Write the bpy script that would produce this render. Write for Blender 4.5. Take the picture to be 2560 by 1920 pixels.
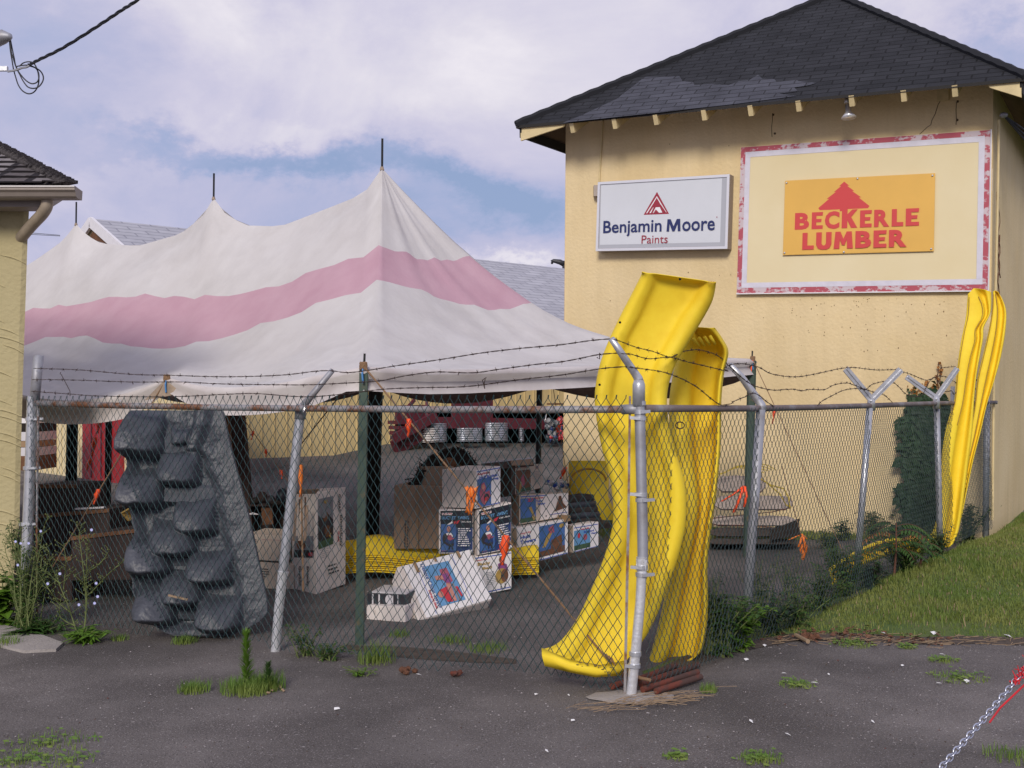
import bpy, math, random
from math import sin, cos, pi, radians as R
from mathutils import Vector as V, Matrix, noise as mnoise
random.seed(7)
for o in list(bpy.data.objects): bpy.data.objects.remove(o, do_unlink=True)
S = bpy.context.scene
COL = S.collection
# ---------------------------------------------------------------- camera
F, CU, CV = 2880.0, 1280.0, 960.0          # focal length and centre, in photo pixels (2560 x 1920)
CAMH, PITCH = 1.57, R(0.756)
cam = bpy.data.objects.new('camera', bpy.data.cameras.new('camera')); COL.objects.link(cam)
cam.data.sensor_width = 36; cam.data.lens = 36*F/2560
cam.data.clip_start = 0.05; cam.data.clip_end = 3000
cam.location = (0, 0, CAMH); cam.rotation_euler = (R(90)+PITCH, 0, 0)
S.camera = cam
S.render.engine = 'CYCLES'
S.view_settings.view_transform = 'Standard'; S.view_settings.look = 'None'
S.view_settings.exposure = 0.35; S.view_settings.gamma = 1.0
# ---------------------------------------------------------------- sun + sky
SUNV = V((-0.18, -0.86, 0.48)).normalized()
sl = bpy.data.lights.new('sun', 'SUN'); sl.energy = 2.0; sl.angle = R(16); sl.color = (1.0, .93, .83)
so = bpy.data.objects.new('sun', sl); COL.objects.link(so)
so.rotation_euler = SUNV.to_track_quat('Z', 'Y').to_euler()
W = bpy.data.worlds.new("World"); S.world = W; W.use_nodes = True
nt = W.node_tree; nt.nodes.clear()
def N(t, **k):
    n = nt.nodes.new(t)
    for a, b in k.items():
        if a == 'inp':
            for i, v in b.items(): n.inputs[i].default_value = v
        else: setattr(n, a, b)
    return n
L = lambda a, b: nt.links.new(a, b)
out = N('ShaderNodeOutputWorld'); tc = N('ShaderNodeTexCoord')
sky = N('ShaderNodeTexSky', sky_type='NISHITA', sun_disc=False)
sky.sun_elevation = math.asin(SUNV.z); sky.sun_rotation = math.atan2(SUNV.x, SUNV.y)
bg1 = N('ShaderNodeBackground', inp={'Strength': .085}); L(sky.outputs[0], bg1.inputs[0])
mp = N('ShaderNodeMapping', vector_type='POINT', inp={'Scale': (1, 1, 1.6)}); L(tc.outputs['Generated'], mp.inputs[0])
def noise(scale, det, rough, dist=0.0, src=None):
    n = N('ShaderNodeTexNoise', inp={'Scale': scale, 'Detail': det, 'Roughness': rough, 'Distortion': dist})
    L(src or mp.outputs[0], n.inputs['Vector']); return n.outputs['Fac']
def math_(op, a, b=None, clamp=False):
    n = N('ShaderNodeMath', operation=op, use_clamp=clamp)
    for i, x in enumerate((a, b)):
        if x is None: continue
        if isinstance(x, (int, float)): n.inputs[i].default_value = x
        else: L(x, n.inputs[i])
    return n.outputs[0]
def dirpx(u, v):
    x, y = (u-CU)/F, -(v-CV)/F
    return V((x, cos(PITCH)-y*sin(PITCH), sin(PITCH)+y*cos(PITCH))).normalized()
def blob(u, v, ru, rv, amp, src):
    # soft patch of cloud in one direction of the sky (world directions, not the picture)
    d = dirpx(u, v)
    right = V((d.y, -d.x, 0)).normalized(); up = right.cross(d).normalized()
    def dot(vec, s):
        m = N('ShaderNodeVectorMath', operation='DOT_PRODUCT'); L(src, m.inputs[0]); m.inputs[1].default_value = vec*s
        return m.outputs['Value']
    a = dot(right, F/ru); b = dot(up, F/rv)
    b = math_('SUBTRACT', b, 0.0)
    r2 = math_('ADD', math_('MULTIPLY', a, a), math_('MULTIPLY', b, b))
    fw = math_('GREATER_THAN', dot(d, 1.0), 0.3)
    e = math_('POWER', 2.718, math_('MULTIPLY', r2, -1.0))
    return math_('MULTIPLY', math_('MULTIPLY', e, amp), fw)
# warped direction so the patches get cloud-like borders
wn = N('ShaderNodeTexNoise', inp={'Scale': 4.5, 'Detail': 10, 'Roughness': .66}); L(mp.outputs[0], wn.inputs['Vector'])
ws = N('ShaderNodeVectorMath', operation='SUBTRACT'); L(wn.outputs['Color'], ws.inputs[0]); ws.inputs[1].default_value = (.5, .5, .5)
wm = N('ShaderNodeVectorMath', operation='SCALE'); L(ws.outputs[0], wm.inputs[0]); wm.inputs['Scale'].default_value = .20
wa = N('ShaderNodeVectorMath', operation='ADD'); L(tc.outputs['Generated'], wa.inputs[0]); L(wm.outputs[0], wa.inputs[1])
src = wa.outputs[0]
bright = noise(3.2, 10, .60, .5)
bright = math_('MULTIPLY', math_('SUBTRACT', bright, .5), 1.35)
bright = math_('ADD', bright, .50)
for bl in ((540, 90, 210, 130, .34), (330, 250, 230, 60, .14), (470, 335, 150, 40, .2), (700, 335, 120, 40, .22), (1000, 200, 380, 120, .12),
           (1250, 150, 300, 120, .12), (2300, 60, 300, 90, .28), (420, 450, 260, 28, .10), (900, 260, 200, 60, .1), (330, 10, 120, 50, .2),
           (1000, 440, 480, 42, -.36), (1290, 480, 200, 60, -.40), (620, 410, 300, 30, -.22), (120, 180, 260, 160, -.10), (100, 560, 200, 60, -.12),
           (1050, 560, 160, 40, -.2), (1300, 625, 150, 22, .35), (1180, 560, 60, 30, .12), (2520, 130, 90, 60, -.3), (400, 30, 120, 60, -.05)):
    bright = math_('ADD', bright, blob(*bl, src))
ramp = N('ShaderNodeValToRGB'); L(bright, ramp.inputs[0])
cr = ramp.color_ramp; cr.elements[0].position = 0.0; cr.elements[1].position = 1.0
cr.elements[0].color = (.30, .39, .62, 1); cr.elements[1].color = (.94, .90, .95, 1)
for p, c in ((.22, (.40, .46, .69, 1)), (.42, (.52, .53, .73, 1)), (.60, (.64, .62, .78, 1)), (.80, (.77, .74, .84, 1))):
    e = cr.elements.new(p); e.color = c
bg2 = N('ShaderNodeBackground', inp={'Strength': .76}); L(ramp.outputs[0], bg2.inputs[0])
cov = N('ShaderNodeMapRange', inp={'From Min': .0, 'From Max': .3, 'To Min': .92, 'To Max': 1.0}); L(bright, cov.inputs[0])
mx = N('ShaderNodeMixShader'); L(cov.outputs[0], mx.inputs[0]); L(bg1.outputs[0], mx.inputs[1]); L(bg2.outputs[0], mx.inputs[2])
L(mx.outputs[0], out.inputs[0])
# ---------------------------------------------------------------- geometry of the picture turned into places
CAM = V((0, 0, CAMH))
def raw(u, v):
    x, y = (u-CU)/F, -(v-CV)/F
    return V((x, cos(PITCH)-y*sin(PITCH), sin(PITCH)+y*cos(PITCH)))
def P(u, v, y):
    d = raw(u, v); return CAM + d*(y/d.y)
def G(u, v, z=0.0):
    d = raw(u, v); return CAM + d*((z-CAMH)/d.z)
def hit(u, v, p0, n):
    d = raw(u, v); return CAM + d*((p0-CAM).dot(n)/d.dot(n))
# ---------------------------------------------------------------- materials
def lin(c): return tuple(((x/255)/12.92 if x/255 <= .04045 else ((x/255+.055)/1.055)**2.4) for x in c)
MATS = {}
def mat(name, col, rough=.6, metal=0.0, var=0.0, vscale=6.0, col2=None, bump=0.0, bscale=40.0, thr=None, spec=.5, trans=0.0, stretch=(1, 1, 1), thick2=None, sheen=0):
    """procedural surface: base colour, optional second colour through noise, optional bump"""
    m = bpy.data.materials.new(name); m.use_nodes = True; t = m.node_tree; b = t.nodes['Principled BSDF']
    c = (*col, 1)
    b.inputs['Base Color'].default_value = c; b.inputs['Roughness'].default_value = rough; b.inputs['Metallic'].default_value = metal
    b.inputs['Specular IOR Level'].default_value = spec
    tcn = t.nodes.new('ShaderNodeTexCoord'); mpn = t.nodes.new('ShaderNodeMapping'); mpn.inputs['Scale'].default_value = stretch
    t.links.new(tcn.outputs['Object'], mpn.inputs[0])
    if var or col2:
        n = t.nodes.new('ShaderNodeTexNoise'); n.inputs['Scale'].default_value = vscale; n.inputs['Detail'].default_value = 8; n.inputs['Roughness'].default_value = .62
        t.links.new(mpn.outputs[0], n.inputs['Vector'])
        r = t.nodes.new('ShaderNodeValToRGB'); t.links.new(n.outputs['Fac'], r.inputs[0])
        if col2:
            a, bb = thr or (.42, .62)
            r.color_ramp.elements[0].position = a; r.color_ramp.elements[1].position = bb
            r.color_ramp.elements[0].color = c; r.color_ramp.elements[1].color = (*col2, 1)
            if thick2:
                n2 = t.nodes.new('ShaderNodeTexNoise'); n2.inputs['Scale'].default_value = vscale*thick2; n2.inputs['Detail'].default_value = 4
                t.links.new(mpn.outputs[0], n2.inputs['Vector'])
                ad = t.nodes.new('ShaderNodeMath'); ad.operation = 'MULTIPLY_ADD'
                t.links.new(n2.outputs['Fac'], ad.inputs[0]); ad.inputs[1].default_value = .35; 
                ad2 = t.nodes.new('ShaderNodeMath'); ad2.operation = 'SUBTRACT'; t.links.new(n.outputs['Fac'], ad2.inputs[0]); ad2.inputs[1].default_value = .175
                t.links.new(ad2.outputs[0], ad.inputs[2]); t.links.new(ad.outputs[0], r.inputs[0])
        else:
            r.color_ramp.elements[0].position = .3; r.color_ramp.elements[1].position = .7
            r.color_ramp.elements[0].color = (*[x*(1-var) for x in col], 1); r.color_ramp.elements[1].color = (*[min(1, x*(1+var)) for x in col], 1)
        t.links.new(r.outputs[0], b.inputs['Base Color'])
    if bump:
        n = t.nodes.new('ShaderNodeTexNoise'); n.inputs['Scale'].default_value = bscale; n.inputs['Detail'].default_value = 6
        t.links.new(tcn.outputs['Object'], n.inputs['Vector'])
        bm_ = t.nodes.new('ShaderNodeBump'); bm_.inputs['Strength'].default_value = bump; bm_.inputs['Distance'].default_value = .02
        t.links.new(n.outputs['Fac'], bm_.inputs['Height']); t.links.new(bm_.outputs[0], b.inputs['Normal'])
    if trans:
        tr = t.nodes.new('ShaderNodeBsdfTranslucent'); tr.inputs[0].default_value = c
        ms = t.nodes.new('ShaderNodeMixShader'); ms.inputs[0].default_value = trans
        o_ = t.nodes['Material Output']; t.links.new(b.outputs[0], ms.inputs[1]); t.links.new(tr.outputs[0], ms.inputs[2]); t.links.new(ms.outputs[0], o_.inputs[0])
    MATS[name] = m; return m
def brickmat(name, c1, c2, cm, bw, bh, mortar=.02, rough=.85, bump=.6, var=.25):
    m = bpy.data.materials.new(name); m.use_nodes = True; t = m.node_tree; b = t.nodes['Principled BSDF']
    b.inputs['Roughness'].default_value = rough; b.inputs['Specular IOR Level'].default_value = .25
    tcn = t.nodes.new('ShaderNodeTexCoord'); br = t.nodes.new('ShaderNodeTexBrick')
    br.inputs['Scale'].default_value = 1; br.inputs['Brick Width'].default_value = bw; br.inputs['Row Height'].default_value = bh
    br.inputs['Mortar Size'].default_value = mortar; br.inputs['Mortar Smooth'].default_value = .3
    br.inputs['Color1'].default_value = (*c1, 1); br.inputs['Color2'].default_value = (*c2, 1); br.inputs['Mortar'].default_value = (*cm, 1)
    # ragged courses: wobble the coordinates a little
    nz = t.nodes.new('ShaderNodeTexNoise'); nz.inputs['Scale'].default_value = 9; t.links.new(tcn.outputs['UV'], nz.inputs['Vector'])
    vm = t.nodes.new('ShaderNodeVectorMath'); vm.operation = 'MULTIPLY_ADD'; t.links.new(nz.outputs['Color'], vm.inputs[0]); vm.inputs[1].default_value = (.03, .018, 0)
    t.links.new(tcn.outputs['UV'], vm.inputs[2]); t.links.new(vm.outputs[0], br.inputs['Vector'])
    n = t.nodes.new('ShaderNodeTexNoise'); n.inputs['Scale'].default_value = 3; n.inputs['Detail'].default_value = 8; t.links.new(tcn.outputs['UV'], n.inputs['Vector'])
    mr = t.nodes.new('ShaderNodeMapRange'); mr.inputs[3].default_value = 1-var; mr.inputs[4].default_value = 1+var; mr.inputs[1].default_value = .3; mr.inputs[2].default_value = .7
    t.links.new(n.outputs['Fac'], mr.inputs[0])
    mu = t.nodes.new('ShaderNodeMix'); mu.data_type = 'RGBA'; mu.blend_type = 'MULTIPLY'; mu.inputs[0].default_value = 1
    t.links.new(br.outputs['Color'], mu.inputs[6]); t.links.new(mr.outputs[0], mu.inputs[7]); t.links.new(mu.outputs[2], b.inputs['Base Color'])
    bp = t.nodes.new('ShaderNodeBump'); bp.inputs['Strength'].default_value = bump; bp.inputs['Distance'].default_value = .012; bp.invert = True
    t.links.new(br.outputs['Fac'], bp.inputs['Height']); t.links.new(bp.outputs[0], b.inputs['Normal'])
    MATS[name] = m; return m
# ---------------------------------------------------------------- mesh builder
class MB:
    def __init__(s): s.v = []; s.f = []; s.m = []; s.uv = {}
    def add(s, vs, fs, mi=0, uvs=None):
        o = len(s.v); s.v += [tuple(v) for v in vs]
        for k, f in enumerate(fs):
            if uvs: s.uv[len(s.f)] = [uvs[i] for i in f]
            s.f.append(tuple(i+o for i in f)); s.m.append(mi)
        return s
    def quad(s, a, b, c, d, mi=0, uv=None): return s.add([a, b, c, d], [(0, 1, 2, 3)], mi, uv)
    def poly(s, pts, mi=0): return s.add(pts, [tuple(range(len(pts)))], mi)
    def hexa(s, b4, t4, mi=0):       # bottom four, top four corners, same order
        return s.add(list(b4)+list(t4), [(3, 2, 1, 0), (4, 5, 6, 7), (0, 1, 5, 4), (1, 2, 6, 5), (2, 3, 7, 6), (3, 0, 4, 7)], mi)
    def box(s, c, sx, sy, sz, mi=0, rz=0.0):
        c = V(c); a, b = V((cos(rz), sin(rz), 0))*sx/2, V((-sin(rz), cos(rz), 0))*sy/2; h = V((0, 0, sz/2))
        return s.hexa([c-a-b-h, c+a-b-h, c+a+b-h, c-a+b-h], [c-a-b+h, c+a-b+h, c+a+b+h, c-a+b+h], mi)
    def beam(s, p, q, w, h, up=V((0, 0, 1)), mi=0):
        p, q = V(p), V(q); d = (q-p).normalized(); sd = d.cross(up).normalized()*w/2; u = sd.cross(d).normalized()*h/2
        return s.hexa([p-sd-u, p+sd-u, p+sd+u, p-sd+u], [q-sd-u, q+sd-u, q+sd+u, q-sd+u], mi)
    def tube(s, pts, r, n=8, mi=0, caps=True):
        pts = [V(p) for p in pts]; rs = r if isinstance(r, (list, tuple)) else [r]*len(pts)
        vs = []; pu = None
        for i, p in enumerate(pts):
            d = (pts[min(i+1, len(pts)-1)]-pts[max(i-1, 0)])
            d = d.normalized() if d.length > 1e-9 else V((0, 0, 1))
            if pu is None: pu = d.orthogonal().normalized()
            else:
                pu = pu-d*pu.dot(d)
                pu = pu.normalized() if pu.length > 1e-6 else d.orthogonal().normalized()
            w = d.cross(pu)
            for k in range(n):
                a = 2*pi*k/n; vs.append(p+(pu*cos(a)+w*sin(a))*rs[i])
        fs = []
        for i in range(len(pts)-1):
            for k in range(n): fs.append((i*n+k, i*n+(k+1) % n, (i+1)*n+(k+1) % n, (i+1)*n+k))
        if caps: fs += [tuple(range(n-1, -1, -1)), tuple(range((len(pts)-1)*n, len(pts)*n))]
        return s.add(vs, fs, mi)
    def grid(s, g, mi=0, uv=None, mf=None, closed=False):
        nr, nc = len(g), len(g[0]); vs = [p for r in g for p in r]; o = len(s.v); s.v += [tuple(p) for p in vs]
        for i in range(nr-1):
            for j in range(nc if closed else nc-1):
                q = (i*nc+j, i*nc+(j+1) % nc, (i+1)*nc+(j+1) % nc, (i+1)*nc+j)
                if uv: s.uv[len(s.f)] = [uv[k//nc][k % nc] for k in q]
                s.f.append(tuple(k+o for k in q)); s.m.append(mf(i, j) if mf else mi)
        return s
    def ball(s, c, rx, ry, rz, mi=0, n=10, m=7, jit=0.0):
        g = []
        for i in range(m+1):
            t = pi*i/m
            g.append([V(c)+V((rx*sin(t)*cos(2*pi*j/n), ry*sin(t)*sin(2*pi*j/n), rz*cos(t)))*(1+jit*(random.random()-.5)) for j in range(n)])
        return s.grid(g, mi, closed=True)
    def build(s, name, mats, parent=None, smooth=False, label=None, cat=None, group=None, kind=None, auto=None):
        me = bpy.data.meshes.new(name)
        if parent is not None: off = parent.location
        else:
            n_ = max(1, len(s.v)); xs = [v[0] for v in s.v]; ys = [v[1] for v in s.v]; zs = [v[2] for v in s.v]
            off = V(((min(xs)+max(xs))/2, (min(ys)+max(ys))/2, min(zs))) if kind != 'structure' else V((0, 0, 0))
        me.from_pydata([(v[0]-off[0], v[1]-off[1], v[2]-off[2]) for v in s.v], [], s.f)
        mats = mats if isinstance(mats, (list, tuple)) else [mats]
        for m in mats: me.materials.append(MATS[m] if isinstance(m, str) else m)
        me.polygons.foreach_set('material_index', s.m)
        if s.uv:
            ul = me.uv_layers.new(name='UVMap')
            for p in me.polygons:
                u = s.uv.get(p.index)
                if u:
                    for k, li in enumerate(p.loop_indices): ul.data[li].uv = u[k]
        if smooth:
            me.polygons.foreach_set('use_smooth', [True]*len(me.polygons))
            if auto: me.set_sharp_from_angle(angle=R(auto))
        me.update()
        o = bpy.data.objects.new(name, me); COL.objects.link(o)
        if parent is not None: o.parent = parent
        else: o.location = off
        return tag(o, label, cat, group, kind)
def tag(o, label=None, cat=None, group=None, kind=None):
    if label: o['label'] = label
    if cat: o['category'] = cat
    if group: o['group'] = group
    if kind: o['kind'] = kind
    return o
def thing(name, loc, label, cat, group=None):
    o = bpy.data.objects.new(name, None); COL.objects.link(o); o.location = V(loc); o.empty_display_size = .2
    return tag(o, label, cat, group)
def dup(root, loc, rz=0.0, label=None, group=None, sc=None):
    r = root.copy(); COL.objects.link(r); r.location = V(loc); r.rotation_euler = (0, 0, rz)
    if sc: r.scale = (sc, sc, sc) if not isinstance(sc, tuple) else sc
    if label: r['label'] = label
    if group: r['group'] = group
    for ch in list(root.children):
        c = ch.copy(); COL.objects.link(c); c.parent = r
        for g in list(ch.children):
            d = g.copy(); COL.objects.link(d); d.parent = c
    return r
def solid(o, th, off=0.0, sub=0, bev=0):
    if th: m = o.modifiers.new('solid', 'SOLIDIFY'); m.thickness = th; m.offset = off
    if bev: m = o.modifiers.new('bev', 'BEVEL'); m.width = bev; m.segments = 2; m.limit_method = 'ANGLE'
    if sub: m = o.modifiers.new('sub', 'SUBSURF'); m.levels = sub; m.render_levels = sub
    return o
def cr_spline(pts, per=6):
    """Catmull-Rom through tuples of numbers"""
    out_ = []; n = len(pts)
    for i in range(n-1):
        p0, p1, p2, p3 = pts[max(i-1, 0)], pts[i], pts[i+1], pts[min(i+2, n-1)]
        for k in range(per):
            t = k/per
            out_.append(tuple(.5*((2*b)+(-a+c)*t+(2*a-5*b+4*c-d)*t*t+(-a+3*b-3*c+d)*t**3) for a, b, c, d in zip(p0, p1, p2, p3)))
    out_.append(tuple(pts[-1])); return out_
_txt = {}
def text_mesh(s, bold=0.0):
    k = (s, bold)
    if k not in _txt:
        cu = bpy.data.curves.new('t', 'FONT'); cu.body = s; cu.offset = bold; cu.resolution_u = 3
        o = bpy.data.objects.new('t', cu); COL.objects.link(o)
        dg = bpy.context.evaluated_depsgraph_get(); dg.update(); me = o.evaluated_get(dg).to_mesh()
        vs = [(v.co.x, v.co.y) for v in me.vertices]; fs = [tuple(p.vertices) for p in me.polygons]
        o.evaluated_get(dg).to_mesh_clear(); bpy.data.objects.remove(o); bpy.data.curves.remove(cu)
        x0, x1 = min(v[0] for v in vs), max(v[0] for v in vs); y0, y1 = min(v[1] for v in vs), max(v[1] for v in vs)
        _txt[k] = ([((x-x0)/(x1-x0), 1-(y-y0)/(y1-y0)) for x, y in vs], fs)
    return _txt[k]
def decal(name, q, items, mats, parent, base=.002, step=.0007, label=None):
    """flat printed shapes on a quad TL,TR,BR,BL; x right, y down, 0..1"""
    q = [V(p) for p in q]; n = (q[2]-q[0]).cross(q[1]-q[3]).normalized()
    if n.dot(CAM-q[0]) < 0: n = -n
    mb = MB()
    def mp_(x, y, k): return (q[0]*(1-x)+q[1]*x)*(1-y)+(q[3]*(1-x)+q[2]*x)*y + n*(base+k*step)
    for k, it in enumerate(items):
        t, m = it[0], mats.index(it[1])
        if t == 'r': x0, y0, x1, y1 = it[2:6]; mb.poly([mp_(x, y, k) for x, y in ((x0, y0), (x1, y0), (x1, y1), (x0, y1))], m)
        elif t == 'p': mb.poly([mp_(x, y, k) for x, y in it[2]], m)
        elif t == 'e': cx, cy, rx, ry = it[2:6]; mb.poly([mp_(cx+rx*cos(a*pi/9), cy+ry*sin(a*pi/9), k) for a in range(18)], m)
        elif t == 't':
            vs, fs = text_mesh(it[2], it[7] if len(it) > 7 else 0.0); x0, y0, x1, y1 = it[3:7]
            rot = it[8] if len(it) > 8 else 0
            if rot: pts = [(x1-(x1-x0)*b_, y0+(y1-y0)*a_) if rot > 0 else (x0+(x1-x0)*b_, y1-(y1-y0)*a_) for a_, b_ in vs]
            else: pts = [(x0+(x1-x0)*a_, y0+(y1-y0)*b_) for a_, b_ in vs]
            mb.add([mp_(x, y, k) for x, y in pts], fs, m)
    return mb.build(name, mats, parent, label=label)
# ---------------------------------------------------------------- the surfaces
mat('asphalt', (.094, .083, .079), .9, var=.0, vscale=1.3, col2=(.150, .134, .127), thr=(.38, .64), bump=.5, bscale=120, spec=.3, thick2=60)
def speckle(m, dark, light, scale=260):
    t = m.node_tree; b = t.nodes['Principled BSDF']; src_ = b.inputs['Base Color'].links[0].from_socket
    tcn = next(n for n in t.nodes if n.type == 'TEX_COORD')
    for sc, (a_, b_), c in ((scale, (.60, .68), light), (scale*.7, (.60, .70), dark), (scale*.35, (.66, .72), light)):
        n = t.nodes.new('ShaderNodeTexNoise'); n.inputs['Scale'].default_value = sc; n.inputs['Detail'].default_value = 2; t.links.new(tcn.outputs['Object'], n.inputs['Vector'])
        r = t.nodes.new('ShaderNodeMapRange'); r.inputs[1].default_value = a_; r.inputs[2].default_value = b_; t.links.new(n.outputs['Fac'], r.inputs[0])
        mx_ = t.nodes.new('ShaderNodeMix'); mx_.data_type = 'RGBA'; t.links.new(r.outputs[0], mx_.inputs[0]); t.links.new(src_, mx_.inputs[6]); mx_.inputs[7].default_value = (*c, 1); src_ = mx_.outputs[2]
    big = t.nodes.new('ShaderNodeTexNoise'); big.inputs['Scale'].default_value = .55; big.inputs['Detail'].default_value = 5; big.inputs['Distortion'].default_value = .6; t.links.new(tcn.outputs['Object'], big.inputs['Vector'])
    r = t.nodes.new('ShaderNodeMapRange'); r.inputs[1].default_value = .35; r.inputs[2].default_value = .65; r.inputs[3].default_value = .78; r.inputs[4].default_value = 1.22; t.links.new(big.outputs['Fac'], r.inputs[0])
    mu = t.nodes.new('ShaderNodeMix'); mu.data_type = 'RGBA'; mu.blend_type = 'MULTIPLY'; mu.inputs[0].default_value = 1; t.links.new(src_, mu.inputs[6]); t.links.new(r.outputs[0], mu.inputs[7]); t.links.new(mu.outputs[2], b.inputs['Base Color'])
speckle(MATS['asphalt'], (.03, .028, .028), (.30, .28, .27), 120)
mat('concrete', (.33, .30, .28), .9, var=.15, vscale=4, bump=.5, bscale=60)
mat('plinth', (.20, .165, .15), .9, var=.2, vscale=1.2, bump=.3)
mat('soil', (.075, .055, .042), .95, var=.35, vscale=20, bump=.8, bscale=60)
mat('turf', (.075, .125, .022), .95, vscale=2.5, col2=(.13, .145, .04), thr=(.40, .70), bump=.9, bscale=70)
mat('tuft_green', (.10, .20, .028), .7, vscale=3, col2=(.20, .26, .05), thr=(.4, .6), trans=.25)
mat('grass', (.12, .185, .028), .7, vscale=1.1, col2=(.23, .25, .06), thr=(.4, .6), trans=.25)
mat('stucco', (.70, .545, .30), .9, vscale=.9, col2=(.76, .615, .375), thr=(.3, .7), bump=.35, bscale=28, spec=.2)
def streaks(m, amt=.14):
    t = m.node_tree; b = t.nodes['Principled BSDF']; src_ = b.inputs['Base Color'].links[0].from_socket
    tcn = next(n for n in t.nodes if n.type == 'TEX_COORD'); mp_ = t.nodes.new('ShaderNodeMapping'); mp_.inputs['Scale'].default_value = (5, 5, .45); t.links.new(tcn.outputs['Object'], mp_.inputs[0])
    n = t.nodes.new('ShaderNodeTexNoise'); n.inputs['Scale'].default_value = 1.0; n.inputs['Detail'].default_value = 9; n.inputs['Roughness'].default_value = .65; t.links.new(mp_.outputs[0], n.inputs['Vector'])
    n2 = t.nodes.new('ShaderNodeTexNoise'); n2.inputs['Scale'].default_value = .8; n2.inputs['Detail'].default_value = 7; t.links.new(tcn.outputs['Object'], n2.inputs['Vector'])
    a_ = t.nodes.new('ShaderNodeMath'); a_.operation = 'ADD'; t.links.new(n.outputs['Fac'], a_.inputs[0]); t.links.new(n2.outputs['Fac'], a_.inputs[1])
    r = t.nodes.new('ShaderNodeMapRange'); r.inputs[1].default_value = .78; r.inputs[2].default_value = 1.1; r.inputs[3].default_value = 1-amt; r.inputs[4].default_value = 1.0; t.links.new(a_.outputs[0], r.inputs[0])
    mu = t.nodes.new('ShaderNodeMix'); mu.data_type = 'RGBA'; mu.blend_type = 'MULTIPLY'; mu.inputs[0].default_value = 1; t.links.new(src_, mu.inputs[6]); t.links.new(r.outputs[0], mu.inputs[7]); t.links.new(mu.outputs[2], b.inputs['Base Color'])
streaks(MATS['stucco'], .09)
mat('stucco_dull', (.40, .34, .185), .9, vscale=1.4, col2=(.46, .40, .23), thr=(.3, .7), bump=.5, bscale=30, spec=.2)
mat('crack', (.10, .07, .04), 1)
mat('dirt_spot', (.20, .13, .07), 1)
mat('trim_cream', (.62, .50, .27), .7, var=.12, vscale=8)
mat('soffit', (.12, .08, .045), .9, var=.3, vscale=5)
mat('fascia_dark', (.014, .012, .011), .8)
brickmat('shingle_black', (.018, .019, .023), (.025, .026, .031), (.007, .007, .008), .30, .115, .010, bump=.7)
brickmat('shingle_grey', (.052, .054, .068), (.068, .070, .088), (.025, .025, .03), .30, .115, .009, bump=.6)
brickmat('shingle_pale', (.36, .36, .40), (.42, .42, .46), (.25, .25, .29), .6, .2, .02, bump=.3, var=.1)
brickmat('shingle_worn', (.10, .085, .085), (.22, .20, .20), (.02, .016, .018), .25, .13, .03, bump=1.0, var=.5)
mat('white_paint', (.72, .70, .72), .6, var=.06, vscale=10)
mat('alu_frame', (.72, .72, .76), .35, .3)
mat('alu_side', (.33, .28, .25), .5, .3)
mat('sign_face', (.60, .62, .66), .35, var=.03, vscale=2)
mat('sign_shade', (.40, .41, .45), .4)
mat('navy_ink', lin((35, 45, 95)), .4)
mat('maroon_ink', lin((150, 45, 60)), .4)
mat('white_ink', (.78, .78, .80), .4)
mat('board', (.70, .59, .35), .7, vscale=1.2, col2=(.74, .64, .41), thr=(.3, .7))
mat('worn_red', (.56, .47, .50), .7, vscale=5, col2=(.42, .08, .11), thr=(.45, .52), stretch=(1, 1, 1.4), thick2=5)
mat('border_white', (.62, .60, .68), .7, var=.08, vscale=9)
mat('banner', (.72, .42, .085), .45, var=.05, vscale=2)
mat('banner_red', (.60, .055, .055), .45)
mat('steel', (.50, .51, .54), .38, .6, var=.18, vscale=14, bump=.05)
mat('steel_old', (.36, .37, .41), .55, .45, vscale=9, col2=(.26, .25, .26), thr=(.4, .7))
mat('steel_bright', (.86, .87, .90), .28, .62, var=.12, vscale=30, bump=.15, bscale=60)
mat('rusty_pipe', (.30, .29, .30), .6, .3, vscale=5, col2=(.20, .085, .04), thr=(.44, .60), thick2=6)
mat('rusty_rail', (.17, .135, .13), .7, .2, vscale=6, col2=(.25, .24, .25), thr=(.5, .66))
mat('green_wire', (.016, .048, .052), .45, .1, var=.2, vscale=30)
mat('side_wire', (.030, .052, .056), .5, .1, var=.25, vscale=30)
mat('barb_wire', (.045, .026, .022), .8, .2, var=.4, vscale=30)
mat('canvas', (.69, .66, .645), .85, vscale=2.2, col2=(.75, .725, .715), thr=(.35, .65), bump=.12, bscale=25, trans=.24, spec=.15)
streaks(MATS['canvas'], .10)
mat('canvas_pink', (.60, .365, .44), .85, vscale=2.6, col2=(.66, .43, .50), thr=(.35, .65), bump=.12, bscale=25, trans=.24, spec=.15)
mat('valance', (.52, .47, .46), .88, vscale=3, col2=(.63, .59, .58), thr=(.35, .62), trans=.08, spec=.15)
mat('valance_shaded', (.17, .12, .095), .9, var=.15, vscale=6)  # rear valance: shade of the tent's inside put into the colour as brown
mat('canvas_dirty', (.30, .23, .17), .9, var=.3, vscale=12)
mat('pole_green', (.045, .075, .055), .6, .1, vscale=14, col2=(.10, .085, .05), thr=(.55, .66))
mat('pole_black', (.006, .006, .007), .6, var=.3)
mat('pole_brown', (.035, .016, .012), .8, var=.3, vscale=6)
mat('rope', (.22, .13, .07), .9, var=.2, vscale=60)
mat('tape_orange', (.95, .10, .02), .5)
mat('flag_orange', (.85, .22, .03), .6, var=.15, vscale=20)
mat('tape_blue', (.05, .20, .45), .5)
mat('slide_yellow', (.84, .63, .040), .6, vscale=4, col2=(.78, .54, .028), thr=(.40, .75), spec=.2, thick2=7, bump=.04, bscale=14)
mat('slide_line', (.38, .20, .02), .7)
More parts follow.
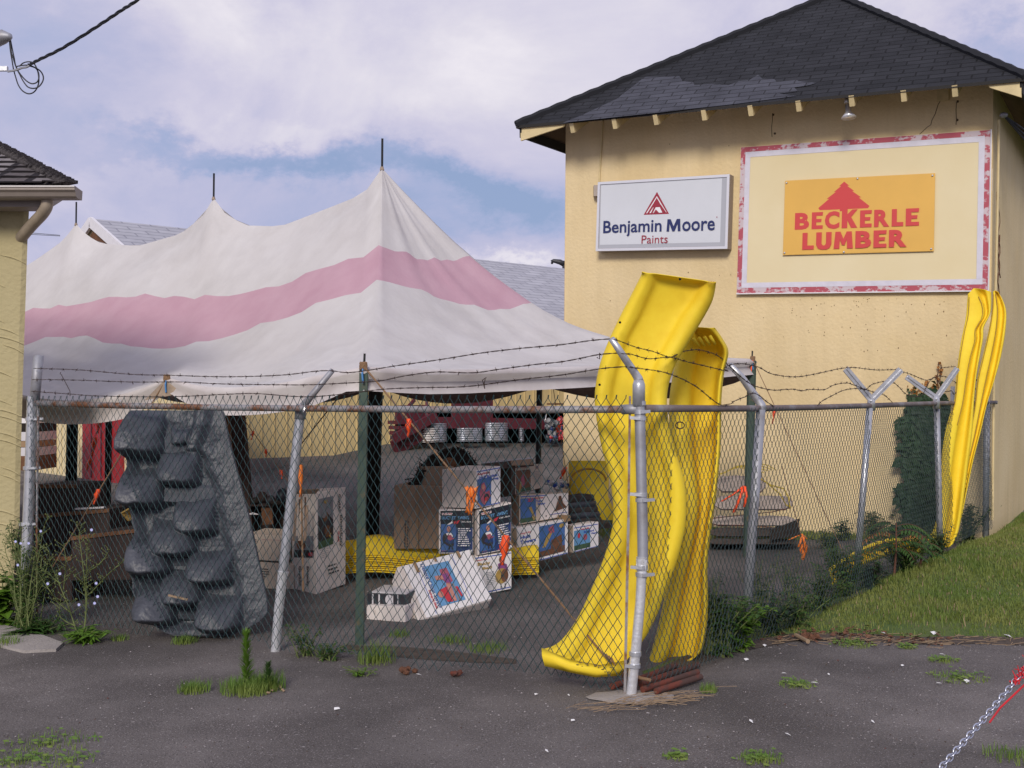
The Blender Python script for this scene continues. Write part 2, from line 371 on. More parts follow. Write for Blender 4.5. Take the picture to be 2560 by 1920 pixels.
mat('rock_grey', (.042, .046, .058), .48, vscale=8, col2=(.062, .067, .083), thr=(.35, .68), bump=.25, bscale=46, spec=.5)
mat('carton_white', (.74, .67, .63), .75, var=.05, vscale=5)
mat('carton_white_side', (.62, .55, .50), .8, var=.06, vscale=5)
mat('carton_beige', (.52, .43, .35), .8, var=.08, vscale=5)
mat('carton_brown', (.31, .215, .15), .85, var=.12, vscale=4)
mat('carton_dark', (.075, .052, .042), .9, var=.15, vscale=5)
mat('crate_dark', (.040, .023, .020), .85, var=.25, vscale=5)
mat('print_navy', (.022, .045, .15), .45)
mat('print_black', (.012, .014, .024), .45)
mat('print_blue', (.055, .13, .33), .45, var=.2, vscale=12)
mat('print_sky', (.13, .30, .52), .45, var=.12, vscale=9)
mat('print_line', (.03, .08, .40), .45)
mat('print_red', (.50, .035, .05), .45)
mat('print_skin', (.50, .22, .17), .6, var=.2, vscale=30)
mat('print_pink', (.36, .09, .13), .6, var=.3, vscale=30)
mat('print_purple', (.22, .06, .20), .6, var=.2, vscale=30)
mat('print_gold', (.40, .26, .07), .6, var=.2, vscale=30)
mat('print_green', (.05, .10, .05), .6, var=.3, vscale=25)
mat('print_brown', (.14, .06, .03), .6, var=.4, vscale=25)
mat('print_white', (.76, .73, .73), .6)
mat('print_dark', (.03, .025, .03), .6)
mat('print_grey', (.22, .22, .24), .6)
mat('packing_tape', (.30, .19, .10), .5)
mat('film_white', (.60, .58, .60), .35)
mat('dark_plastic', (.03, .03, .036), .5)
mat('fur_dark', (.020, .013, .010), .95, var=.6, vscale=30)
mat('red_steel', (.10, .016, .028), .6, var=.15, vscale=8)
mat('red_door', (.30, .010, .012), .55, var=.1, vscale=6)
mat('siding', (.62, .49, .25), .8, var=.05, vscale=3)
mat('siding_pale', (.68, .58, .36), .8, var=.05, vscale=3)
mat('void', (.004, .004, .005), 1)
mat('zinc', (.62, .65, .72), .3, .55, var=.15, vscale=10)
mat('brown_wood', (.14, .06, .025), .8, var=.3, vscale=8)
mat('stone_slab', (.36, .30, .27), .9, var=.2, vscale=6, bump=.6, bscale=30)
mat('stone_dark', (.06, .045, .04), .9, var=.3, vscale=6, bump=.6, bscale=30)
mat('band_yellow', (.42, .30, .03), .6)
mat('leaf', (.050, .115, .022), .6, var=.35, vscale=9, trans=.3)
mat('leaf_bright', (.11, .22, .02), .6, var=.3, vscale=9, trans=.3)
mat('leaf_dark', (.022, .058, .020), .65, var=.4, vscale=9, trans=.15)
mat('leaf_gold', (.30, .12, .02), .7, var=.3, vscale=9)
mat('stem', (.12, .15, .045), .7, var=.2, vscale=20)
mat('stem_brown', (.12, .05, .03), .8)
mat('flower_blue', (.50, .52, .85), .6)
mat('straw', (.27, .19, .12), .9, var=.2, vscale=30)
mat('chain_steel', (.50, .52, .60), .3, .85, var=.15, vscale=40)
mat('cord_red', (.55, .02, .03), .7, var=.2, vscale=40)
mat('clay_pipe', (.15, .035, .02), .9, vscale=12, col2=(.07, .035, .028), thr=(.40, .55))
mat('rust_brown', (.13, .055, .03), .9, var=.4, vscale=30, bump=.8, bscale=60)
mat('paper', (.75, .74, .74), .7)
mat('pebble', (.32, .29, .29), .9, var=.4, vscale=2)
mat('cable_black', (.012, .013, .018), .5)
mat('gutter', (.26, .22, .19), .5, .1, var=.08, vscale=8)
mat('gutter_lip', (.55, .52, .50), .45, .1)
mat('downspout', (.34, .28, .21), .55, .1, var=.12, vscale=12)
mat('glass_dark', (.03, .035, .04), .1)
# ---------------------------------------------------------------- the wall plane of the yellow building
BX = V((1.833, -1.0, -.0667)).normalized()          # along the wall, to the right
BN = V((.545, 1.0, .037)).normalized()              # into the building
BN = (BN-BX*BN.dot(BX)).normalized()
BP = G(2003, 1331)
def Wl(u, v, off=0.0): return hit(u, v, BP-BN*off, BN)
BU = BX.cross(BN).normalized()*1.0
if BU.z < 0: BU = -BU
# ---------------------------------------------------------------- ground
CORNER = G(1580, 1740)
FA, FB = V((.655, 6.09, 0)), V((5.12, 12.3, 0))      # side fence, from the corner post to the wall
FL = V((-3.37, 7.97, 0))                             # far left post of the front fence
edge_px = [(1560, 1740), (1640, 1690), (1720, 1650), (1800, 1628), (1900, 1608), (2000, 1592), (2140, 1592), (2300, 1604), (2420, 1600), (2560, 1604), (2900, 1612)]
edge_g = [G(u, v) for u, v in edge_px]
def sstep(a, b, x): t = max(0, min(1, (x-a)/(b-a))); return t*t*(3-2*t)
def front_y(x):
    for a, b in zip(edge_g, edge_g[1:]):
        if a.x <= x <= b.x: return a.y+(b.y-a.y)*(x-a.x)/(b.x-a.x)
    return edge_g[0].y if x < edge_g[0].x else edge_g[-1].y
def bank(x, y):
    """height of the grassy bank right of the side fence"""
    d = (FB-FA).normalized(); nrm = V((d.y, -d.x, 0)); s = (V((x, y, 0))-FA).dot(nrm)   # >0 right of the fence
    h = .17*sstep(0, 3.2, y-front_y(x))*sstep(-.35, .25, s)
    return h+.012*mnoise.noise(V((x*1.5, y*1.5, 0)))*sstep(0, .5, y-front_y(x))
mb = MB(); n = 120
mb.quad(V((-300, -60, 0)), V((300, -60, 0)), V((300, 600, 0)), V((-300, 600, 0)))
mb.build('asphalt', 'asphalt', kind='structure')
mb = MB(); rows = []
for i in range(70):
    r = []
    for j in range(60):
        xx = .75+ (14-.75)*(j/59)**1.3; t = i/69
        y0 = front_y(xx); y1 = 32
        yy = y0+(y1-y0)*t**1.8
        dd = (FB-FA).normalized(); nrm = V((dd.y, -dd.x, 0)); s = (V((xx, yy, 0))-FA).dot(nrm)
        if yy < 12.6 and s < -.25:                     # keep to the fence line
            k = -.25-s; q = V((xx, yy, 0))+nrm*k; xq, yq = q.x, q.y
        else: xq, yq = xx, yy
        if yq > 12.2: xq = max(xq, 5.02+(yq-12.2)*.5)
        r.append(V((xq, yq, .004+bank(xq, yq))))
    rows.append(r)
mb.grid(rows); mb.build('grass_bank', 'turf', smooth=True, kind='structure')
# soil strip with debris along the grass edge
mb = MB(); rows = []
for i in range(40):
    t = i/39*(len(edge_g)-1); k = min(int(t), len(edge_g)-2); p = edge_g[k].lerp(edge_g[k+1], t-k); p.z = 0
    w = .10+.06*mnoise.noise(p*2.5)
    rows.append([p+V((0, -w*1.2, .004)), p+V((0, 0, .010)), p+V((0, .08, .012+bank(p.x, p.y+.08)))])
mb.grid(rows); mb.build('soil_strip', 'soil', kind='structure')
# strip of earth under the front fence
mb = MB(); rows = []
a, b = G(860, 1618), G(1290, 1655)
for i in range(24):
    t = i/23; p = a.lerp(b, t); w = .05+.10*sin(pi*t)+.03*mnoise.noise(p*4)
    rows.append([p+V((0, -w, .003)), p+V((0, -w*.4, .012)), p+V((0, w*.5, .012)), p+V((0, w, .003))])
mb.grid(rows); mb.build('earth_strip', 'soil', kind='structure')
# concrete slab at the left and the footing round the corner post
mb = MB(); top = [G(u, v, .018) for u, v in ((-420, 1490), (0, 1560), (60, 1572), (110, 1588), (158, 1606), (140, 1622), (60, 1626), (0, 1612), (-500, 1640))]
bot = [V((p.x, p.y, -.02)) for p in top]; nn = len(top)
mb.add(top+bot, [tuple(range(nn))]+[(i, i+nn, (i+1) % nn+nn, (i+1) % nn) for i in range(nn)])
mb.build('concrete_slab', 'concrete', kind='structure')
mb = MB(); c = G(1582, 1745)
mb.add([c+V((0, 0, .02))]+[c+V(((.20+.05*random.random())*cos(a*pi/10), (.13+.03*random.random())*sin(a*pi/10), .006)) for a in range(20)], [(0, i+1, (i+1) % 20+1) for i in range(20)])
mb.build('concrete_footing', 'concrete', smooth=True, kind='structure')
# ---------------------------------------------------------------- yellow stucco building
tl, tr = Wl(1414.6, 303), Wl(2483.5, 203); bl, br = Wl(1406, 1345), Wl(2471, 1345)
root = thing('yellow_building', BP, 'large yellow stucco building with a black hip roof carrying two painted signs', 'building')
D = 9.0
mb = MB()
def wallgrid(a, b, c, d, nx, ny):
    g = [[(a.lerp(b, i/nx)).lerp(d.lerp(c, i/nx), j/ny) for i in range(nx+1)] for j in range(ny+1)]; mb.grid(g)
wallgrid(tl, tr, br, bl, 20, 20)
rise = V((0, 0, .55)); qd = [tl+(tr-tl).normalized()*.5, tr-(tr-tl).normalized()*.5]
mb.quad(tl, tr, qd[1]+rise*.3+BN*.02, qd[0]+rise*.3+BN*.02)
dn = V((0, 0, -.5)); wallgrid(bl, br, br+dn, bl+dn, 4, 1)
for a, b in ((tr, br+dn), (tl, bl+dn)):
    mb.quad(a, a+BN*D, b+BN*D, b)
mb.quad(tl+BN*D, tr+BN*D, br+BN*D+dn, bl+BN*D+dn)
mb.build('wall', 'stucco', root)
for pl in (((2352, 250), (2345, 262), (2338, 285), (2330, 300), (2327, 312), (2318, 318), (2300, 335), (2288, 348)), ((1931, 283), (1931, 300), (1929, 318), (1930, 342)),
           ((2391, 255), (2390, 275), (2391, 300), (2390, 312)), ((1640, 905), (1655, 925), (1652, 948), (1668, 975))):
    mb = MB(); mb.tube([Wl(u, v, .002) for u, v in pl], .0035, 5); mb.build('crack', 'crack', root)
for u, v in ((2394, 254), (2393, 300), (1933, 287), (1937, 334)):
    mb = MB(); mb.ball(Wl(u, v, .004), .014, .014, .014, 0, 8, 5); mb.build('bolt', 'crack', root)
mb = MB()
for k in range(110):
    u = random.gauss(2150, 130) if k < 70 else random.uniform(1430, 2460); v = 745+abs(random.gauss(0, 60)) if k < 70 else random.uniform(330, 1200)
    if u < 2440: mb.ball(Wl(u, v, .001), .003+random.random()*.006, .003, .003+random.random()*.008, 0, 5, 4)
mb.build('dirt_specks', 'dirt_spot', root, kind='stuff')
mb = MB(); q = [Wl(u, v, .02) for u, v in ((2342, 222), (2372, 219), (2372, 250), (2342, 253))]
mb.hexa([p+BN*.03 for p in q], q); mb.build('vent_plate', 'trim_cream', root)
mb = MB(); mb.tube([Wl(u, v, .012) for u, v in ((1507, 290), (1504, 350), (1501, 400), (1498, 456))], .012, 6); mb.build('conduit', 'trim_cream', root)
# roof: four slopes over an overhang
OV = .62
eL, eR = Wl(1290, 314, OV), Wl(2566, 194, OV)
along = (eR-eL); dep = BN*along.length*.98
APX = hit(2085, -12, eL+BN*(along.length*.49), BN)
c4 = [eL, eR, eR+dep, eL+dep]
roofm = MB(); U = along.normalized()
def slope(a, b, apex, mbx, mi=0, lift=0.0):
    up = (b-a).normalized(); nn_ = (b-a).cross(apex-a).normalized()
    if nn_.z < 0: nn_ = -nn_
    vs = [p+nn_*lift for p in (a, b, apex)]
    vv = nn_.cross(up); vv = vv if vv.z > 0 else -vv
    mbx.add(vs, [(0, 1, 2)], mi, [((p-a).dot(up), (p-a).dot(vv)) for p in vs]); return up, vv, nn_
for i in range(4): fr = slope(c4[i], c4[(i+1) % 4], APX, roofm)
roofm.build('roof', 'shingle_black', root)
mb = MB()      # underside and edge boards
th = V((0, 0, -.035))
for i in range(4):
    a, b = c4[i], c4[(i+1) % 4]; mb.quad(a, b, b+th, a+th, 1)
for i in range(4):
    a, b = c4[i], c4[(i+1) % 4]; mb.poly([a+th, b+th, APX+th*1.2], 0)
mb.build('soffit', ['soffit', 'fascia_dark'], root)
mb = MB()      # cream boards at the two side eaves
for e, s in ((eL, 1), (eR, -1)):
    a = e+U*s*.05+BN*.03+th*.9; b = a+dep-BN*.1
    mb.beam(a+V((0, 0, -.06)), b+V((0, 0, -.06)), .03, .12, mi=1)
    LB = .60 if s > 0 else .30; c_ = a+V((0, 0, -.10)); mb.hexa([c_+V((0, 0, -.06)), c_+U*s*LB+V((0, 0, .07)), c_+U*s*LB+BN*.03+V((0, 0, .07)), c_+BN*.03+V((0, 0, -.06))],
            [c_+V((0, 0, .10)), c_+U*s*(LB+.02)+V((0, 0, .10)), c_+U*s*(LB+.02)+BN*.03+V((0, 0, .10)), c_+BN*.03+V((0, 0, .10))])
mb.build('barge_board', ['trim_cream', 'fascia_dark'], root)
mb = MB()      # ridge caps along the hips
for e in (eL, eR):
    pts = [e.lerp(APX, t/40)+V((0, 0, .012+.01*(t % 2))) for t in range(41)]
    mb.tube(pts, .05, 6)
mb.build('hip_cap', 'shingle_black', root)
# lighter patch of shingles, laid over the front slope
a, b = c4[0], c4[1]; nn_ = (b-a).cross(APX-a).normalized(); nn_ = nn_ if nn_.z > 0 else -nn_
up = (b-a).normalized(); vv = nn_.cross(up); vv = vv if vv.z > 0 else -vv
mb = MB()
tp = [(250, 522), (330, 490), (480, 420), (600, 326), (700, 326), (745, 322), (760, 345), (805, 350), (810, 362), (890, 357), (955, 362), (1000, 345), (1040, 342), (1080, 318), (1100, 335), (1150, 336), (1160, 348),
      (1240, 338), (1255, 345), (1330, 352), (1300, 362), (1235, 372), (1250, 388), (1170, 398), (1245, 408), (1000, 440), (700, 474), (400, 506)]
vs = [hit(1260+u/1.7015, v/1.7015, a+nn_*.008, nn_) for u, v in tp]
mb.add(vs, [tuple(range(len(vs)))], 0, [((p-a).dot(up), (p-a).dot(vv)) for p in vs])
mb.build('shingle_patch', 'shingle_grey', root)
# rafter tails
for k, u in enumerate((1430, 1536, 1639, 1759.6, 1876, 1996, 2129, 2259, 2387)):
    vE = 306.5-.0965*(u-1414.6); p = Wl(u, vE+15, .60); q = p+BN*.62+V((0, 0, .30))
    mb = MB(); mb.beam(p, q, .055, .12, V((0, 0, 1))); mb.build('rafter_tail', 'trim_cream', root)
# floodlight under the eave
t = thing('floodlight', Wl(2119, 270, .3), 'silver cone floodlight hanging from the roof eave above the banner', 'lamp')
mb = MB(); p = Wl(2118, 246, .38); mb.tube([p+BN*.36+V((0, 0, .02)), p, p+V((0, 0, -.05))], [.02, .03, .035], 10); mb.build('bracket', 'steel', t, smooth=True)
mb = MB(); p2 = Wl(2120, 262, .38); p3 = Wl(2121, 281, .40); p4 = Wl(2122, 294, .41); mb.tube([p2, p3, p3.lerp(p4, .3), p4], [.03, .034, .05, .085], 14); mb.build('reflector', 'steel_bright', t, smooth=True)
# ---- light box sign
q = [Wl(u, v, .16) for u, v in ((1495.6, 455.6), (1824.7, 435.7), (1819, 622), (1490, 628))]
t = thing('light_box_sign', Wl(1657, 540, .16), 'white light box sign in an aluminium frame, navy lettering under a red triangle', 'sign')
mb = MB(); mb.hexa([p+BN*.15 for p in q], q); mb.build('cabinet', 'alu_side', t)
def inset(q, dx, dy=None):
    dy = dx if dy is None else dy
    f = lambda x, y: (q[0]*(1-x)+q[1]*x)*(1-y)+(q[3]*(1-x)+q[2]*x)*y
    return [f(dx, dy), f(1-dx, dy), f(1-dx, 1-dy), f(dx, 1-dy)]
mb = MB(); qi = inset(q, .018, .036); o_ = -BN*.012
for i in range(4):
    j = (i+1) % 4; mb.add([q[i]+o_, q[j]+o_, qi[j]+o_, qi[i]+o_, q[i]+BN*.004, q[j]+BN*.004, qi[j], qi[i]], [(0, 1, 2, 3), (0, 4, 5, 1), (2, 6, 7, 3)])
mb.build('frame', 'alu_frame', t)
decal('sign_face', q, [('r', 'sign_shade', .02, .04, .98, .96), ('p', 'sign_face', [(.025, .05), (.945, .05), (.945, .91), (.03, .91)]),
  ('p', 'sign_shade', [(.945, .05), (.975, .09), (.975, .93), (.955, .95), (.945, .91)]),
  ('p', 'maroon_ink', [(.465, .185), (.562, .50), (.368, .50)]), ('p', 'white_ink', [(.465, .245), (.543, .478), (.387, .478)]), ('p', 'maroon_ink', [(.465, .265), (.507, .400), (.423, .400)]),
  ('p', 'maroon_ink', [(.44, .345), (.452, .365), (.412, .478), (.396, .478)]), ('p', 'maroon_ink', [(.452, .365), (.462, .39), (.438, .478), (.424, .478)]), ('p', 'maroon_ink', [(.474, .34), (.486, .34), (.53, .478), (.512, .478)]),
  ('p', 'maroon_ink', [(.49, .39), (.498, .365), (.540, .478), (.528, .478)]), ('p', 'maroon_ink', [(.462, .43), (.485, .478), (.445, .478)]),
  ('t', 'navy_ink', 'Benjamin', .055, .565, .51, .80, .016), ('p', 'navy_ink', [(.548, .745), (.553, .575), (.577, .575), (.600, .675), (.623, .575), (.648, .575), (.653, .745), (.633, .745), (.630, .64), (.608, .745), (.592, .745), (.570, .64), (.567, .745)]), ('t', 'navy_ink', 'oore', .665, .612, .905, .748, .016), ('e', 'maroon_ink', .918, .57, .004, .008), ('t', 'maroon_ink', 'Paints', .36, .79, .56, .905, 0.0)],
  ['sign_shade', 'sign_face', 'maroon_ink', 'white_ink', 'navy_ink'], t, base=.003)
mb = MB(); p = Wl(1489, 478, .06); mb.box(p, .05, .10, .14); mb.build('junction_box', 'alu_side', t)
# ---- big painted sign board
q = [Wl(u, v, .05) for u, v in ((1852, 367.6), (2478, 323.5), (2471, 727), (1841, 734.6))]
t = thing('painted_sign_board', Wl(2160, 540, .05), 'large cream sign board with a worn red and white painted border', 'sign')
mb = MB(); mb.hexa([p+BN*.045 for p in q], q); mb.build('panel', 'board', t)
decal('painted_border', q, [('r', 'worn_red', 0.0015, .003, .9985, .036), ('r', 'worn_red', .0015, .960, .9985, .997), ('r', 'worn_red', .0015, .0365, .022, .9595), ('r', 'worn_red', .978, .0365, .9985, .9595),
   ('p', 'border_white', [(.022, .037), (.978, .037), (.978, .073), (.022, .073)]), ('r', 'border_white', .022, .925, .978, .9595), ('r', 'border_white', .022, .0735, .044, .9245), ('r', 'border_white', .956, .0735, .978, .9245)],
   ['worn_red', 'border_white'], t, base=.002, step=.0004)
mb = MB(); mb.beam(q[3]-BN*.004, q[2]-BN*.004, .012, .012); mb.beam(q[1]-BN*.004, q[2]-BN*.004, .012, .012); mb.build('edge_strip', 'white_paint', t)
# ---- banner
q = [Wl(u, v, .07) for u, v in ((1963, 452), (2338, 433), (2334.5, 628), (1957.5, 638))]
t = thing('orange_banner', Wl(2150, 535, .07), 'orange banner with a red fir tree and red lettering pinned on the cream board', 'banner')
def fir(cx, y0, w, h):
    L_ = [(0, 0), (.10, .16), (.06, .16), (.20, .36), (.16, .36), (.34, .60), (.29, .60), (.5, .92), (.47, 1.0), (.06, 1.0)]
    return [(cx+x*w, y0+y*h) for x, y in L_]+[(cx-x*w, y0+y*h) for x, y in reversed(L_)]
its = [('p', 'banner', [(0, 0), (.5, .006), (1, 0), (1, 1), (.5, .985), (0, 1)]), ('p', 'banner_red', fir(.41, .05, .345, .365)), ('r', 'banner_red', .385, .38, .43, .44)]
xs = (.085, .157, .222, .295, .375, .46, .555, .625, .70, .765, .83, .905)
GL = {'E': [(0, 0), (1, 0), (.97, .22), (.42, .22), (.42, .40), (.88, .40), (.86, .60), (.42, .60), (.42, .78), (1, .78), (1, 1), (0, 1)], 'L': [(0, 0), (.44, 0), (.44, .76), (1, .76), (1, 1), (0, 1)],
  'U': [(0, 0), (.36, 0), (.36, .66), (.44, .76), (.56, .76), (.64, .66), (.64, 0), (1, 0), (1, .70), (.88, .92), (.68, 1), (.32, 1), (.12, .92), (0, .70)],
  'M': [(0, 1), (.08, 0), (.34, 0), (.5, .42), (.66, 0), (.92, 0), (1, 1), (.70, 1), (.68, .46), (.57, .80), (.43, .80), (.32, .46), (.30, 1)],
  'K': [(0, 0), (.36, 0), (.36, .38), (.66, .18), (1, .18), (.60, .52), (1, 1), (.60, 1), (.36, .66), (.36, 1), (0, 1)]}
for ch, x0, x1, y0_, y1_ in (('B', .078, .178, .44, .665), ('E', .195, .272, .44, .665), ('C', .285, .385, .435, .67), ('K', .40, .505, .37, .665), ('E', .522, .60, .44, .665), ('R', .615, .715, .44, .665), ('L', .73, .805, .44, .665), ('E', .82, .905, .44, .665),
    ('L', .135, .215, .71, .935), ('U', .23, .335, .71, .94), ('M', .35, .48, .71, .935), ('B', .495, .60, .71, .935), ('E', .615, .70, .71, .935), ('R', .715, .83, .71, .935)):
    if ch in GL: its.append(('p', 'banner_red', [(x0+(x1-x0)*a, y0_+(y1_-y0_)*b) for a, b in GL[ch]]))
    else: its.append(('t', 'banner_red', ch, x0, y0_, x1, y1_, .05))
o = decal('sheet', q, its, ['banner', 'banner_red'], t, base=.006, step=.0008)
mb = MB(); mb.hexa([p+BN*.006 for p in q], [p-BN*.005 for p in q]); mb.build('backing', 'banner', t)
for x, y in ((.012, .03), (.5, .02), (.985, .03), (.985, .97), (.42, .98), (.012, .97)):
    p = (q[0]*(1-x)+q[1]*x)*(1-y)+(q[3]*(1-x)+q[2]*x)*y; mb = MB(); mb.ball(p-BN*.012, .012, .006, .012, 0, 8, 5); mb.build('grommet', 'steel', t, smooth=True)
# ---- side wall pipe and cables
t = thing('service_conduit', Wl(2487, 700, .0), 'thin vertical conduit with an insulator at the corner of the yellow building', 'conduit')
mb = MB(); mb.tube([Wl(2490, 300, -.03)+BX*.03, Wl(2487, 500, -.03)+BX*.03, Wl(2481, 760, -.03)+BX*.03, Wl(2477, 1000, -.03)+BX*.03, Wl(2474, 1300, -.03)+BX*.03], .014, 6); mb.build('pipe', 'trim_cream', t)
mb = MB(); p = Wl(2494, 289, -.02)+BX*.06; mb.ball(p, .045, .045, .03, 0, 10, 6); mb.build('insulator', 'steel_old', t, smooth=True)
mb = MB()
for k in range(3):
    e = p+BX*(.9)+BN*1.4+V((0, 0, -.35-.16*k)); m_ = p.lerp(e, .5)+V((0, 0, -.10-.05*k)); mb.tube([p, p.lerp(m_, .5)+V((0, 0, -.02)), m_, m_.lerp(e, .5), e], .012, 6)
mb.build('service_cable', ['cable_black'], t)
# vine stems on the shaded side wall
mb = MB()
for k in range(5):
    s = .25+.5*random.random(); z = 1.2+2*random.random(); pts = []
    for i in range(14): pts.append(tr*0+Wl(2483, 900)+BN*(s+.1*sin(i*1.3+k))+BX*.006+V((0, 0, -1.0+z+i*.07-.7))); s += .02*(random.random()-.4)
    mb.tube(pts, .006, 5)
mb.build('dead_vine', 'stem_brown', None, label='dead vine stems climbing the shaded side wall of the yellow building', cat='vine')
# ---------------------------------------------------------------- left stucco house
y0 = 8.35
t = thing('stucco_house', (-3.9, y0, 0), 'corner of a dull yellow stucco house with a gutter and worn shingle roof', 'house')
cor = [P(72, 480, y0), P(66, 600, y0), P(61, 750, y0), P(56, 900, y0), P(50, 1100, y0), P(46, 1300, y0), P(20, 1545, y0)]
cor[-1].z = 0
mb = MB(); g = []
for p in cor:
    g.append([V((-9, y0, p.z)), V((p.x-.6, y0, p.z)), V((p.x-.03, y0, p.z)), V((p.x, y0+.02, p.z)), V((p.x-.2, y0+.3, p.z)), V((p.x-4.4, y0+6, p.z))])
mb.grid(g)
random.seed(3)          # trowelled arcs in the stucco
for k in range(36):
    u = random.uniform(-160, 52); v = 520+k*29+random.uniform(-9, 9); w = random.uniform(45, 75)
    if u+w > 66-(v-600)*.02: u = 62-(v-600)*.02-w
    pts = [P(u+w*s, v+22*(s**.7)-6*sin(pi*s), y0-.001) for s in [i/8 for i in range(9)]]
    mb.tube(pts, [.002+.007*sin(pi*i/8) for i in range(9)], 5)
mb.build('wall', 'stucco_dull', t)
yg = 7.95
gp = [P(-600, 404, yg), P(189, 470, yg)]
gz = gp[1].z
mb = MB()                # K-style gutter profile along x
prof = [(.0, .012), (-.02, .0), (-.02, -.015), (.0, -.03), (.012, -.055), (.03, -.066), (.12, -.066), (.13, 0.0)]
g = []
for x in (-9.0, gp[1].x): g.append([V((x, yg+a, gz+b)) for a, b in prof])
mb.grid(g); mb.poly([V((gp[1].x, yg+a, gz+b)) for a, b in prof]); o = mb.build('gutter', 'gutter', t)
mb = MB(); mb.beam((-9, yg-.012, gz+.008), (gp[1].x, yg-.012, gz+.008), .03, .010); mb.build('gutter_lip', 'gutter_lip', t)
mb = MB(); xe = P(146, 495, 8.2).x; mb.hexa([V((-9, 8.1, gz-.105)), V((xe, 8.1, gz-.105)), V((xe-.15, 8.3, gz-.105)), V((-9, 8.3, gz-.105))], [V((-9, 8.1, gz-.02)), V((xe, 8.1, gz-.02)), V((xe, 8.3, gz-.02)), V((-9, 8.3, gz-.02))])
mb.build('fascia', 'gutter', t)
mb = MB(); pts = [P(118, 484, 8.06), P(118, 505, 8.06), P(115, 520, 8.07), P(104, 537, 8.12), P(86, 556, 8.2), P(68, 576, 8.28), P(55, 592, 8.36), P(42, 610, 8.5)]
mb.tube(cr_spline([tuple(p) for p in pts], 5), .042, 12); mb.build('downspout', 'downspout', t, smooth=True)
mb = MB(); hc = P(162, 462, 8.05); e0 = V((-9, 8.05, hc.z)); pk = V((hc.x-1.0, 8.05+1.0, hc.z+.51)); pk0 = V((-9, 9.05, hc.z+.51))
dr = (hc-e0).normalized(); nr = dr.cross(pk-hc).normalized(); nr = nr if nr.z > 0 else -nr; vv2 = nr.cross(dr)
vs = [e0, hc, pk, pk0]; mb.add(vs, [(0, 1, 2, 3)], 0, [((p-e0).dot(dr), abs((p-e0).dot(vv2))) for p in vs])
h2 = V((hc.x-5.6, 16, hc.z)); vs = [hc, h2, pk]; mb.add(vs, [(0, 1, 2)], 0, [(p.y, p.z*2) for p in vs])
mb.build('roof', 'shingle_worn', t)
mb = MB()                # ragged shingle butts along courses and hip
for r in range(8):
    zz = r*.13; base_y = 8.05+zz*.89*1.0; z_ = hc.z+zz*.455; x_ = hc.x-zz*.89
    x = x_
    while x > -4.6:
        w = .12+.14*random.random(); mb.add([V((x, base_y-.02+.015*random.random(), z_+.016)), V((x-w, base_y-.02, z_+.014+.01*random.random())), V((x-w, base_y+.12, z_+.075)), V((x, base_y+.12, z_+.075))], [(0, 1, 2, 3)], 0, [(x, 0), (x-w, 0), (x-w, .12), (x, .12)]); x -= w+.004
for k in range(26):
    p = hc.lerp(pk, k*.039); mb.box(p+V((0, 0, .018)), .15, .1, .018, rz=random.random()*.6-1.0)
o = mb.build('ragged_shingles', 'shingle_worn', t); solid(o, .008)
# ---------------------------------------------------------------- long building behind
RL, RR = P(237, 547, 22.5), P(1500, 705, 32.0); RR.z = RL.z-.05
ru = (RR-RL).normalized(); rp = V((ru.y, -ru.x, 0)); rp = rp if rp.y < 0 else -rp
hw = 5.67; RR2 = RL+ru*22
eh = 2.45
root = thing('long_warehouse', RL+rp*hw, 'long yellow clad building with pale shingle gable roof beyond the tent', 'building')
A = RL+rp*hw; A.z = 0; B = RR2+rp*hw; B.z = 0; A2 = RL-rp*hw; A2.z = 0; B2 = RR2-rp*hw; B2.z = 0
hz = lambda p, z: V((p.x, p.y, z))
zw = .62
mb = MB()
# front wall with the dock opening left free
def ws(p): return p
def along_px(u):    # point of the front wall seen at column u
    d = raw(u, 1000); n_ = rp; return hit(u, 1000, A, V((rp.x, rp.y, 0)).normalized())
s0 = along_px(1030); s1 = along_px(1600); s1 = s0+ru*9
def wq(p, q, z0, z1, mi=0): mb.add([hz(p, z0), hz(q, z0), hz(q, z1), hz(p, z1)], [(0, 1, 2, 3)], mi, [((p-A).length, z0), ((q-A).length, z0), ((q-A).length, z1), ((p-A).length, z1)])
mb_sid = mb
wq(A, s0, zw-.06, eh); wq(s0, s1, 1.36, eh); wq(s1, B, zw, eh)
mb.add([hz(A, 0), hz(A2, 0), hz(A2, eh), hz(RL, RL.z-.1), hz(A, eh)], [(0, 1, 2, 3, 4)], 1)
mb.quad(hz(A2, 0), hz(B2, 0), hz(B2, eh), hz(A2, eh)); mb.quad(hz(B, 0), hz(B2, 0), hz(B2, eh), hz(B, eh))
o = mb.build('wall', ['siding', 'siding_pale'], root)
mb = MB()             # standing ribs of the metal siding
k = 0.0; Lw = (s0-A).length
while k < 20:
    p = A+ru*k+rp*.0; z0 = zw-.05 if (k < Lw or k > Lw+9) else 1.4
    mb.beam(hz(p, z0)+rp*.006, hz(p, eh)+rp*.006, .03, .014, ru); k += .23
mb.build('siding_rib', 'siding', root); mb = MB()
k = .1
while k < 11.0:
    p = A+(A2-A).normalized()*k
    if not (3.05 < k < 5.9): mb.beam(hz(p, .02)-ru*.01, hz(p, 2.4)-ru*.01, .05, .02, rp, mi=1)
    k += .24
mb.build('siding_rib', ['siding', 'siding_pale'], root)
mb = MB(); mb.quad(hz(A, -.1)+rp*.03, hz(B, -.1)+rp*.03, hz(B, zw)+rp*.03, hz(A, zw)+rp*.03); mb.quad(hz(A, zw)+rp*.03, hz(B, zw)+rp*.03, hz(B, zw)-rp*.01, hz(A, zw)-rp*.01)
mb.build('plinth', 'plinth', root)
mb = MB(); back = -rp*2.2
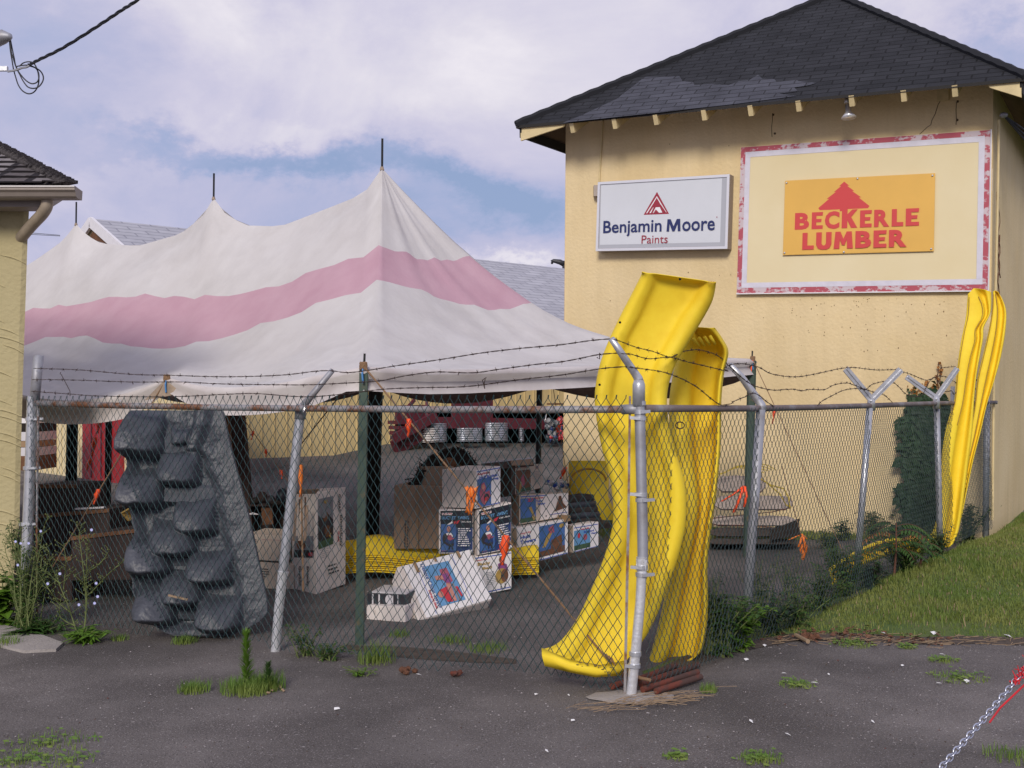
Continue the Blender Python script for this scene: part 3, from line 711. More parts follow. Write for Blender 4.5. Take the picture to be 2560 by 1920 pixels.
for a_, b_, c_, d_ in ((hz(s0, .5)+back, hz(s1, .5)+back, hz(s1, 1.5)+back, hz(s0, 1.5)+back), (hz(s0, zw), hz(s1, zw), hz(s1, zw)+back, hz(s0, zw)+back),
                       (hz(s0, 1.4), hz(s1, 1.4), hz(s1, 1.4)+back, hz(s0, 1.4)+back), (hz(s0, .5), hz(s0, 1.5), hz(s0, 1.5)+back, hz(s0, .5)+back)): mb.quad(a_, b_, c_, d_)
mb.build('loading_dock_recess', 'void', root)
mb = MB()
ridge_up = V((0, 0, 1))
for sgn, nm in ((1, 0), (-1, 0)):
    e1, e2 = RL+rp*sgn*(hw+.4)-ru*.06, RR2+rp*sgn*(hw+.4)+ru*.4
    slope_ = (RL.z-eh)/hw; e1.z = e2.z = eh-.4*slope_
    r1, r2 = RL-ru*.06, RR2+ru*.4; r2.z = r1.z = RL.z
    vs = [e1, e2, r2, r1]; wv = (r1-e1).length; lv = (e2-e1).length
    mb.add(vs, [(0, 1, 2, 3)], 0, [(0, 0), (lv, 0), (lv, wv), (0, wv)])
    if sgn == 1: E1, R1 = e1, r1
    else: E3 = e1
mb.build('roof', 'shingle_pale', root)
mb = MB(); mb.beam(R1+V((0, 0, -.07))-ru*.02, E1+V((0, 0, -.07))-ru*.02, .06, .20); mb.beam(R1+V((0, 0, -.07))-ru*.02, E3+V((0, 0, -.07))-ru*.02, .06, .20); mb.build('barge_board', 'white_paint', root)
mb = MB(); mb.poly([hz(RL, RL.z-.25)-ru*.03, hz(RL+rp*3.5, RL.z-.25-3.5*slope_)-ru*.03, hz(RL-rp*3.5, RL.z-.25-3.5*slope_)-ru*.03]); mb.build('gable_panel', 'brown_wood', root)
# red door in the gable wall
gd = (A2-A).normalized()
dl, drr = hit(212, 1100, A, ru), hit(312, 1100, A, ru)
ru2 = V((ru.x, ru.y, 0)).normalized()
mb = MB(); a_, b_ = hz(dl, .0)-ru2*.05, hz(drr, .0)-ru2*.05
mb.hexa([a_, b_, b_+ru2*.06, a_+ru2*.06], [p+V((0, 0, 2.3)) for p in (a_, b_, b_+ru2*.06, a_+ru2*.06)]); mb.build('door', 'red_door', root)
for k in range(1, 4):
    p = a_.lerp(b_, k/4)-ru2*.012; mb = MB(); mb.beam(p+V((0, 0, .05)), p+V((0, 0, 2.25)), .03, .02, ru2); mb.build('door_seam', 'red_steel', root)
# driveway rising to the dock, along the plinth
mb = MB(); g = []
rpn = V((rp.x, rp.y, 0)).normalized()
line = [(500, 1225), (560, 1200), (600, 1190), (700, 1168), (830, 1140), (965, 1111), (1100, 1109), (1250, 1108), (1420, 1107), (1500, 1107), (1600, 1107)]
w0 = [hit(u, v, A+rpn*.05, rpn) for u, v in line]
w0 = [V((A.x, A.y, 0))-ru*1.5+rpn*.05]+w0
for t in (0, .12, .3, .5, .7, .85, 1.0):
    g.append([V((p.x, p.y, 0))+rpn*(6.5*t)+V((0, 0, max(.004, (p.z-.0)*(1-t)**1.3+.004))) for p in w0])
mb.grid(g); mb.build('driveway', 'asphalt', smooth=True, kind='structure')
# ---------------------------------------------------------------- tent
TA = V((-.776, .63, 0)).normalized()                 # along the ridge, going left and away
C1 = P(910, 915, 7.39); C2 = P(420, 945, 8.74); C0 = P(1880, 897, 11.55)
PK = [P(955, 420, 11.1), P(534, 495, 12.8), P(190, 560, 14.6)]
C3 = C1+TA*4.95; C3.z = C2.z
C4 = C3+TA*2.6
def ridge(Lp):       # height and place of the ridge line Lp metres from peak 1
    xs = [(0, PK[0].z), (.25, PK[0].z-.23), (.7, 3.50), (1.5, 3.385), (2.1, 3.46), (2.45, 3.63), (2.65, PK[1].z), (2.85, 3.62), (3.25, 3.46), (4.1, 3.40), (4.9, 3.50), (5.25, 3.64), (5.49, PK[2].z), (5.8, 3.6), (6.5, 3.4), (8.3, 3.0)]
    for (a, za), (b, zb) in zip(xs, xs[1:]):
        if a <= Lp <= b: t = (Lp-a)/(b-a); z = za+(zb-za)*t; break
    base = PK[0].lerp(PK[1], Lp/2.65) if Lp <= 2.65 else PK[1].lerp(PK[2], (Lp-2.65)/2.84)
    return V((base.x, base.y, z))
def polyv(pts, u):
    for (a, va), (b, vb) in zip(pts, pts[1:]):
        if a <= u <= b: return va+(vb-va)*(u-a)/(b-a)
    return pts[0][1] if u < pts[0][0] else pts[-1][1]
BUP = [(-200, 800), (65, 776), (200, 766), (255, 745), (310, 731), (380, 740), (470, 748), (560, 744), (640, 726), (720, 700), (800, 665), (880, 634), (935, 620), (1000, 628), (1080, 652), (1140, 673), (1190, 692), (1260, 742), (1330, 806)]
BLO = [(-200, 905), (65, 865), (120, 846), (170, 835), (250, 846), (330, 863), (420, 874), (500, 862), (620, 822), (720, 788), (790, 756), (860, 720), (930, 700), (1000, 712), (1100, 742), (1200, 775), (1270, 796), (1330, 808)]
def pix(p):
    d = p-CAM; fy = d.y*cos(PITCH)+d.z*sin(PITCH); fz = -d.y*sin(PITCH)+d.z*cos(PITCH)
    return CU+F*d.x/fy, CV-F*fz/fy
def edge_front(T):   # canopy edge, T metres left of C1
    for a, b, ta, tb, sag in ((C1, C2, 0, 2.14, .10), (C2, C3, 2.14, 4.95, .16), (C3, C4, 4.95, 7.55, .12)):
        if T <= tb+1e-6:
            k = (T-ta)/(tb-ta); p = a.lerp(b, k); p.z -= sag*4*k*(1-k)**1.0*1.0 if True else 0; return p
ribs = []            # (ridge point, edge point, kind)
TL_ = [2.14*i/13 for i in range(1, 14)]+[2.14+2.81*i/16 for i in range(1, 17)]+[4.95+2.6*i/14 for i in range(1, 15)]
NF = len(TL_)
for T in reversed(TL_):
    Lp = T/2.14*2.65 if T <= 2.14 else (2.65+(T-2.14)/2.81*2.84 if T <= 4.95 else 5.49+(T-4.95)/2.6*2.7)
    ribs.append((ridge(Lp), edge_front(T), 'f', T))
NE = 26
for i in range(NE+1):
    k = i/NE; e = C1.lerp(C0, k); e.z -= .035*4*k*(1-k)
    ribs.append((PK[0].copy(), e, 'e', k))
# beyond C0: back side of the canopy
Bk = C0+TA*2.69; Bk.z = 1.90; Bk2 = C0+TA*5.38; Bk2.z = 1.9; Bk3 = C0+TA*8.07; Bk3.z = 1.9; Bk4 = C0+TA*10.8; Bk4.z = 1.9
def edge_back(T):
    pts = [C0, Bk, Bk2, Bk3, Bk4]; k = min(int(T/2.69), 3); f = T/2.69-k; p = pts[k].lerp(pts[k+1], min(1, f)); p.z -= .215*4*f*(1-f); return p
NB = 44
for i in range(1, NB+1):
    T = 10.76*i/NB
    Lp = 0 if T < 2.69 else (T-2.69)/8.07*8.3
    ribs.append((ridge(min(8.29, Lp)), edge_back(T), 'b', T))
rows_t = [0, .02, .05, .09, .14, .19]; mid = 5; low = 16
grid_ = []; bandrows = (len(rows_t), len(rows_t)+mid)
RS = {}
def pt(r, e, t, p):
    rz = RS.get((round(r.x, 4), round(r.y, 4), round(r.z, 4)), r.z)
    q = r.lerp(e, t); q.z = e.z+(rz-e.z)*(1-t)**p+(r.z-rz)*max(0, 1-t/.22)**1.6; return q
for T_ in TL_:
    Lp = T_/2.14*2.65 if T_ <= 2.14 else (2.65+(T_-2.14)/2.81*2.84 if T_ <= 4.95 else 5.49+(T_-4.95)/2.6*2.7)
    r_ = ridge(Lp); k_ = min(1.0, Lp/.9); zs = sum(ridge(max(0, min(8.2, Lp+d_))).z for d_ in (-.9, -.6, -.3, 0, .3, .6, .9))/7
    RS[(round(r_.x, 4), round(r_.y, 4), round(r_.z, 4))] = r_.z+(zs-r_.z)*k_
cols = []
for (r, e, kd, T) in ribs:
    p_, tu, tl = 2.1, .25, .37
    if kd == 'f' or kd == 'e':
        def vat(t, p): return pix(pt(r, e, t, p))
        # sag of each rib chosen so that the stripe sits where it does on the cloth
        tu = .25 if kd == 'f' else .25-.02*min(1, T*1.3)
        lo, hi = 1.0, 4.5
        for _ in range(30):
            m_ = (lo+hi)/2; u_, v_ = vat(tu, m_)
            if v_ < polyv(BUP, u_): lo = m_
            else: hi = m_
        p_ = (lo+hi)/2
        if kd == 'e': p_ = min(p_, 2.45)
        lo, hi = tu+.01, .7
        for _ in range(30):
            m_ = (lo+hi)/2; u_, v_ = vat(m_, p_)
            if v_ < polyv(BLO, u_): lo = m_
            else: hi = m_
        tl = max(tu+.03, min(.5 if kd == 'f' else .47-.075*T, (lo+hi)/2))
    cols.append([r, e, kd, T, p_, tu, tl])
# smooth the fitted values along the canopy
for it in range(7):
    c2 = [c[:] for c in cols]
    for i in range(1, len(cols)-1):
        if cols[i][2] in 'fe' and cols[i+1][2] in 'fe':
            for k in (4, 6): c2[i][k] = (cols[i-1][k]+2*cols[i][k]+cols[i+1][k])/4
    cols = c2
allrows = []
for (r, e, kd, T, p_, tu, tl) in cols:
    ts = [tu*x for x in (0, .06, .14, .26, .42, .6, .8)]+[tu+(tl-tu)*x/5 for x in range(5)]+[tl+(1-tl)*x/18 for x in range(19)]
    col = []
    for t in ts:
        q = pt(r, e, t, p_)
        # folds running into the pole tops, and drag wrinkles
        w = 0
        for c_ in (C1, C2, C0, C3):
            dd = (q-c_); dist = math.hypot(dd.x, dd.y)
            if dist < 2.6:
                ang = math.atan2(dd.y, dd.x); w += (.055*(abs(sin(ang*7+c_.x*3))-.6)+.030*(abs(sin(ang*15+c_.y*5))-.6)+.012*sin(ang*31))*min(1, dist/.5)*max(0, 1-dist/2.6)**1.3
        for c_ in PK:
            dd = (q-c_); dist = math.hypot(dd.x, dd.y)
            if dist < 1.9: ang = math.atan2(dd.y, dd.x); w += (.026*sin(ang*9)+.014*sin(ang*21))*min(1, dist/.4)*max(0, 1-dist/1.9)
        w += (.028*mnoise.noise(q*1.1+V((3, 1, 0)))+.018*mnoise.noise(V((q.x*2.2+q.y, q.y*4.5, 1)))+.007*mnoise.noise(q*9.0))*min(1, 4*t*(1-t))
        q.z += w; col.append(q)
    allrows.append(col)
tent = thing('pole_tent', V((PK[1].x, PK[1].y, 0)), 'white canvas pole tent with a pink stripe and three peaks', 'tent')
mb = MB(); nb = 7
g = [[c[i] for c in allrows] for i in range(len(allrows[0]))]
mb.grid(g, mf=lambda i, j: 1 if (7 <= i < 12 and (j < NF+NE)) else 0)
# the stripe wraps a little onto the back slope
o = mb.build('canopy', ['canvas', 'canvas_pink'], tent, smooth=True)
# valance flap hanging from the edge
mb = MB(); g = [[], [], [], []]
for (r, e, kd, T, *_), col in zip(cols, allrows):
    b_ = col[-1]; outw = V((e.x-r.x, e.y-r.y, 0)).normalized()
    if kd == 'f':
        near = min(abs(T-2.14), abs(T-0), abs(T-4.95)); drop = .11+.09*min(1, near/.5); wob = .02*sin(T*9)+.012*sin(T*23)
    elif kd == 'e':
        near = min(T, 1-T)*5.4; drop = .155+.015*min(1, near/.8); wob = .018*sin(T*21)+.01*sin(T*47)
    else:
        drop = .17; wob = .01*sin(T*9)
    for k, (f, push) in enumerate(((0, 0), (.22, .055), (.5, -.025), (1, .03))):
        g[k].append(b_+outw*(push+wob*f)+V((0, 0, -drop*f)))
nfe = NF+NE+1
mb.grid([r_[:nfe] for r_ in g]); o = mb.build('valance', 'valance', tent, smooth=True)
mb = MB(); mb.grid([r_[nfe-1:] for r_ in g]); o = mb.build('rear_valance', 'valance_shaded', tent, smooth=True)
# torn triangle of lining at C2
mb = MB(); c = C2; mb.poly([c+V((0, -.03, .0)), c+V((.22, -.03, -.16)), c+V((.05, -.05, -.13)), c+V((-.17, -.03, -.17))]); mb.build('lining_flap', 'canvas_dirty', tent)
for k, p in enumerate(PK):
    mb = MB(); b = (V((p.x-.10, p.y, 0)), V((p.x-.05, p.y, 0)))[k > 0]
    mb.tube([b, b.lerp(p, .8), p+V((0, 0, -.10))], [(.07, .06, .07)[k], (.07, .06, .07)[k], .015], 12); mb.build('king_pole', 'pole_black', tent, smooth=True)
    mb = MB(); mb.tube([p+V((0, 0, -.1)), p+V((.003, 0, .285 if k == 0 else (.275 if k == 1 else .28)))], .011, 8); mb.build('spike', 'pole_black', tent)
    mb = MB(); mb.tube([p+V((0, 0, -.02)), p+V((0, 0, .012))], [.022, .014], 10); mb.build('peak_collar', 'canvas_dirty', tent)
for k, (p, b, r_, m_) in enumerate(((C1, G(899, 1610), .030, 'pole_green'), (C0, G(1868, 1392), .045, 'pole_green'), (Bk, V((Bk.x-.03, Bk.y, 0)), .034, 'pole_black'), (P(272, 1035, 12.5), G(268, 1360), .035, 'pole_black'))):
    top = p+V((0, 0, -.02))
    mb = MB(); sq = 4 if k < 1 else 8; mb.tube([b, top], r_*1.25 if sq == 4 else r_, sq if sq == 4 else 10); mb.build('side_pole', m_, tent)
    if k < 3: mb = MB(); mb.tube([top, top+V((.004, 0, .10))], .008, 6); mb.build('spike', 'pole_black', tent)
for c in (C1, C2, C0):
    mb = MB()
    for k in range(5): mb.tube([c+V((.02*cos(a), -.03+.02*sin(a)*.5, .02*sin(a*1.3+k))) for a in [i*pi/5+k for i in range(11)]], .008, 6)
    mb.tube([c+V((0, -.03, 0)), c+V((-.005, -.05, -.05)), c+V((.0, -.05, -.11))], .007, 5, 1)
    mb.build('rope_knot', ['rope', 'tape_blue'], tent)
# brown post standing beside the rock wall
t = thing('brown_post', G(600, 1360), 'dark brown square timber post behind the grey rock climbing wall', 'post')
mb = MB(); a_, b_ = P(612, 1330, 10.4), P(582, 985, 10.4); mb.beam(a_, b_, .17, .12, V((0, 1, 0))); mb.build('timber', 'pole_brown', t)
mb = MB(); mb.beam(P(596, 1330, 10.33), P(566, 985, 10.33), .03, .03, V((0, 1, 0))); mb.build('corner_strip', 'brown_wood', t)
# ---------------------------------------------------------------- guy ropes with flags
def rope(p, q, label, r=.0055, flags=(), sag=.0, wire='rope'):
    n_ = 14; pts = [V(p).lerp(V(q), i/n_)+V((0, 0, -sag*4*(i/n_)*(1-i/n_))) for i in range(n_+1)]
    t_ = thing('guy_rope', V(q), label, 'rope', 'guy ropes of the tent')
    mb = MB(); mb.tube(pts, r, 6); mb.build('cord', wire, t_)
    for (f, lng, wd, dx, m_) in flags:
        c = V(p).lerp(V(q), f)+V((0, -.012, -sag*4*f*(1-f)))
        mb = MB(); g = []
        for i in range(7):
            k = i/6; g.append([c+V((dx*k-wd*(.35+.65*sin(pi*min(1, k+.25)))*.5+.006*sin(i*2), .004*sin(i*3), .01-lng*k)), c+V((dx*k+.004*sin(i*2.1), -.012-.004*sin(i), .01-lng*k)), c+V((dx*k+wd*(.35+.65*sin(pi*min(1, k+.2)))*.5, .004*sin(i*3+1), .01-lng*k))])
        mb.grid(g); mb.tube([c+V((0, 0, .012)), c+V((0, 0, -.012))], .012, 6); o = mb.build('marker_flag', m_, t_, smooth=True); solid(o, .002)
    return t_
rope(C1+V((0, -.03, 0)), P(1545, 1680, 6.25)*1.0, 'guy rope from the front tent corner down to the corner post with three orange flags', flags=((.205, .115, .036, -.004, 'tape_orange'), (.60, .17, .055, -.02, 'tape_orange')), r=.006)
rope(C1+V((0, -.02, 0)), P(745, 1120, 8.8), 'thin guy rope running down left from the front tent corner', r=.005)
rope(P(600, 1035, 9.6), P(722, 1205, 9.2), 'slack guy rope with small red flags behind the leaning fence post', r=.0035, flags=((.28, .07, .02, -.01, 'tape_orange'), (.55, .06, .02, 0, 'tape_orange'), (.85, .07, .025, .01, 'tape_orange')))
rope(C2+V((0, -.02, 0)), P(130, 1420, 8.5), 'guy rope from the second tent corner down to the left with red flags', r=.005, flags=((.36, .09, .03, -.02, 'tape_orange'), (.60, .11, .04, -.03, 'tape_orange')))
rope(P(252, 1035, 15.5), P(222, 1170, 15.5), 'short cord of orange flags hanging before the red door', r=.004, flags=((.1, .2, .06, -.02, 'tape_orange'), (.45, .25, .07, -.04, 'tape_orange'), (.85, .15, .06, -.05, 'tape_orange')))
rope(P(752, 1160, 8.0), P(758, 1480, 8.0), 'bundle of ropes hanging on the tall white carton with orange tape', r=.007, flags=((.02, .22, .035, .0, 'flag_orange'),))
rope(P(1383, 970, 13.0), P(1432, 1290, 11.2), 'thin dark guy wire with an orange flag beside the yellow wall', r=.004, flags=((.33, .08, .05, -.02, 'tape_orange'), (.66, .12, .05, -.05, 'tape_orange')))
rope(C0+V((0, -.02, 0)), P(2155, 1480, 9.6), 'guy rope from the right tent corner across the yellow wall with orange ribbons', r=.004, flags=((.24, .17, .03, -.03, 'tape_orange'), (.0, .3, .03, -.03, 'tape_orange')))
rope(P(1955, 1165, 11.0), P(2010, 1365, 10.4), 'dark guy wire tied off in front of the slab stack with an orange bow', r=.004, flags=((.99, .14, .07, -.01, 'flag_orange'),))
rope(P(2200, 1345, 10.2), P(2310, 1425, 9.9), 'loose cord slanting over the fallen slide by the ivy', r=.005)
mb = MB()     # rag knotted on the long rope
c = C1.lerp(P(1545, 1680, 6.25), .462)+V((0, -.02, 0)); random.seed(5)
for k in range(5):
    g = []
    for i in range(6):
        z = .045-(.030+.004*sin(k*2.2))*i; w = (.020+.010*sin(i*1.7+k*2))*(1-.08*i); x = (k-2)*.014*(1-.1*i)+.008*sin(i+k*1.7)
        g.append([c+V((x-w*.5+.006*sin(i*2+k), -.01*k+.008*sin(i), z)), c+V((x, -.014-.01*k, z)), c+V((x+w*.5, -.006*k, z+.01))])
    mb.grid(g)
o = mb.build('orange_rag', 'flag_orange', None, smooth=True, label='crumpled orange rag knotted round the guy rope before the cartons', cat='rag'); solid(o, .002)
# stake
mb = MB(); mb.tube([P(1520, 1640, 6.28), P(1545, 1690, 6.25), P(1560, 1672, 6.2), P(1600, 1695, 6.12), P(1625, 1700, 6.05)], .009, 6)
for k in range(6): mb.tube([P(1515+k*8+6*sin(k*2), 1635+k*9, 6.26), P(1530+k*7, 1655+k*7, 6.2), P(1520+k*9, 1668+k*6, 6.24)], .005, 5)
mb.build('rope_bundle', 'rope', None, label='tangled brown rope knotted around the foot of the corner fence post', cat='rope')
# ---------------------------------------------------------------- chain link fences
def chain_mesh(A_, B_, z0f, z1, w, hh, r, push=0.0, wav=None, mi=0):
    """interlocked zigzag wires between A_ and B_, bottom at z0f(s)"""
    d = (B_-A_); Ln = d.length; d = d.normalized(); nn = V((d.y, -d.x, 0))
    mb = MB(); nw = int(Ln/w)
    for k in range(nw):
        pts = []; z0 = z0f((k+.5)*w/Ln); nr = int(z1/hh)
        for j in range(nr+1):
            s = (k+((j+k) % 2))*w; z = z1-(nr-j)*hh
            if z < z0: continue
            side = .0035*(1 if (j+k) % 2 else -1)
            wx = wz = wy = 0.0
            if wav: wx, wy, wz = wav(s/Ln, z)
            pts.append(A_+d*(s+wx)+nn*(push+side+wy)+V((0, 0, z+wz)))
        # knuckle at the top and the bottom
        e = pts[-1]; pts += [e+V((0, 0, .018))+d*.004]
        vs = []; n = 4
        # cheap tube with fixed frame
        o = len(mb.v)
        for i, p in enumerate(pts):
            a = (pts[min(i+1, len(pts)-1)]-pts[max(i-1, 0)]).normalized(); u = nn; v_ = V((0, 0, 1))
            if i not in (0, len(pts)-1): v_ = d
            for q in (nn*r, (d if i % 1 == 0 else d)*r*1.25, nn*-r, d*-r*1.25): mb.v.append(tuple(p+q))
        for i in range(len(pts)-1):
            for q in range(4): mb.f.append((o+i*4+q, o+i*4+(q+1) % 4, o+(i+1)*4+(q+1) % 4, o+(i+1)*4+q)); mb.m.append(mi)
    return mb
FC = V((.655, 6.09, 0))
def wav1(s, z):
    lo = max(0, 1-z/.5)
    return (.012*sin(s*9+z*3)+.02*sin(s*17)*lo, .02*sin(s*11)*lo+.006*sin(s*23+z*4), -.0+.006*sin(s*31)*lo)
ff = thing('front_fence', FC, 'green chain link fence with barbed wire facing the camera in front of the tent', 'fence')
PL = FL.lerp(FC, 0)
chain_mesh(FL+V((.03, -.03, 0)), FC+V((-.06, -.028, 0)), lambda s: .035+.03*sin(s*13)**2, 1.575, .0272, .0375, .0019, wav=wav1).build('wire_mesh', 'green_wire', ff)
def pp(u, v, y): return P(u, v, y)
yl, ymid, yc = 7.97, 7.2, 6.09
mb = MB(); pts = [pp(88, 1008, 7.95), pp(300, 1014, 7.62), pp(560, 1019, 7.24+.16), pp(760, 1021, 7.12), pp(1100, 1024, 6.65), pp(1400, 1024, 6.27), pp(1592, 1023, 6.10)]
mb.tube(pts, .0205, 12); mb.build('top_rail', 'rusty_pipe', ff, smooth=True)
mb = MB()
for u, v in ((1580, 1022),): mb.tube([pp(1556, 1024, 6.14), pp(1598, 1022, 6.09)], .027, 12)
mb.build('rail_cup', 'steel_old', ff, smooth=True)
# posts
def post(parent, pts, r, m_, name='post', bands=()):
    mb = MB(); mb.tube(pts, r, 16); o = mb.build(name, m_, parent, smooth=True, auto=40); return o
o = post(ff, [pp(58, 1600, yl), pp(66, 1400, yl), pp(76, 1150, yl), pp(81, 1000, yl), pp(82, 992, yl)], [.036]*5, 'steel')
mb = MB(); mb.tube([pp(86, 1010, yl), pp(97, 888, yl)], .034, 12); mb.build('extension_pipe', 'steel_old', ff, smooth=True)
mb = MB(); mb.tube([pp(93, 1590, 7.93), pp(84+8, 1300, 7.93), pp(96, 1020, 7.93)], .008, 6); mb.build('tension_bar', 'rusty_pipe', ff)
o = post(ff, [pp(688, 1632, ymid), pp(697, 1520, ymid), pp(706, 1440, ymid), pp(708, 1428, ymid)], [.029, .030, .031, .036], 'steel_bright')
o = post(ff, [pp(706, 1436, ymid), pp(722, 1300, ymid), pp(738, 1150, ymid), pp(750, 1040, ymid), pp(752, 1018, ymid)], [.030, .031, .030, .031, .030], 'steel')
mb = MB(); mb.tube([pp(750, 1048, ymid), pp(752, 1018, ymid), pp(752, 1010, ymid)], [.035, .035, .026], 14); mb.tube([pp(752, 1022, ymid), pp(770, 1000, ymid-.02), pp(831, 926, ymid-.09)], [.026, .022, .017], 12); mb.build('barbed_wire_arm', 'steel_old', ff, smooth=True)
o = post(ff, [pp(1577, 1746, yc), pp(1590, 1620, yc), pp(1601, 1500, yc), pp(1605, 1412, yc), pp(1605, 1392, yc)], [.027, .027, .026, .026, .031], 'steel_bright')
o = post(ff, [pp(1607, 1405, yc), pp(1606, 1300, yc), pp(1603, 1180, yc), pp(1600, 1050, yc), pp(1597, 985, yc)], [.0275, .0285, .028, .028, .0275], 'steel_old')
mb = MB()
for i in range(6):       # crimped tongue at the joint of the sleeve
    a = i*pi/3; c = pp(1605, 1398, yc); mb.add([c+V((.031*cos(a-.35), .031*sin(a-.35), .0)), c+V((.031*cos(a+.35), .031*sin(a+.35), 0)), c+V((.030*cos(a), .030*sin(a), -.06))], [(0, 1, 2)])
o = mb.build('crimped_sleeve', 'steel_bright', ff); solid(o, .003)
mb = MB(); mb.tube([pp(1597, 1015, yc), pp(1597, 962, yc), pp(1597, 950, yc)], [.0335, .033, .026], 16)
mb.tube([pp(1597, 955, yc), pp(1595, 945, yc), pp(1588, 934, yc-.01), pp(1558, 890, yc-.04), pp(1529, 847, yc-.08)], [.028, .024, .022, .02, .0175], 12); mb.build('barbed_wire_arm', 'steel', ff, smooth=True)
def ring(c, r_, h=.022, tail=None):
    mb = MB(); mb.tube([c-V((0, 0, h/2)), c+V((0, 0, h/2))], r_, 16)
    if tail: mb.beam(c+V((0, -r_, 0)), c+V((tail, -r_*.6, .004)), .016, .016)
    return mb
for u, v, tl_ in ((1599, 1008, 0), (1600, 1030, .05), (1600, 1046, -.055), (1603, 1236, -.06), (1604, 1250, .065), (1604, 1418, -.06), (1604, 1436, .065), (1588, 1634, 0), (1586, 1664, -.05)):
    ring(pp(u, v, yc), .0325, tail=tl_).build('tension_band', 'steel', ff, smooth=True, auto=40)
for u, v in ((79, 1048), (73, 1170), (63, 1310)):
    ring(pp(u, v, yl), .041, tail=.09).build('tension_band', 'steel', ff, smooth=True, auto=40)
mb = MB(); mb.beam(pp(1575, 990, 6.12), pp(1571, 1300, 6.12), .012, .006, V((0, 1, 0))); mb.beam(pp(1571, 1300, 6.12), pp(1562, 1738, 6.12), .014, .006, V((0, 1, 0))); mb.build('tension_bar', 'rusty_pipe', ff)
# barbed strands
def barbed(parent, pts, y_of, label=None):
    P3 = [P(u, v, y_of(u)) for u, v in pts]; sp = [V(p) for p in cr_spline([tuple(p) for p in P3], 8)]
    # even steps
    step = .012; out_ = []; acc = 0
    for a, b in zip(sp, sp[1:]):
        Lg = (b-a).length
        while acc < Lg: out_.append(a.lerp(b, acc/Lg)); acc += step
        acc -= Lg
    mb = MB(); s1, s2 = [], []
    for i, p in enumerate(out_):
        d = (out_[min(i+1, len(out_)-1)]-out_[max(0, i-1)])
        if d.length < 1e-7: continue
        d.normalize(); a = d.cross(V((0, 0, 1))).normalized(); b = a.cross(d); an = i*.55
        o_ = (a*cos(an)+b*sin(an))*.0024; s1.append(p+o_); s2.append(p-o_)
    mb.tube(s1[::2], .0017, 4); mb.tube(s2[::2], .0017, 4)
    k = random.randint(2, 6)
    while k < len(out_)-1:
        p = out_[k]; d = (out_[k+1]-out_[k-1]).normalized(); a = d.cross(V((0, 0, 1))).normalized(); b = a.cross(d)
        mb.ball(p, .006, .006, .005, 0, 6, 4)
        for q in range(4):
            an = random.random()*6.28; w_ = (a*cos(an)+b*sin(an)+d*(random.random()-.5)*1.2).normalized()*.017
            mb.tube([p, p+w_], [.0016, .0007], 4)
        k += random.randint(8, 10)
    return mb.build('barbed_wire', 'barb_wire', parent)
def yfront(u): return FL.y+(FC.y-FL.y)*max(0, min(1, (u-90)/1500))**.9-.06
def ypx_side(u):     # distance of the side fence seen at column u
    x = (u-CU)/F; dx, dy = FB.x-FA.x, FB.y-FA.y
    s = (x*FA.y-FA.x)/(dx-x*dy); return FA.y+dy*max(-.02, s)
barbed(ff, [(84, 921), (200, 925), (330, 936), (420, 938), (560, 942), (700, 938), (790, 928), (829, 927), (880, 931), (1000, 913), (1100, 899), (1200, 883), (1300, 871), (1400, 862), (1480, 851), (1529, 847)], yfront)
barbed(ff, [(80, 949), (180, 950), (330, 955), (450, 955), (560, 960), (700, 962), (770, 962), (860, 958), (950, 952), (1010, 940), (1090, 930), (1180, 932), (1250, 923), (1340, 911), (1400, 905), (1450, 896), (1500, 886), (1560, 882)], yfront)
barbed(ff, [(78, 978), (160, 984), (250, 990), (420, 992), (560, 986), (640, 984), (760, 992), (860, 985), (960, 973), (1060, 969), (1170, 966), (1300, 949), (1400, 938), (1500, 922), (1560, 917), (1590, 919)], yfront)
mb = MB(); mb.tube([pp(1235-22, 948, 6.4), pp(1210, 960, 6.4), pp(1212, 972, 6.4), pp(1206, 950, 6.4), pp(1216, 944, 6.4)], .003, 5)
mb.tube([pp(152, 930, 7.7), pp(150, 935, 7.7), pp(153, 936, 7.7), pp(175, 978, 7.7), pp(175, 990, 7.7)], .0025, 5)
mb.tube([pp(1499, 882, 6.05), pp(1499, 898, 6.05), pp(1492, 893, 6.05)], .003, 5); mb.build('wire_tie', 'barb_wire', ff)
mb = MB()
for c in ((1364, 1046), (760, 1022), (300, 1013)):
    p = pp(c[0], c[1]-2, yfront(c[0])+.06); mb.tube([p+V((.026*sin(a)*.2, .026*cos(a), .026*sin(a))) for a in [i*pi/6 for i in range(13)]], .0025, 5)
mb.build('rail_tie', 'steel_bright', ff)
# ---- side fence
sf = thing('side_fence', (FA+FB)/2, 'chain link fence running back from the corner post to the yellow building corner', 'fence')
sf.location.z = 0
def zb(s): return .03+.15*sstep(.25, .95, s)
def wav2(s, z):
    lo = max(0, 1-z/.5); return (.012*sin(s*13+z*3), .02*sin(s*19)*lo+.008*sin(s*31+z*5), .0)
dS = (FB-FA).normalized()
chain_mesh(FA+dS*.05+V((.02, -.0, 0)), FB, zb, 1.50, .0272, .0375, .0019, wav=wav2).build('wire_mesh', 'side_wire', sf)
mb = MB(); pts = [pp(1598, 1021, 6.09), pp(1750, 1021.5, ypx_side(1750)), pp(1900, 1021, ypx_side(1900)), pp(2050, 1018, ypx_side(2050)), pp(2175, 1014, ypx_side(2175)), pp(2350, 1008, ypx_side(2350)), pp(2490, 1006, 12.55)]
mb.tube(pts, .0205, 12); mb.build('top_rail', 'rusty_rail', sf, smooth=True)
def spx(u, v, dy=0): return P(u, v, ypx_side(u)+dy)
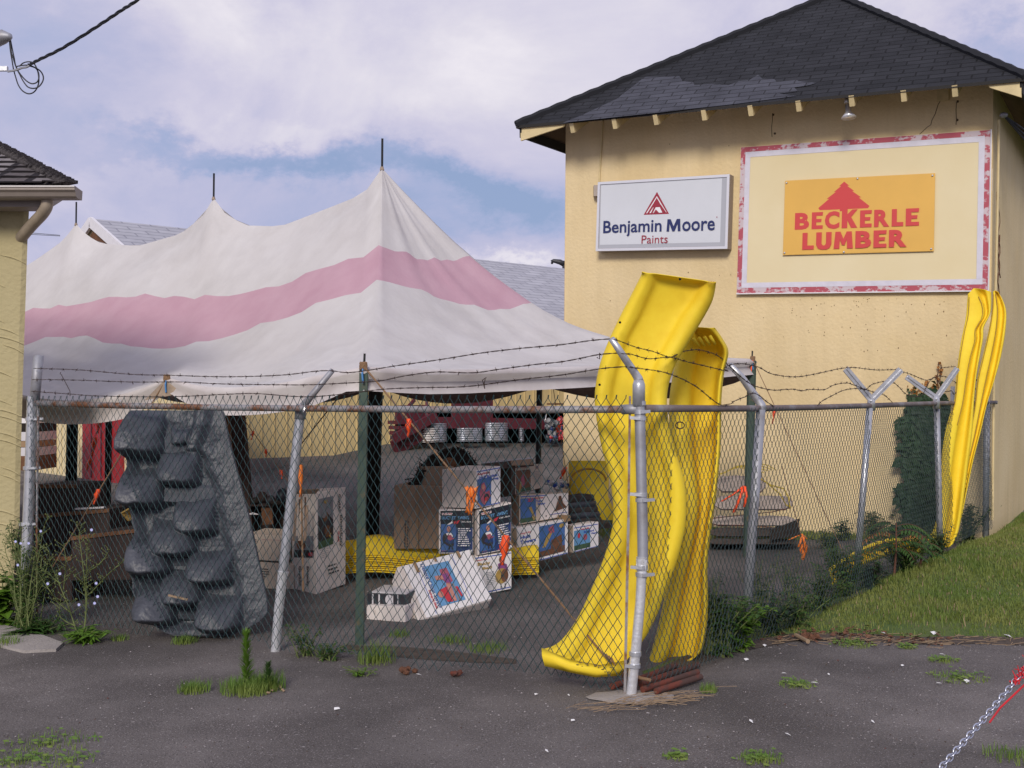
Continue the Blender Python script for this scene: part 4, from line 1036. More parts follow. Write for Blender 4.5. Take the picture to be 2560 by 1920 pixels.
def gpost(ut, vt, ub, y, r, m_):
    b = P(ub, 1500, y); b.z = -.02; mb = MB(); t_ = P(ut, vt, y); mb.tube([b, b.lerp(t_, .5), t_], r, 14); mb.build('post', m_, sf, smooth=True); return t_
gpost(1902, 1024, 1860, ypx_side(1895), .030, 'steel_old')
gpost(2174, 1020, 2136, ypx_side(2172), .026, 'steel')
gpost(2342, 1018, 2352, ypx_side(2345), .028, 'steel_old')
gpost(2467, 990, 2464, 12.25, .032, 'steel_old')
mb = MB(); mb.tube([P(2468, 1010, 12.35), P(2470, 1200, 12.35), P(2466, 1310, 12.35)], .018, 8); mb.build('end_post', 'steel', sf)
mb = MB(); mb.tube([P(2403-21, 966, 12.0), P(2381, 1010, 12.0)], .022, 8); mb.build('stub_post', 'steel', sf)
def varm(base, tip, y, y2=None):
    a, b = P(*base, y), P(*tip, y2 or y-.02); mb = MB(); mb.beam(a, b, .052, .018, V((0, 1, 0))); mb.beam(a+V((.006, -.012, 0)), b+V((.006, -.012, 0)), .010, .016, V((0, 1, 0)))
    mb.build('barbed_wire_arm', 'steel', sf)
ys = ypx_side(1900); mb = MB(); mb.tube([P(1905, 1026, ys), P(1903, 1012, ys), P(1892, 996, ys), P(1852, 940, ys-.02), P(1824, 912, ys-.04)], [.032, .028, .026, .022, .018], 12); mb.build('barbed_wire_arm', 'steel', sf, smooth=True)
ys = ypx_side(2175); varm((2179, 1000), (2114, 922), ys); varm((2178, 1000), (2252, 924), ys)
ys = ypx_side(2345); varm((2341, 996), (2266, 942), ys); varm((2340, 996), (2393, 921), ys)
for u, v in ((2178, 1001), (2341, 997)):
    y_ = ypx_side(u); mb = MB(); mb.tube([P(u, v+24, y_), P(u, v+2, y_-.02), P(u, v-8, y_-.02)], [.032, .03, .016], 12); mb.ball(P(u, v+1, y_-.05), .012, .008, .012, 0, 8, 5); mb.build('post_cap', 'steel', sf, smooth=True)
def z1(u, v): return (1800+u/3.16, 860+v/3.16)
def z0(u, v): return (1300+u/2.765, 620+v/2.765)
yys = lambda u: ypx_side(max(1540, u))-.05
barbed(sf, [z0(*p) for p in ((640, 632), (680, 640), (800, 685), (920, 715), (1040, 755), (1110, 720), (1215, 703), (1290, 715), (1370, 745), (1430, 800))]+[z1(60, 172)], yys)
barbed(sf, [z1(*p) for p in ((60, 172), (130, 155), (210, 160), (310, 185), (380, 225), (450, 245), (540, 257), (630, 257), (760, 235), (915, 200), (1000, 188), (1080, 187), (1240, 205), (1430, 200))], yys)
barbed(sf, [z0(*p) for p in ((700, 730), (770, 735), (890, 765), (1035, 755), (1150, 785), (1320, 825), (1430, 850))]+[z1(20, 190), z1(60, 180)], yys)
barbed(sf, [z1(*p) for p in ((70, 170), (160, 255), (250, 320), (340, 350), (430, 365), (510, 360), (580, 357), (650, 370), (700, 358), (800, 362), (840, 355), (905, 322), (1000, 308), (1060, 325), (1140, 355), (1230, 385), (1290, 400), (1330, 430), (1365, 465))], yys)
barbed(sf, [z0(*p) for p in ((770, 825), (980, 855), (1085, 890), (1160, 925), (1235, 970), (1320, 1040), (1390, 1085), (1460, 1075))]+[z1(105, 455), z1(200, 415), z1(260, 388), (1900, 990), (1915, 1003), (1938, 1018)], yys)
barbed(sf, [z1(*p) for p in ((770, 490), (800, 455), (900, 400), (980, 365), (1090, 350), (1150, 360), (1200, 320), (1300, 295), (1370, 305), (1420, 345), (1450, 380), (1510, 415), (1580, 410), (1610, 385))], yys)
barbed(sf, [z1(*p) for p in ((1430, 215), (1510, 240), (1580, 270), (1640, 285), (1720, 255), (1790, 260), (1840, 290), (1910, 330), (2010, 355), (2090, 350), (2130, 310), (2165, 290))], yys)
barbed(sf, [z1(*p) for p in ((1740, 190), (1840, 180), (1870, 190), (1920, 235), (2000, 300), (2050, 260), (2110, 235), (2165, 255))], yys)
barbed(sf, [z1(*p) for p in ((1610, 385), (1640, 320), (1700, 262), (1770, 370), (1830, 370), (1850, 400), (1880, 365), (1930, 375), (1975, 430), (2040, 420), (2110, 370))], yys)
# ---------------------------------------------------------------- yellow slides leaning on the fence
def slide(name, st, yof, label, group, depth=.06, per=5, front=1.0, lip=True, plain=False):
    """st: stations (LO, LI, RI, RO) in photo pixels from top to bottom, yof(i, uc) distance"""
    flat = [tuple(c for p in s for c in p)+(yof(i, s),) for i, s in enumerate(st)]
    sp = cr_spline(flat, per); n_ = len(sp); g = []
    for i, q in enumerate(sp):
        lo, li, ri, ro, y = (q[0], q[1]), (q[2], q[3]), (q[4], q[5]), (q[6], q[7]), q[8]
        k = i/(n_-1); f = 1.0
        if lip and k < .045: f = (k/.045)
        e = min(1, (1-k)/.05)
        mixp = lambda a, b, t: (a[0]+(b[0]-a[0])*t, a[1]+(b[1]-a[1])*t)
        dp = depth*front*f
        row = [(lo, dp*.95), (mixp(lo, li, .06), dp*.55), (mixp(lo, li, .22), dp*.06), (mixp(lo, li, .5), -.012*f), (mixp(lo, li, .78), .0), (li, dp*.18), (mixp(li, ri, .06), dp*.72), (mixp(li, ri, .13), dp*.92), (mixp(li, ri, .3), dp), (mixp(li, ri, .5), dp*1.02),
               (mixp(li, ri, .7), dp), (mixp(li, ri, .87), dp*.92), (mixp(li, ri, .94), dp*.72), (ri, dp*.18), (mixp(ri, ro, .22), .0), (mixp(ri, ro, .5), -.012*f), (mixp(ri, ro, .8), dp*.08), (mixp(ri, ro, .95), dp*.5), (ro, dp*.95)]
        if plain: row = [(lo, dp*.5), (mixp(lo, li, .12), .01), (mixp(lo, li, .9), .0), (li, .004), (mixp(li, ri, .12), dp*.8), (mixp(li, ri, .5), dp), (mixp(li, ri, .85), dp*.9), (ri, dp*.3), (mixp(ri, ro, .5), .0), (ro, dp*.4)]
        g.append([P(p[0], p[1], y+d) for p, d in row])
    c = g[-1][len(g[-1])//2]; root = thing(name, V((c.x, c.y, 0)), label, 'slide', group)
    mb = MB(); mb.grid(g); o = mb.build('chute', 'slide_yellow', root, smooth=True); solid(o, .007, 1.0, 1)
    return root, g
A_ = [((1604, 681), (1630, 684), (1765, 704), (1791, 706)), ((1600, 692), (1631, 707), (1759, 716), (1788, 728)), ((1578, 735), (1613, 748), (1738, 752), (1780, 757)), ((1553, 783), (1595, 790), (1709, 792), (1758, 798)),
      ((1524, 844), (1563, 850), (1676, 852), (1725, 852)), ((1499, 909), (1539, 920), (1642, 918), (1687, 918)), ((1486, 982), (1524, 990), (1629, 985), (1669, 985)), ((1490, 1045), (1523, 1050), (1632, 1050), (1672, 1050)),
      ((1504, 1122), (1540, 1127), (1652, 1127), (1690, 1127)), ((1525, 1205), (1564, 1210), (1673, 1210), (1713, 1210)), ((1532, 1290), (1574, 1295), (1674, 1297), (1716, 1297)), ((1519, 1362), (1560, 1372), (1660, 1378), (1701, 1378)),
      ((1486, 1452), (1524, 1464), (1626, 1472), (1670, 1470)), ((1440, 1550), (1482, 1560), (1590, 1570), (1632, 1562)), ((1395, 1606), (1452, 1626), (1562, 1640), (1598, 1616)), ((1356, 1622), (1424, 1650), (1548, 1676), (1566, 1650))]
def yA(i, s):
    uc = (s[0][0]+s[3][0])/2; k = i/15
    return 6.34+.10*k+ (.045*sin(k*pi*2.0)) - (.20*max(0, k-.85)/.15)
gslide = 'yellow wave slides leaning on the fence'
rA, gA = slide('wave_slide', A_, yA, 'tall yellow plastic wave slide leaning on the corner fence post, nearest the camera', gslide)
# foot bracket under the front slide and bolts in the top lip
mb = MB(); q = [P(1354, 1622, 6.20), P(1566, 1662, 6.25), P(1550, 1690, 6.22), P(1481, 1697, 6.17), P(1419, 1684, 6.15), P(1360, 1666, 6.13), P(1354, 1646, 6.15)]
cen = P(1455, 1655, 6.24); mb.add(q+[cen], [(i, (i+1) % 7, 7) for i in range(7)])
g = [[P(1354, 1621, 6.20), P(1424, 1650, 6.19), P(1500, 1664, 6.19), P(1566, 1652, 6.25)], [P(1355, 1640, 6.14), P(1425, 1664, 6.11), P(1500, 1678, 6.11), P(1560, 1670, 6.19)], [P(1362, 1664, 6.15), P(1425, 1680, 6.14), P(1488, 1692, 6.14), P(1550, 1688, 6.2)]]
mb = MB(); mb.grid(g); o = mb.build('foot_flange', 'slide_yellow', rA, smooth=True); solid(o, .008)
mb = MB()
for k in range(26):
    u = 1440+random.random()*95; v = 1655+random.random()*22+(u-1440)*.12; mb.ball(P(u, v, 6.125), .004+.008*random.random(), .003, .003, 0, 5, 4)
mb.build('dirt_fleck', 'crack', rA)
for u, v in ((1700, 698), (1499, 962), (1550, 806)):
    mb = MB(); mb.ball(P(u, v, 6.29), .007, .004, .007, 0, 8, 5); mb.build('bolt_hole', 'void', rA)
decal('moulded_mark', [P(1770, 702, 6.33), P(1786, 704, 6.33), P(1786, 712, 6.33), P(1770, 710, 6.33)], [('t', 'slide_line', '607', 0, 0, 1, 1, 0)], ['slide_line'], rA, base=.004)
mb = MB()
for du, dv in ((5, 0), (11, 2)):
    mb.tube([P(u+du, v+dv, yA(i, s)+.062) for i, s in enumerate(A_[3:15], 3) for (u, v) in (s[0],)], .0014, 4)
mb.build('seam_line', 'slide_line', rA)
mb = MB()
for k in range(3): mb.tube([P(1817+k*9-20*0, 1052+4*sin(k), 6.29) for _ in (0,)]+[P(1800, 1050, 6.29)], .003, 4)
B_ = [((1708, 816), (1728, 818), (1770, 821), (1788, 819)), ((1700, 840), (1744, 845), (1792, 850), (1808, 848)), ((1692, 882), (1742, 880), (1808, 884), (1822, 880)), ((1682, 932), (1731, 932), (1797, 935), (1811, 932)),
      ((1672, 1002), (1727, 1002), (1790, 1004), (1804, 1002)), ((1674, 1100), (1730, 1100), (1789, 1100), (1803, 1100)), ((1686, 1180), (1739, 1182), (1783, 1184), (1797, 1181)), ((1698, 1255), (1747, 1257), (1774, 1259), (1789, 1256)),
      ((1694, 1335), (1738, 1337), (1763, 1341), (1777, 1336)), ((1678, 1415), (1718, 1418), (1755, 1424), (1769, 1417)), ((1660, 1495), (1700, 1501), (1756, 1508), (1771, 1500)), ((1646, 1560), (1690, 1570), (1752, 1580), (1767, 1572)),
      ((1628, 1625), (1672, 1632), (1738, 1638), (1753, 1630)), ((1612, 1676), (1652, 1670), (1704, 1660), (1722, 1650))]
def yB(i, s): k = i/13; return 6.78+.12*k+.09*sin(k*pi*2.2)-.2*max(0, k-.8)
rB, gB = slide('wave_slide', B_, yB, 'second yellow wave slide behind the nearest one, lower and turned to the left', gslide, depth=.17)
mb = MB()
for k in range(4):
    mb.tube([P(1733+k*14, 846-k*2, 6.80), P(1748+k*13, 866-k*2, 6.84)], .010, 6)
mb.build('grip_rib', 'slide_yellow', rB, smooth=True)
mb = MB(); c = P(1700, 1054, 6.22); mb.tube([c+V((.024*cos(a), 0, .018*sin(a)-.02)) for a in [i*pi/6 for i in range(13)]], .0035, 5)
mb.build('wire_loop', 'barb_wire', rB)
C_ = [((2419, 736), (2434, 720), (2462, 724), (2479, 730)), ((2417, 752), (2456, 758), (2468, 752), (2480, 757)), ((2414, 790), (2459, 792), (2470, 786), (2476, 786)), ((2408, 822), (2440, 824), (2452, 818), (2461, 818)),
      ((2402, 850), (2440, 850), (2451, 846), (2459, 846)), ((2396, 890), (2428, 892), (2444, 890), (2451, 890)), ((2390, 940), (2418, 942), (2436, 942), (2442, 940)), ((2384, 1005), (2408, 1008), (2428, 1008), (2436, 1006)),
      ((2362, 1075), (2392, 1078), (2420, 1080), (2432, 1078)), ((2351, 1170), (2378, 1172), (2408, 1174), (2420, 1172)), ((2348, 1250), (2372, 1252), (2398, 1254), (2410, 1252)), ((2334, 1320), (2362, 1325), (2386, 1330), (2398, 1326)), ((2314, 1352), (2344, 1362), (2370, 1370), (2382, 1362))]
rC, gC = slide('wave_slide', C_, lambda i, s: 11.35-.5*i/12, 'yellow slide with a kinked top leaning in the corner by the painted sign board', 'yellow slides at the far fence end', depth=.10, plain=True)
D_ = [((2482, 729), (2486, 726), (2494, 730), (2498, 734)), ((2481, 745), (2490, 744), (2502, 746), (2508, 750)), ((2479, 778), (2494, 780), (2510, 780), (2517, 782)), ((2470, 830), (2490, 832), (2505, 834), (2514, 832)),
      ((2456, 890), (2478, 894), (2494, 896), (2503, 894)), ((2442, 950), (2465, 954), (2480, 958), (2486, 954)), ((2436, 1010), (2452, 1014), (2463, 1016), (2468, 1012)), ((2424, 1080), (2438, 1084), (2446, 1086), (2452, 1082)),
      ((2410, 1150), (2422, 1154), (2428, 1156), (2434, 1152)), ((2398, 1230), (2408, 1234), (2412, 1236), (2418, 1230)), ((2380, 1300), (2392, 1304), (2398, 1306), (2404, 1300))]
rD, gD = slide('wave_slide', D_, lambda i, s: 11.9-.6*i/10, 'rightmost yellow slide leaning against the corner of the yellow building', 'yellow slides at the far fence end', depth=.10, plain=True)
for gg, rr, cols_ in ((gC, rC, (1, 2)), (gD, rD, (1, 2))):
    mb = MB()
    for c in cols_: mb.tube([row[c]+V((0, -.012, 0)) for row in gg[3:40:2]], .004, 4)
    mb.build('seam_line', 'slide_line', rr)
# fallen slide in the weeds
E_ = [((2078, 1472), (2082, 1452), (2076, 1436), (2072, 1420)), ((2110, 1446), (2114, 1428), (2108, 1412), (2104, 1398)), ((2160, 1416), (2164, 1398), (2158, 1382), (2154, 1368)), ((2220, 1392), (2222, 1376), (2218, 1360), (2214, 1346)), ((2270, 1388), (2272, 1374), (2268, 1358), (2264, 1346)), ((2310, 1384), (2312, 1370), (2308, 1356), (2304, 1344))]
rE, gE = slide('fallen_slide', E_, lambda i, s: 9.75+.16*i, 'yellow slide lying on its side in the weeds behind the fence', None, depth=.14)
# stack of nested slides lying under the cartons
def lying(label):
    x0, x1 = P(858, 1450, 10.1).x, P(1345, 1450, 10.1).x; root = thing('stacked_slide', V(((x0+x1)/2, 10.3, .0)), label, 'slide', 'yellow wave slides stacked flat under the cartons')
    g = []; n_ = 44
    for i in range(n_+1):
        k = i/n_; x = x0+(x1-x0)*k; z = .035*sin(k*2*pi*1.15+.35)*(1-.6*k)+.02*(1-k)
        prof = ((-.290, .080), (-.25, .074), (-.240, .06), (-.215, .01), (-.15, .0), (0, .0), (.15, .0), (.215, .01), (.24, .06), (.25, .074), (.29, .08))
        g.append([V((x, 10.3+a+ (.12*(k-.5)), .035+z+.075-b)) for a, b in prof])
    mb = MB(); mb.grid(g); o = mb.build('chute', 'slide_yellow', root, smooth=True); solid(o, .006, 0, 0)
    return root
names = ('bottom', 'second from the bottom', 'third from the bottom', 'fourth from the bottom', 'fifth from the bottom', 'sixth from the bottom', 'seventh from the bottom', 'eighth from the bottom', 'top')
base = lying('yellow slide lying flat, bottom of the nested stack under the cartons')
for i, nm in enumerate(names[1:], 1):
    r = dup(base, base.location+V((.008*sin(i*2), .006*cos(i*3), .0185*i)), label='yellow slide lying flat, %s of the nested stack under the cartons' % nm)
# big hump over the top at the left of the stack
t = thing('slide_bump', P(1000, 1400, 10.2), 'broad yellow slide hump lying over the nested stack behind the tilted carton', 'slide')
t.location.z = .3; mb = MB(); g = []
pr = [(856, 1352, 1392), (880, 1351, 1394), (905, 1343, 1396), (935, 1338, 1400), (965, 1339, 1404), (1000, 1348, 1404), (1030, 1354, 1400), (1060, 1354, 1400), (1100, 1350, 1400)]
for (u, va, vb) in cr_spline(pr, 3): g.append([P(u, va, 10.45), P(u, va+2, 10.2), P(u, va+8, 10.02), P(u, vb-12, 9.99), P(u, vb, 10.03)])
mb.grid(g); o = mb.build('chute', 'slide_yellow', t, smooth=True); solid(o, .01)
# yellow tank-like slide tower part against the wall
t = thing('yellow_tube_section', P(1470, 1230, 11.6), 'yellow curved plastic tube section standing by the wall behind the wood stack', 'slide part'); t.location.z = .3
mb = MB(); g = []
for i in range(13):
    a = pi*i/12; u = 1471-48*cos(a)
    g.append([P(u, 1152+ (10 if i in (0, 12) else 0), 11.6-.18*sin(a)), P(u, 1190, 11.6-.22*sin(a)), P(u+2, 1194, 11.6-.26*sin(a)), P(u, 1240, 11.6-.26*sin(a)), P(u+2*i, 1300, 11.6-.26*sin(a))])
mb.grid(g); o = mb.build('shell', 'slide_yellow', t, smooth=True); solid(o, .012)
mb = MB(); mb.tube([P(1471-44*cos(pi*i/12), 1202-30*sin(pi*i/12), 11.33) for i in range(13)], .010, 6); mb.build('rim', 'slide_line', t)
# ---------------------------------------------------------------- rock climbing wall
t = thing('rock_climbing_wall', G(490, 1590), 'dark grey moulded rock climbing wall leaning inside the fence at left', 'climbing wall')
LED = [(352, 1035, 1122, 64, 1.25), (452, 1078, 1108, 24, .5), (448, 1128, 1199, 50, 1.0), (356, 1182, 1252, 62, 1.25), (488, 1252, 1322, 50, 1.0), (432, 1308, 1376, 56, 1.0), (374, 1350, 1424, 52, 1.15), (526, 1385, 1447, 56, 1.0), (456, 1436, 1502, 52, .95), (394, 1472, 1546, 52, 1.1), (549, 1500, 1566, 58, 1.0)]
def lpx(v): # left edge of the board
    return polyv([(990, 330), (1030, 326), (1100, 316), (1250, 318), (1330, 336), (1400, 326), (1480, 332), (1540, 348), (1600, 380)], v)
def rpx(v): return polyv([(990, 540), (1018, 548), (1035, 558), (1130, 580), (1290, 622), (1420, 650), (1500, 668), (1530, 669), (1555, 655), (1590, 620)], v)
def disp(u, v):
    h = 0.0; rec = 0.0
    for (uc, vt, vb, a, s) in LED:
        uu = u+10*mnoise.noise(V((v*.02, uc, 0))); x = (uu-uc)/a
        vv_ = v+5*mnoise.noise(V((u*.03, vb*.1, 0)))+9*x*x*x*x
        if abs(x) > 1.18: continue
        if abs(x) > 1: continue
        lat = (1-x*x)**.38
        if vv_ <= vb:
            k = (vv_-vt)/(vb-vt)
            f = .28*sstep(-.18, .12, k)+.72*sin(pi/2*max(0, min(1, k)))
        else: f = 1-sstep(0, .36, (vv_-vb)/(vb-vt))
        h = max(h, .155*s*f*lat)
        rec = max(rec, lat*sstep(.1, .3, (vv_-vb)/(vb-vt))*(1-sstep(.45, .9, (vv_-vb)/(vb-vt))))
    x = (u-(500+ (600-500)*(v-1030)/-40*0)); 
    # raised rib at the top right
    uc = polyv([(1020, 512), (1060, 505), (1125, 482), (1140, 478)], v)
    if v < 1145: h = max(h, .05*(1-sstep(6, 26, abs(u-uc)))*(1-sstep(1120, 1145, v)))
    cav = sstep(0, 26, u-lpx(v))*(1-sstep(-95, -45, u-rpx(v)-.0))*sstep(1120, 1150, v+ (40 if u < 470 else 0))*(1-sstep(1555, 1580, v))
    h -= .055*cav*(1-.75*min(1, h/.08))
    h += .012*mnoise.noise(V((u*.03, v*.03, 1)))+.004*mnoise.noise(V((u*.12, v*.12, 4)))
    return h
outd = V((-.16, -.97, .05)).normalized(); g = []; NR, NCc = 230, 150
for i in range(NR+1):
    v = 1026+(1590-1026)*i/NR; row = []
    for j in range(NCc+1):
        k = j/NCc; ul, ur = lpx(v), rpx(v)
        if v > 1530: f = ((v-1530)/60); ul += 60*f*f; ur -= 45*f*f
        u = ul+(ur-ul)*k; y = 7.78-.28*(v-1000)/590+.10*k
        edge = min(1, min(k+.25 if True else k, (1-k)*9, (1590-v)/14+.15)); h = disp(u, v)*max(0, min(1, (1-k)*7))
        rim = .0
        p = P(u, v, y)+outd*(h*max(.0, min(1, (1590-v)/16)))
        row.append(p)
    g.append(row)
# returned edges
for row in g:
    row.insert(0, row[0]+V((.03, .07, 0))); row.append(row[-1]+V((-.004, .05, 0)))
g.append([p+V((0, .05, .01)) for p in g[-1]])
mb = MB(); mb.grid(g); mb.build('moulded_face', 'rock_grey', t, smooth=True)
mb = MB(); g2 = [[row[0]+V((.02, .02, 0)), row[-1]+V((-.01, .02, 0))] for row in g[::10]]; mb.grid(g2); mb.build('back_panel', 'rock_grey', t)
mb = MB(); mb.beam(P(421, 1488, 7.38), P(469, 1499, 7.38), .012, .012); mb.build('wood_splinter', 'straw', None, label='thin pale stick lying across a ledge of the grey rock wall', cat='stick')
# ---------------------------------------------------------------- cartons
CG = 'cartons stacked under the tent'
def carton(label, Lp, Mp, Rp, ys, m_='carton_white', m2=None, dl=None, dr=None, group=CG, name='carton', depth=.3, cat='box', flap=False, seam=True):
    """three vertical edges (u, vtop, vbottom) at distances ys; Mp None = only one face towards us"""
    if Mp is None:
        a0, a1 = P(Lp[0], Lp[2], ys[0]), P(Lp[0], Lp[1], ys[0]); b0, b1 = P(Rp[0], Rp[2], ys[1]), P(Rp[0], Rp[1], ys[1])
        n_ = (b0-a0).cross(V((0, 0, 1))).normalized(); n_ = n_ if n_.y > 0 else -n_
        bot = [a0, b0, b0+n_*depth, a0+n_*depth]; top = [a1, b1, b1+n_*depth, a1+n_*depth]
        faces = [(a1, b1, b0, a0)]
    else:
        a0, a1 = P(Lp[0], Lp[2], ys[0]), P(Lp[0], Lp[1], ys[0]); m0, m1 = P(Mp[0], Mp[2], ys[1]), P(Mp[0], Mp[1], ys[1]); b0, b1 = P(Rp[0], Rp[2], ys[2]), P(Rp[0], Rp[1], ys[2])
        bot = [m0, b0, a0+b0-m0, a0]; top = [m1, b1, a1+b1-m1, a1]
        faces = [(a1, m1, m0, a0), (m1, b1, b0, m0)]
    root = thing(name, (sum(p.x for p in bot)/4, sum(p.y for p in bot)/4, min(p.z for p in bot)), label, cat, group)
    mb = MB(); mb.hexa(bot, top); o = mb.build('carton_body', m_, root); solid(o, 0, bev=.004)
    if m2:
        q = faces[0]; qq = [V(p) for p in q]; decal('side_panel', qq, [('r', m2, 0.01, .01, .99, .99)], [m2], root, base=.001)
    for i, its in enumerate((dl, dr) if Mp is not None else (dr,)):
        if its:
            ms = []
            for it in its:
                if it[1] not in ms: ms.append(it[1])
            decal('printed_face', faces[i], its, ms, root, base=.0025)
    if flap:
        tt = top; mb = MB(); c = (tt[0]+tt[1])/2; mb.quad(tt[0], tt[1], tt[1]+(tt[1]-tt[2])*.25+V((0, 0, .05)), tt[0]+(tt[0]-tt[3])*.25+V((0, 0, .05))); o = mb.build('flap', m_, root); solid(o, .004)
    return root, faces
def lines(m_, x0, x1, y0, y1, n, seed=1, h=.5):
    r = random.Random(seed); out_ = []
    for i in range(n):
        y = y0+(y1-y0)*i/n; hh = (y1-y0)/n*h; x = x0
        e = x1-(x1-x0)*r.random()*.35
        while x < e:
            w = min(e-x, (x1-x0)*(.08+.18*r.random())); out_.append(('r', m_, x, y, x+w, y+hh)); x += w+(x1-x0)*.035
    return out_
def swing_navy(seed):
    return [('r', 'print_navy', .05, .03, .985, .975), ('r', 'print_black', .05, .03, .985, .42), ('r', 'print_blue', .07, .33, .50, .93), ('r', 'print_white', .09, .075, .40, .125), ('t', 'print_red', 'Swing-N-Slide', .10, .08, .39, .12, .03),
      ('t', 'print_sky', 'BUCKET', .09, .15, .50, .225, .03), ('t', 'print_sky', 'SWING', .56, .15, .88, .225, .03), ('p', 'print_white', [(.24, .34), (.36, .28), (.40, .235), (.42, .30), (.30, .345)]), ('p', 'print_red', [(.43, .28), (.62, .24), (.55, .32), (.45, .335)]),
      ('t', 'print_white', 'Child Seat', .63, .26, .94, .295, .02),
      ('e', 'print_dark', .19, .66, .085, .12), ('p', 'print_dark', [(.14, .72), (.45, .74), (.43, .82), (.34, .84), (.22, .80)]), ('p', 'print_navy', [(.22, .66), (.42, .66), (.45, .76), (.30, .78), (.18, .72)]), ('e', 'print_skin', .29, .44, .055, .065), ('p', 'print_white', [(.21, .54), (.28, .52), (.36, .53), (.42, .60), (.39, .62), (.33, .58), (.25, .60)]),
      ('p', 'print_pink', [(.24, .58), (.36, .57), (.40, .64), (.47, .65), (.38, .68), (.33, .70), (.26, .67)]), ('r', 'print_dark', .29, .82, .325, .90), ('r', 'print_dark', .375, .82, .41, .90), ('t', 'print_skin', 'Ages 1-4 Years', .09, .92, .27, .95, 0)]+lines('print_white', .56, .93, .42, .84, 9, seed)+[('e', 'print_pink', .55, .94, .018, .018), ('r', 'print_white', .86, .90, .97, .955)]
def swing_white(title, sub):
    return [('r', 'print_white', .01, .01, .99, .99), ('r', 'print_line', .02, .03, .97, .055), ('r', 'print_line', .12, .955, .97, .98), ('p', 'print_blue', [(.03, .24), (.60, .24), (.60, .96), (.05, .96)]),
      ('t', 'print_red', 'Swing-N-Slide', .04, .08, .55, .155, .035), ('t', 'print_line', title, .12, .17, .86, .25, .035), ('t', 'print_line', sub, .55, .27, .90, .34, .035),
      ('p', 'print_pink', [(.12, .60), (.20, .38), (.30, .34), (.38, .48), (.36, .62), (.52, .58), (.56, .72), (.48, .84), (.32, .94), (.16, .84)]), ('e', 'print_dark', .40, .76, .11, .11), ('e', 'print_red', .40, .80, .08, .07), ('e', 'print_skin', .27, .46, .06, .07), ('e', 'print_skin', .36, .86, .03, .03), ('e', 'print_red', .90, .09, .03, .02)]
tall = 'white carton with a plain left side and a %s'
# bottom row, right of the tilted one
carton('white carton at the bottom of the stack showing a golden bouncing toy', (1186, 1392, 1492), None, (1279, 1378, 1472), (9.30, 9.42), dr=[('r', 'print_white', .01, .01, .99, .99), ('r', 'print_line', .02, .03, .98, .055), ('r', 'print_line', .02, .93, .98, .955), ('t', 'print_red', 'Swing-N-Slide', .03, .085, .34, .13, .03),
   ('t', 'print_gold', 'Buoy', .08, .16, .42, .27, .04), ('t', 'print_gold', 'Ball', .20, .29, .46, .36, .04), ('e', 'print_brown', .72, .17, .07, .09), ('p', 'print_purple', [(.62, .27), (.74, .24), (.86, .32), (.90, .48), (.64, .50)]), ('e', 'print_gold', .72, .60, .17, .20), ('e', 'print_brown', .80, .60, .10, .17), ('e', 'print_dark', .73, .60, .03, .03), ('r', 'print_dark', .69, .80, .71, .93), ('r', 'print_dark', .80, .80, .82, .93)]+lines('print_grey', .30, .58, .44, .78, 8, 5, .35))
carton('white carton with a navy swing picture, second row left of the cardboard stack', (1097, 1274, 1384), None, (1183, 1273, 1384), (9.36, 9.36), dr=swing_navy(3))
carton('white carton with a navy swing picture and a plain white left edge, second row right', (1181, 1272, 1386), (1194, 1276, 1388), (1278, 1256, 1372), (9.5, 9.30, 9.42), 'carton_white', dr=swing_navy(8))
carton('top white carton with one plain face and a toddler swing picture on the other', (1105, 1174, 1268), (1190, 1176, 1272), (1251, 1165, 1259), (9.45, 9.30, 9.5), 'carton_white', dl=[('r', 'carton_white_side', .01, .01, .99, .99)], dr=swing_white('Half Bucket', 'Swing'))
# tilted white carton leaning against them
q = [P(992, 1418, 8.55), P(1172, 1374, 8.95), P(1230, 1498, 8.62), P(1047, 1552, 8.20)]
t = thing('carton', G(1130, 1530), 'white carton leaning tilted in front of the stack with a blue picture turned sideways', 'box', CG)
n_ = (q[1]-q[0]).cross(q[3]-q[0]).normalized(); n_ = n_ if n_.y > 0 else -n_
mb = MB(); mb.hexa([p+n_*.16 for p in q], q); o = mb.build('carton_body', 'carton_white', t); solid(o, 0, bev=.01)
ms = ['print_white', 'print_line', 'print_sky', 'print_pink', 'print_red', 'print_purple', 'print_skin', 'packing_tape', 'print_blue', 'carton_white_side', 'print_grey']
decal('printed_face', q, [('r', 'print_white', .005, .008, .995, .992), ('p', 'carton_white_side', [(.01, .01), (.075, .01), (.10, .99), (.01, .99)]), ('r', 'print_line', .235, .01, .242, .97), ('r', 'print_line', .735, .01, .742, .97), ('r', 'print_sky', .33, .12, .665, .88),
   ('t', 'print_blue', 'Deluxe Chain Swing', .275, .06, .345, .90, .02, 1), ('t', 'print_red', 'Swing-N-Slide', .25, .55, .285, .90, .03, 1),
   ('p', 'print_pink', [(.50, .24), (.60, .24), (.61, .50), (.53, .55), (.49, .45)]), ('p', 'print_purple', [(.50, .34), (.58, .34), (.58, .52), (.51, .50)]), ('p', 'print_red', [(.40, .60), (.50, .57), (.50, .86), (.43, .84)]), ('e', 'print_skin', .385, .68, .035, .06), ('p', 'print_skin', [(.50, .52), (.56, .54), (.55, .86), (.51, .86)]), ('p', 'print_grey', [(.57, .55), (.60, .55), (.60, .88), (.57, .88)]), ('p', 'print_skin', [(.40, .34), (.50, .36), (.50, .44), (.40, .42)]), ('p', 'print_red', [(.60, .62), (.63, .62), (.645, .80), (.62, .82)]),
   ('r', 'packing_tape', .205, .0, .245, .20), ('r', 'packing_tape', .485, .0, .515, .09), ('r', 'packing_tape', .80, .0, .845, .13)], ms, t, base=.003)
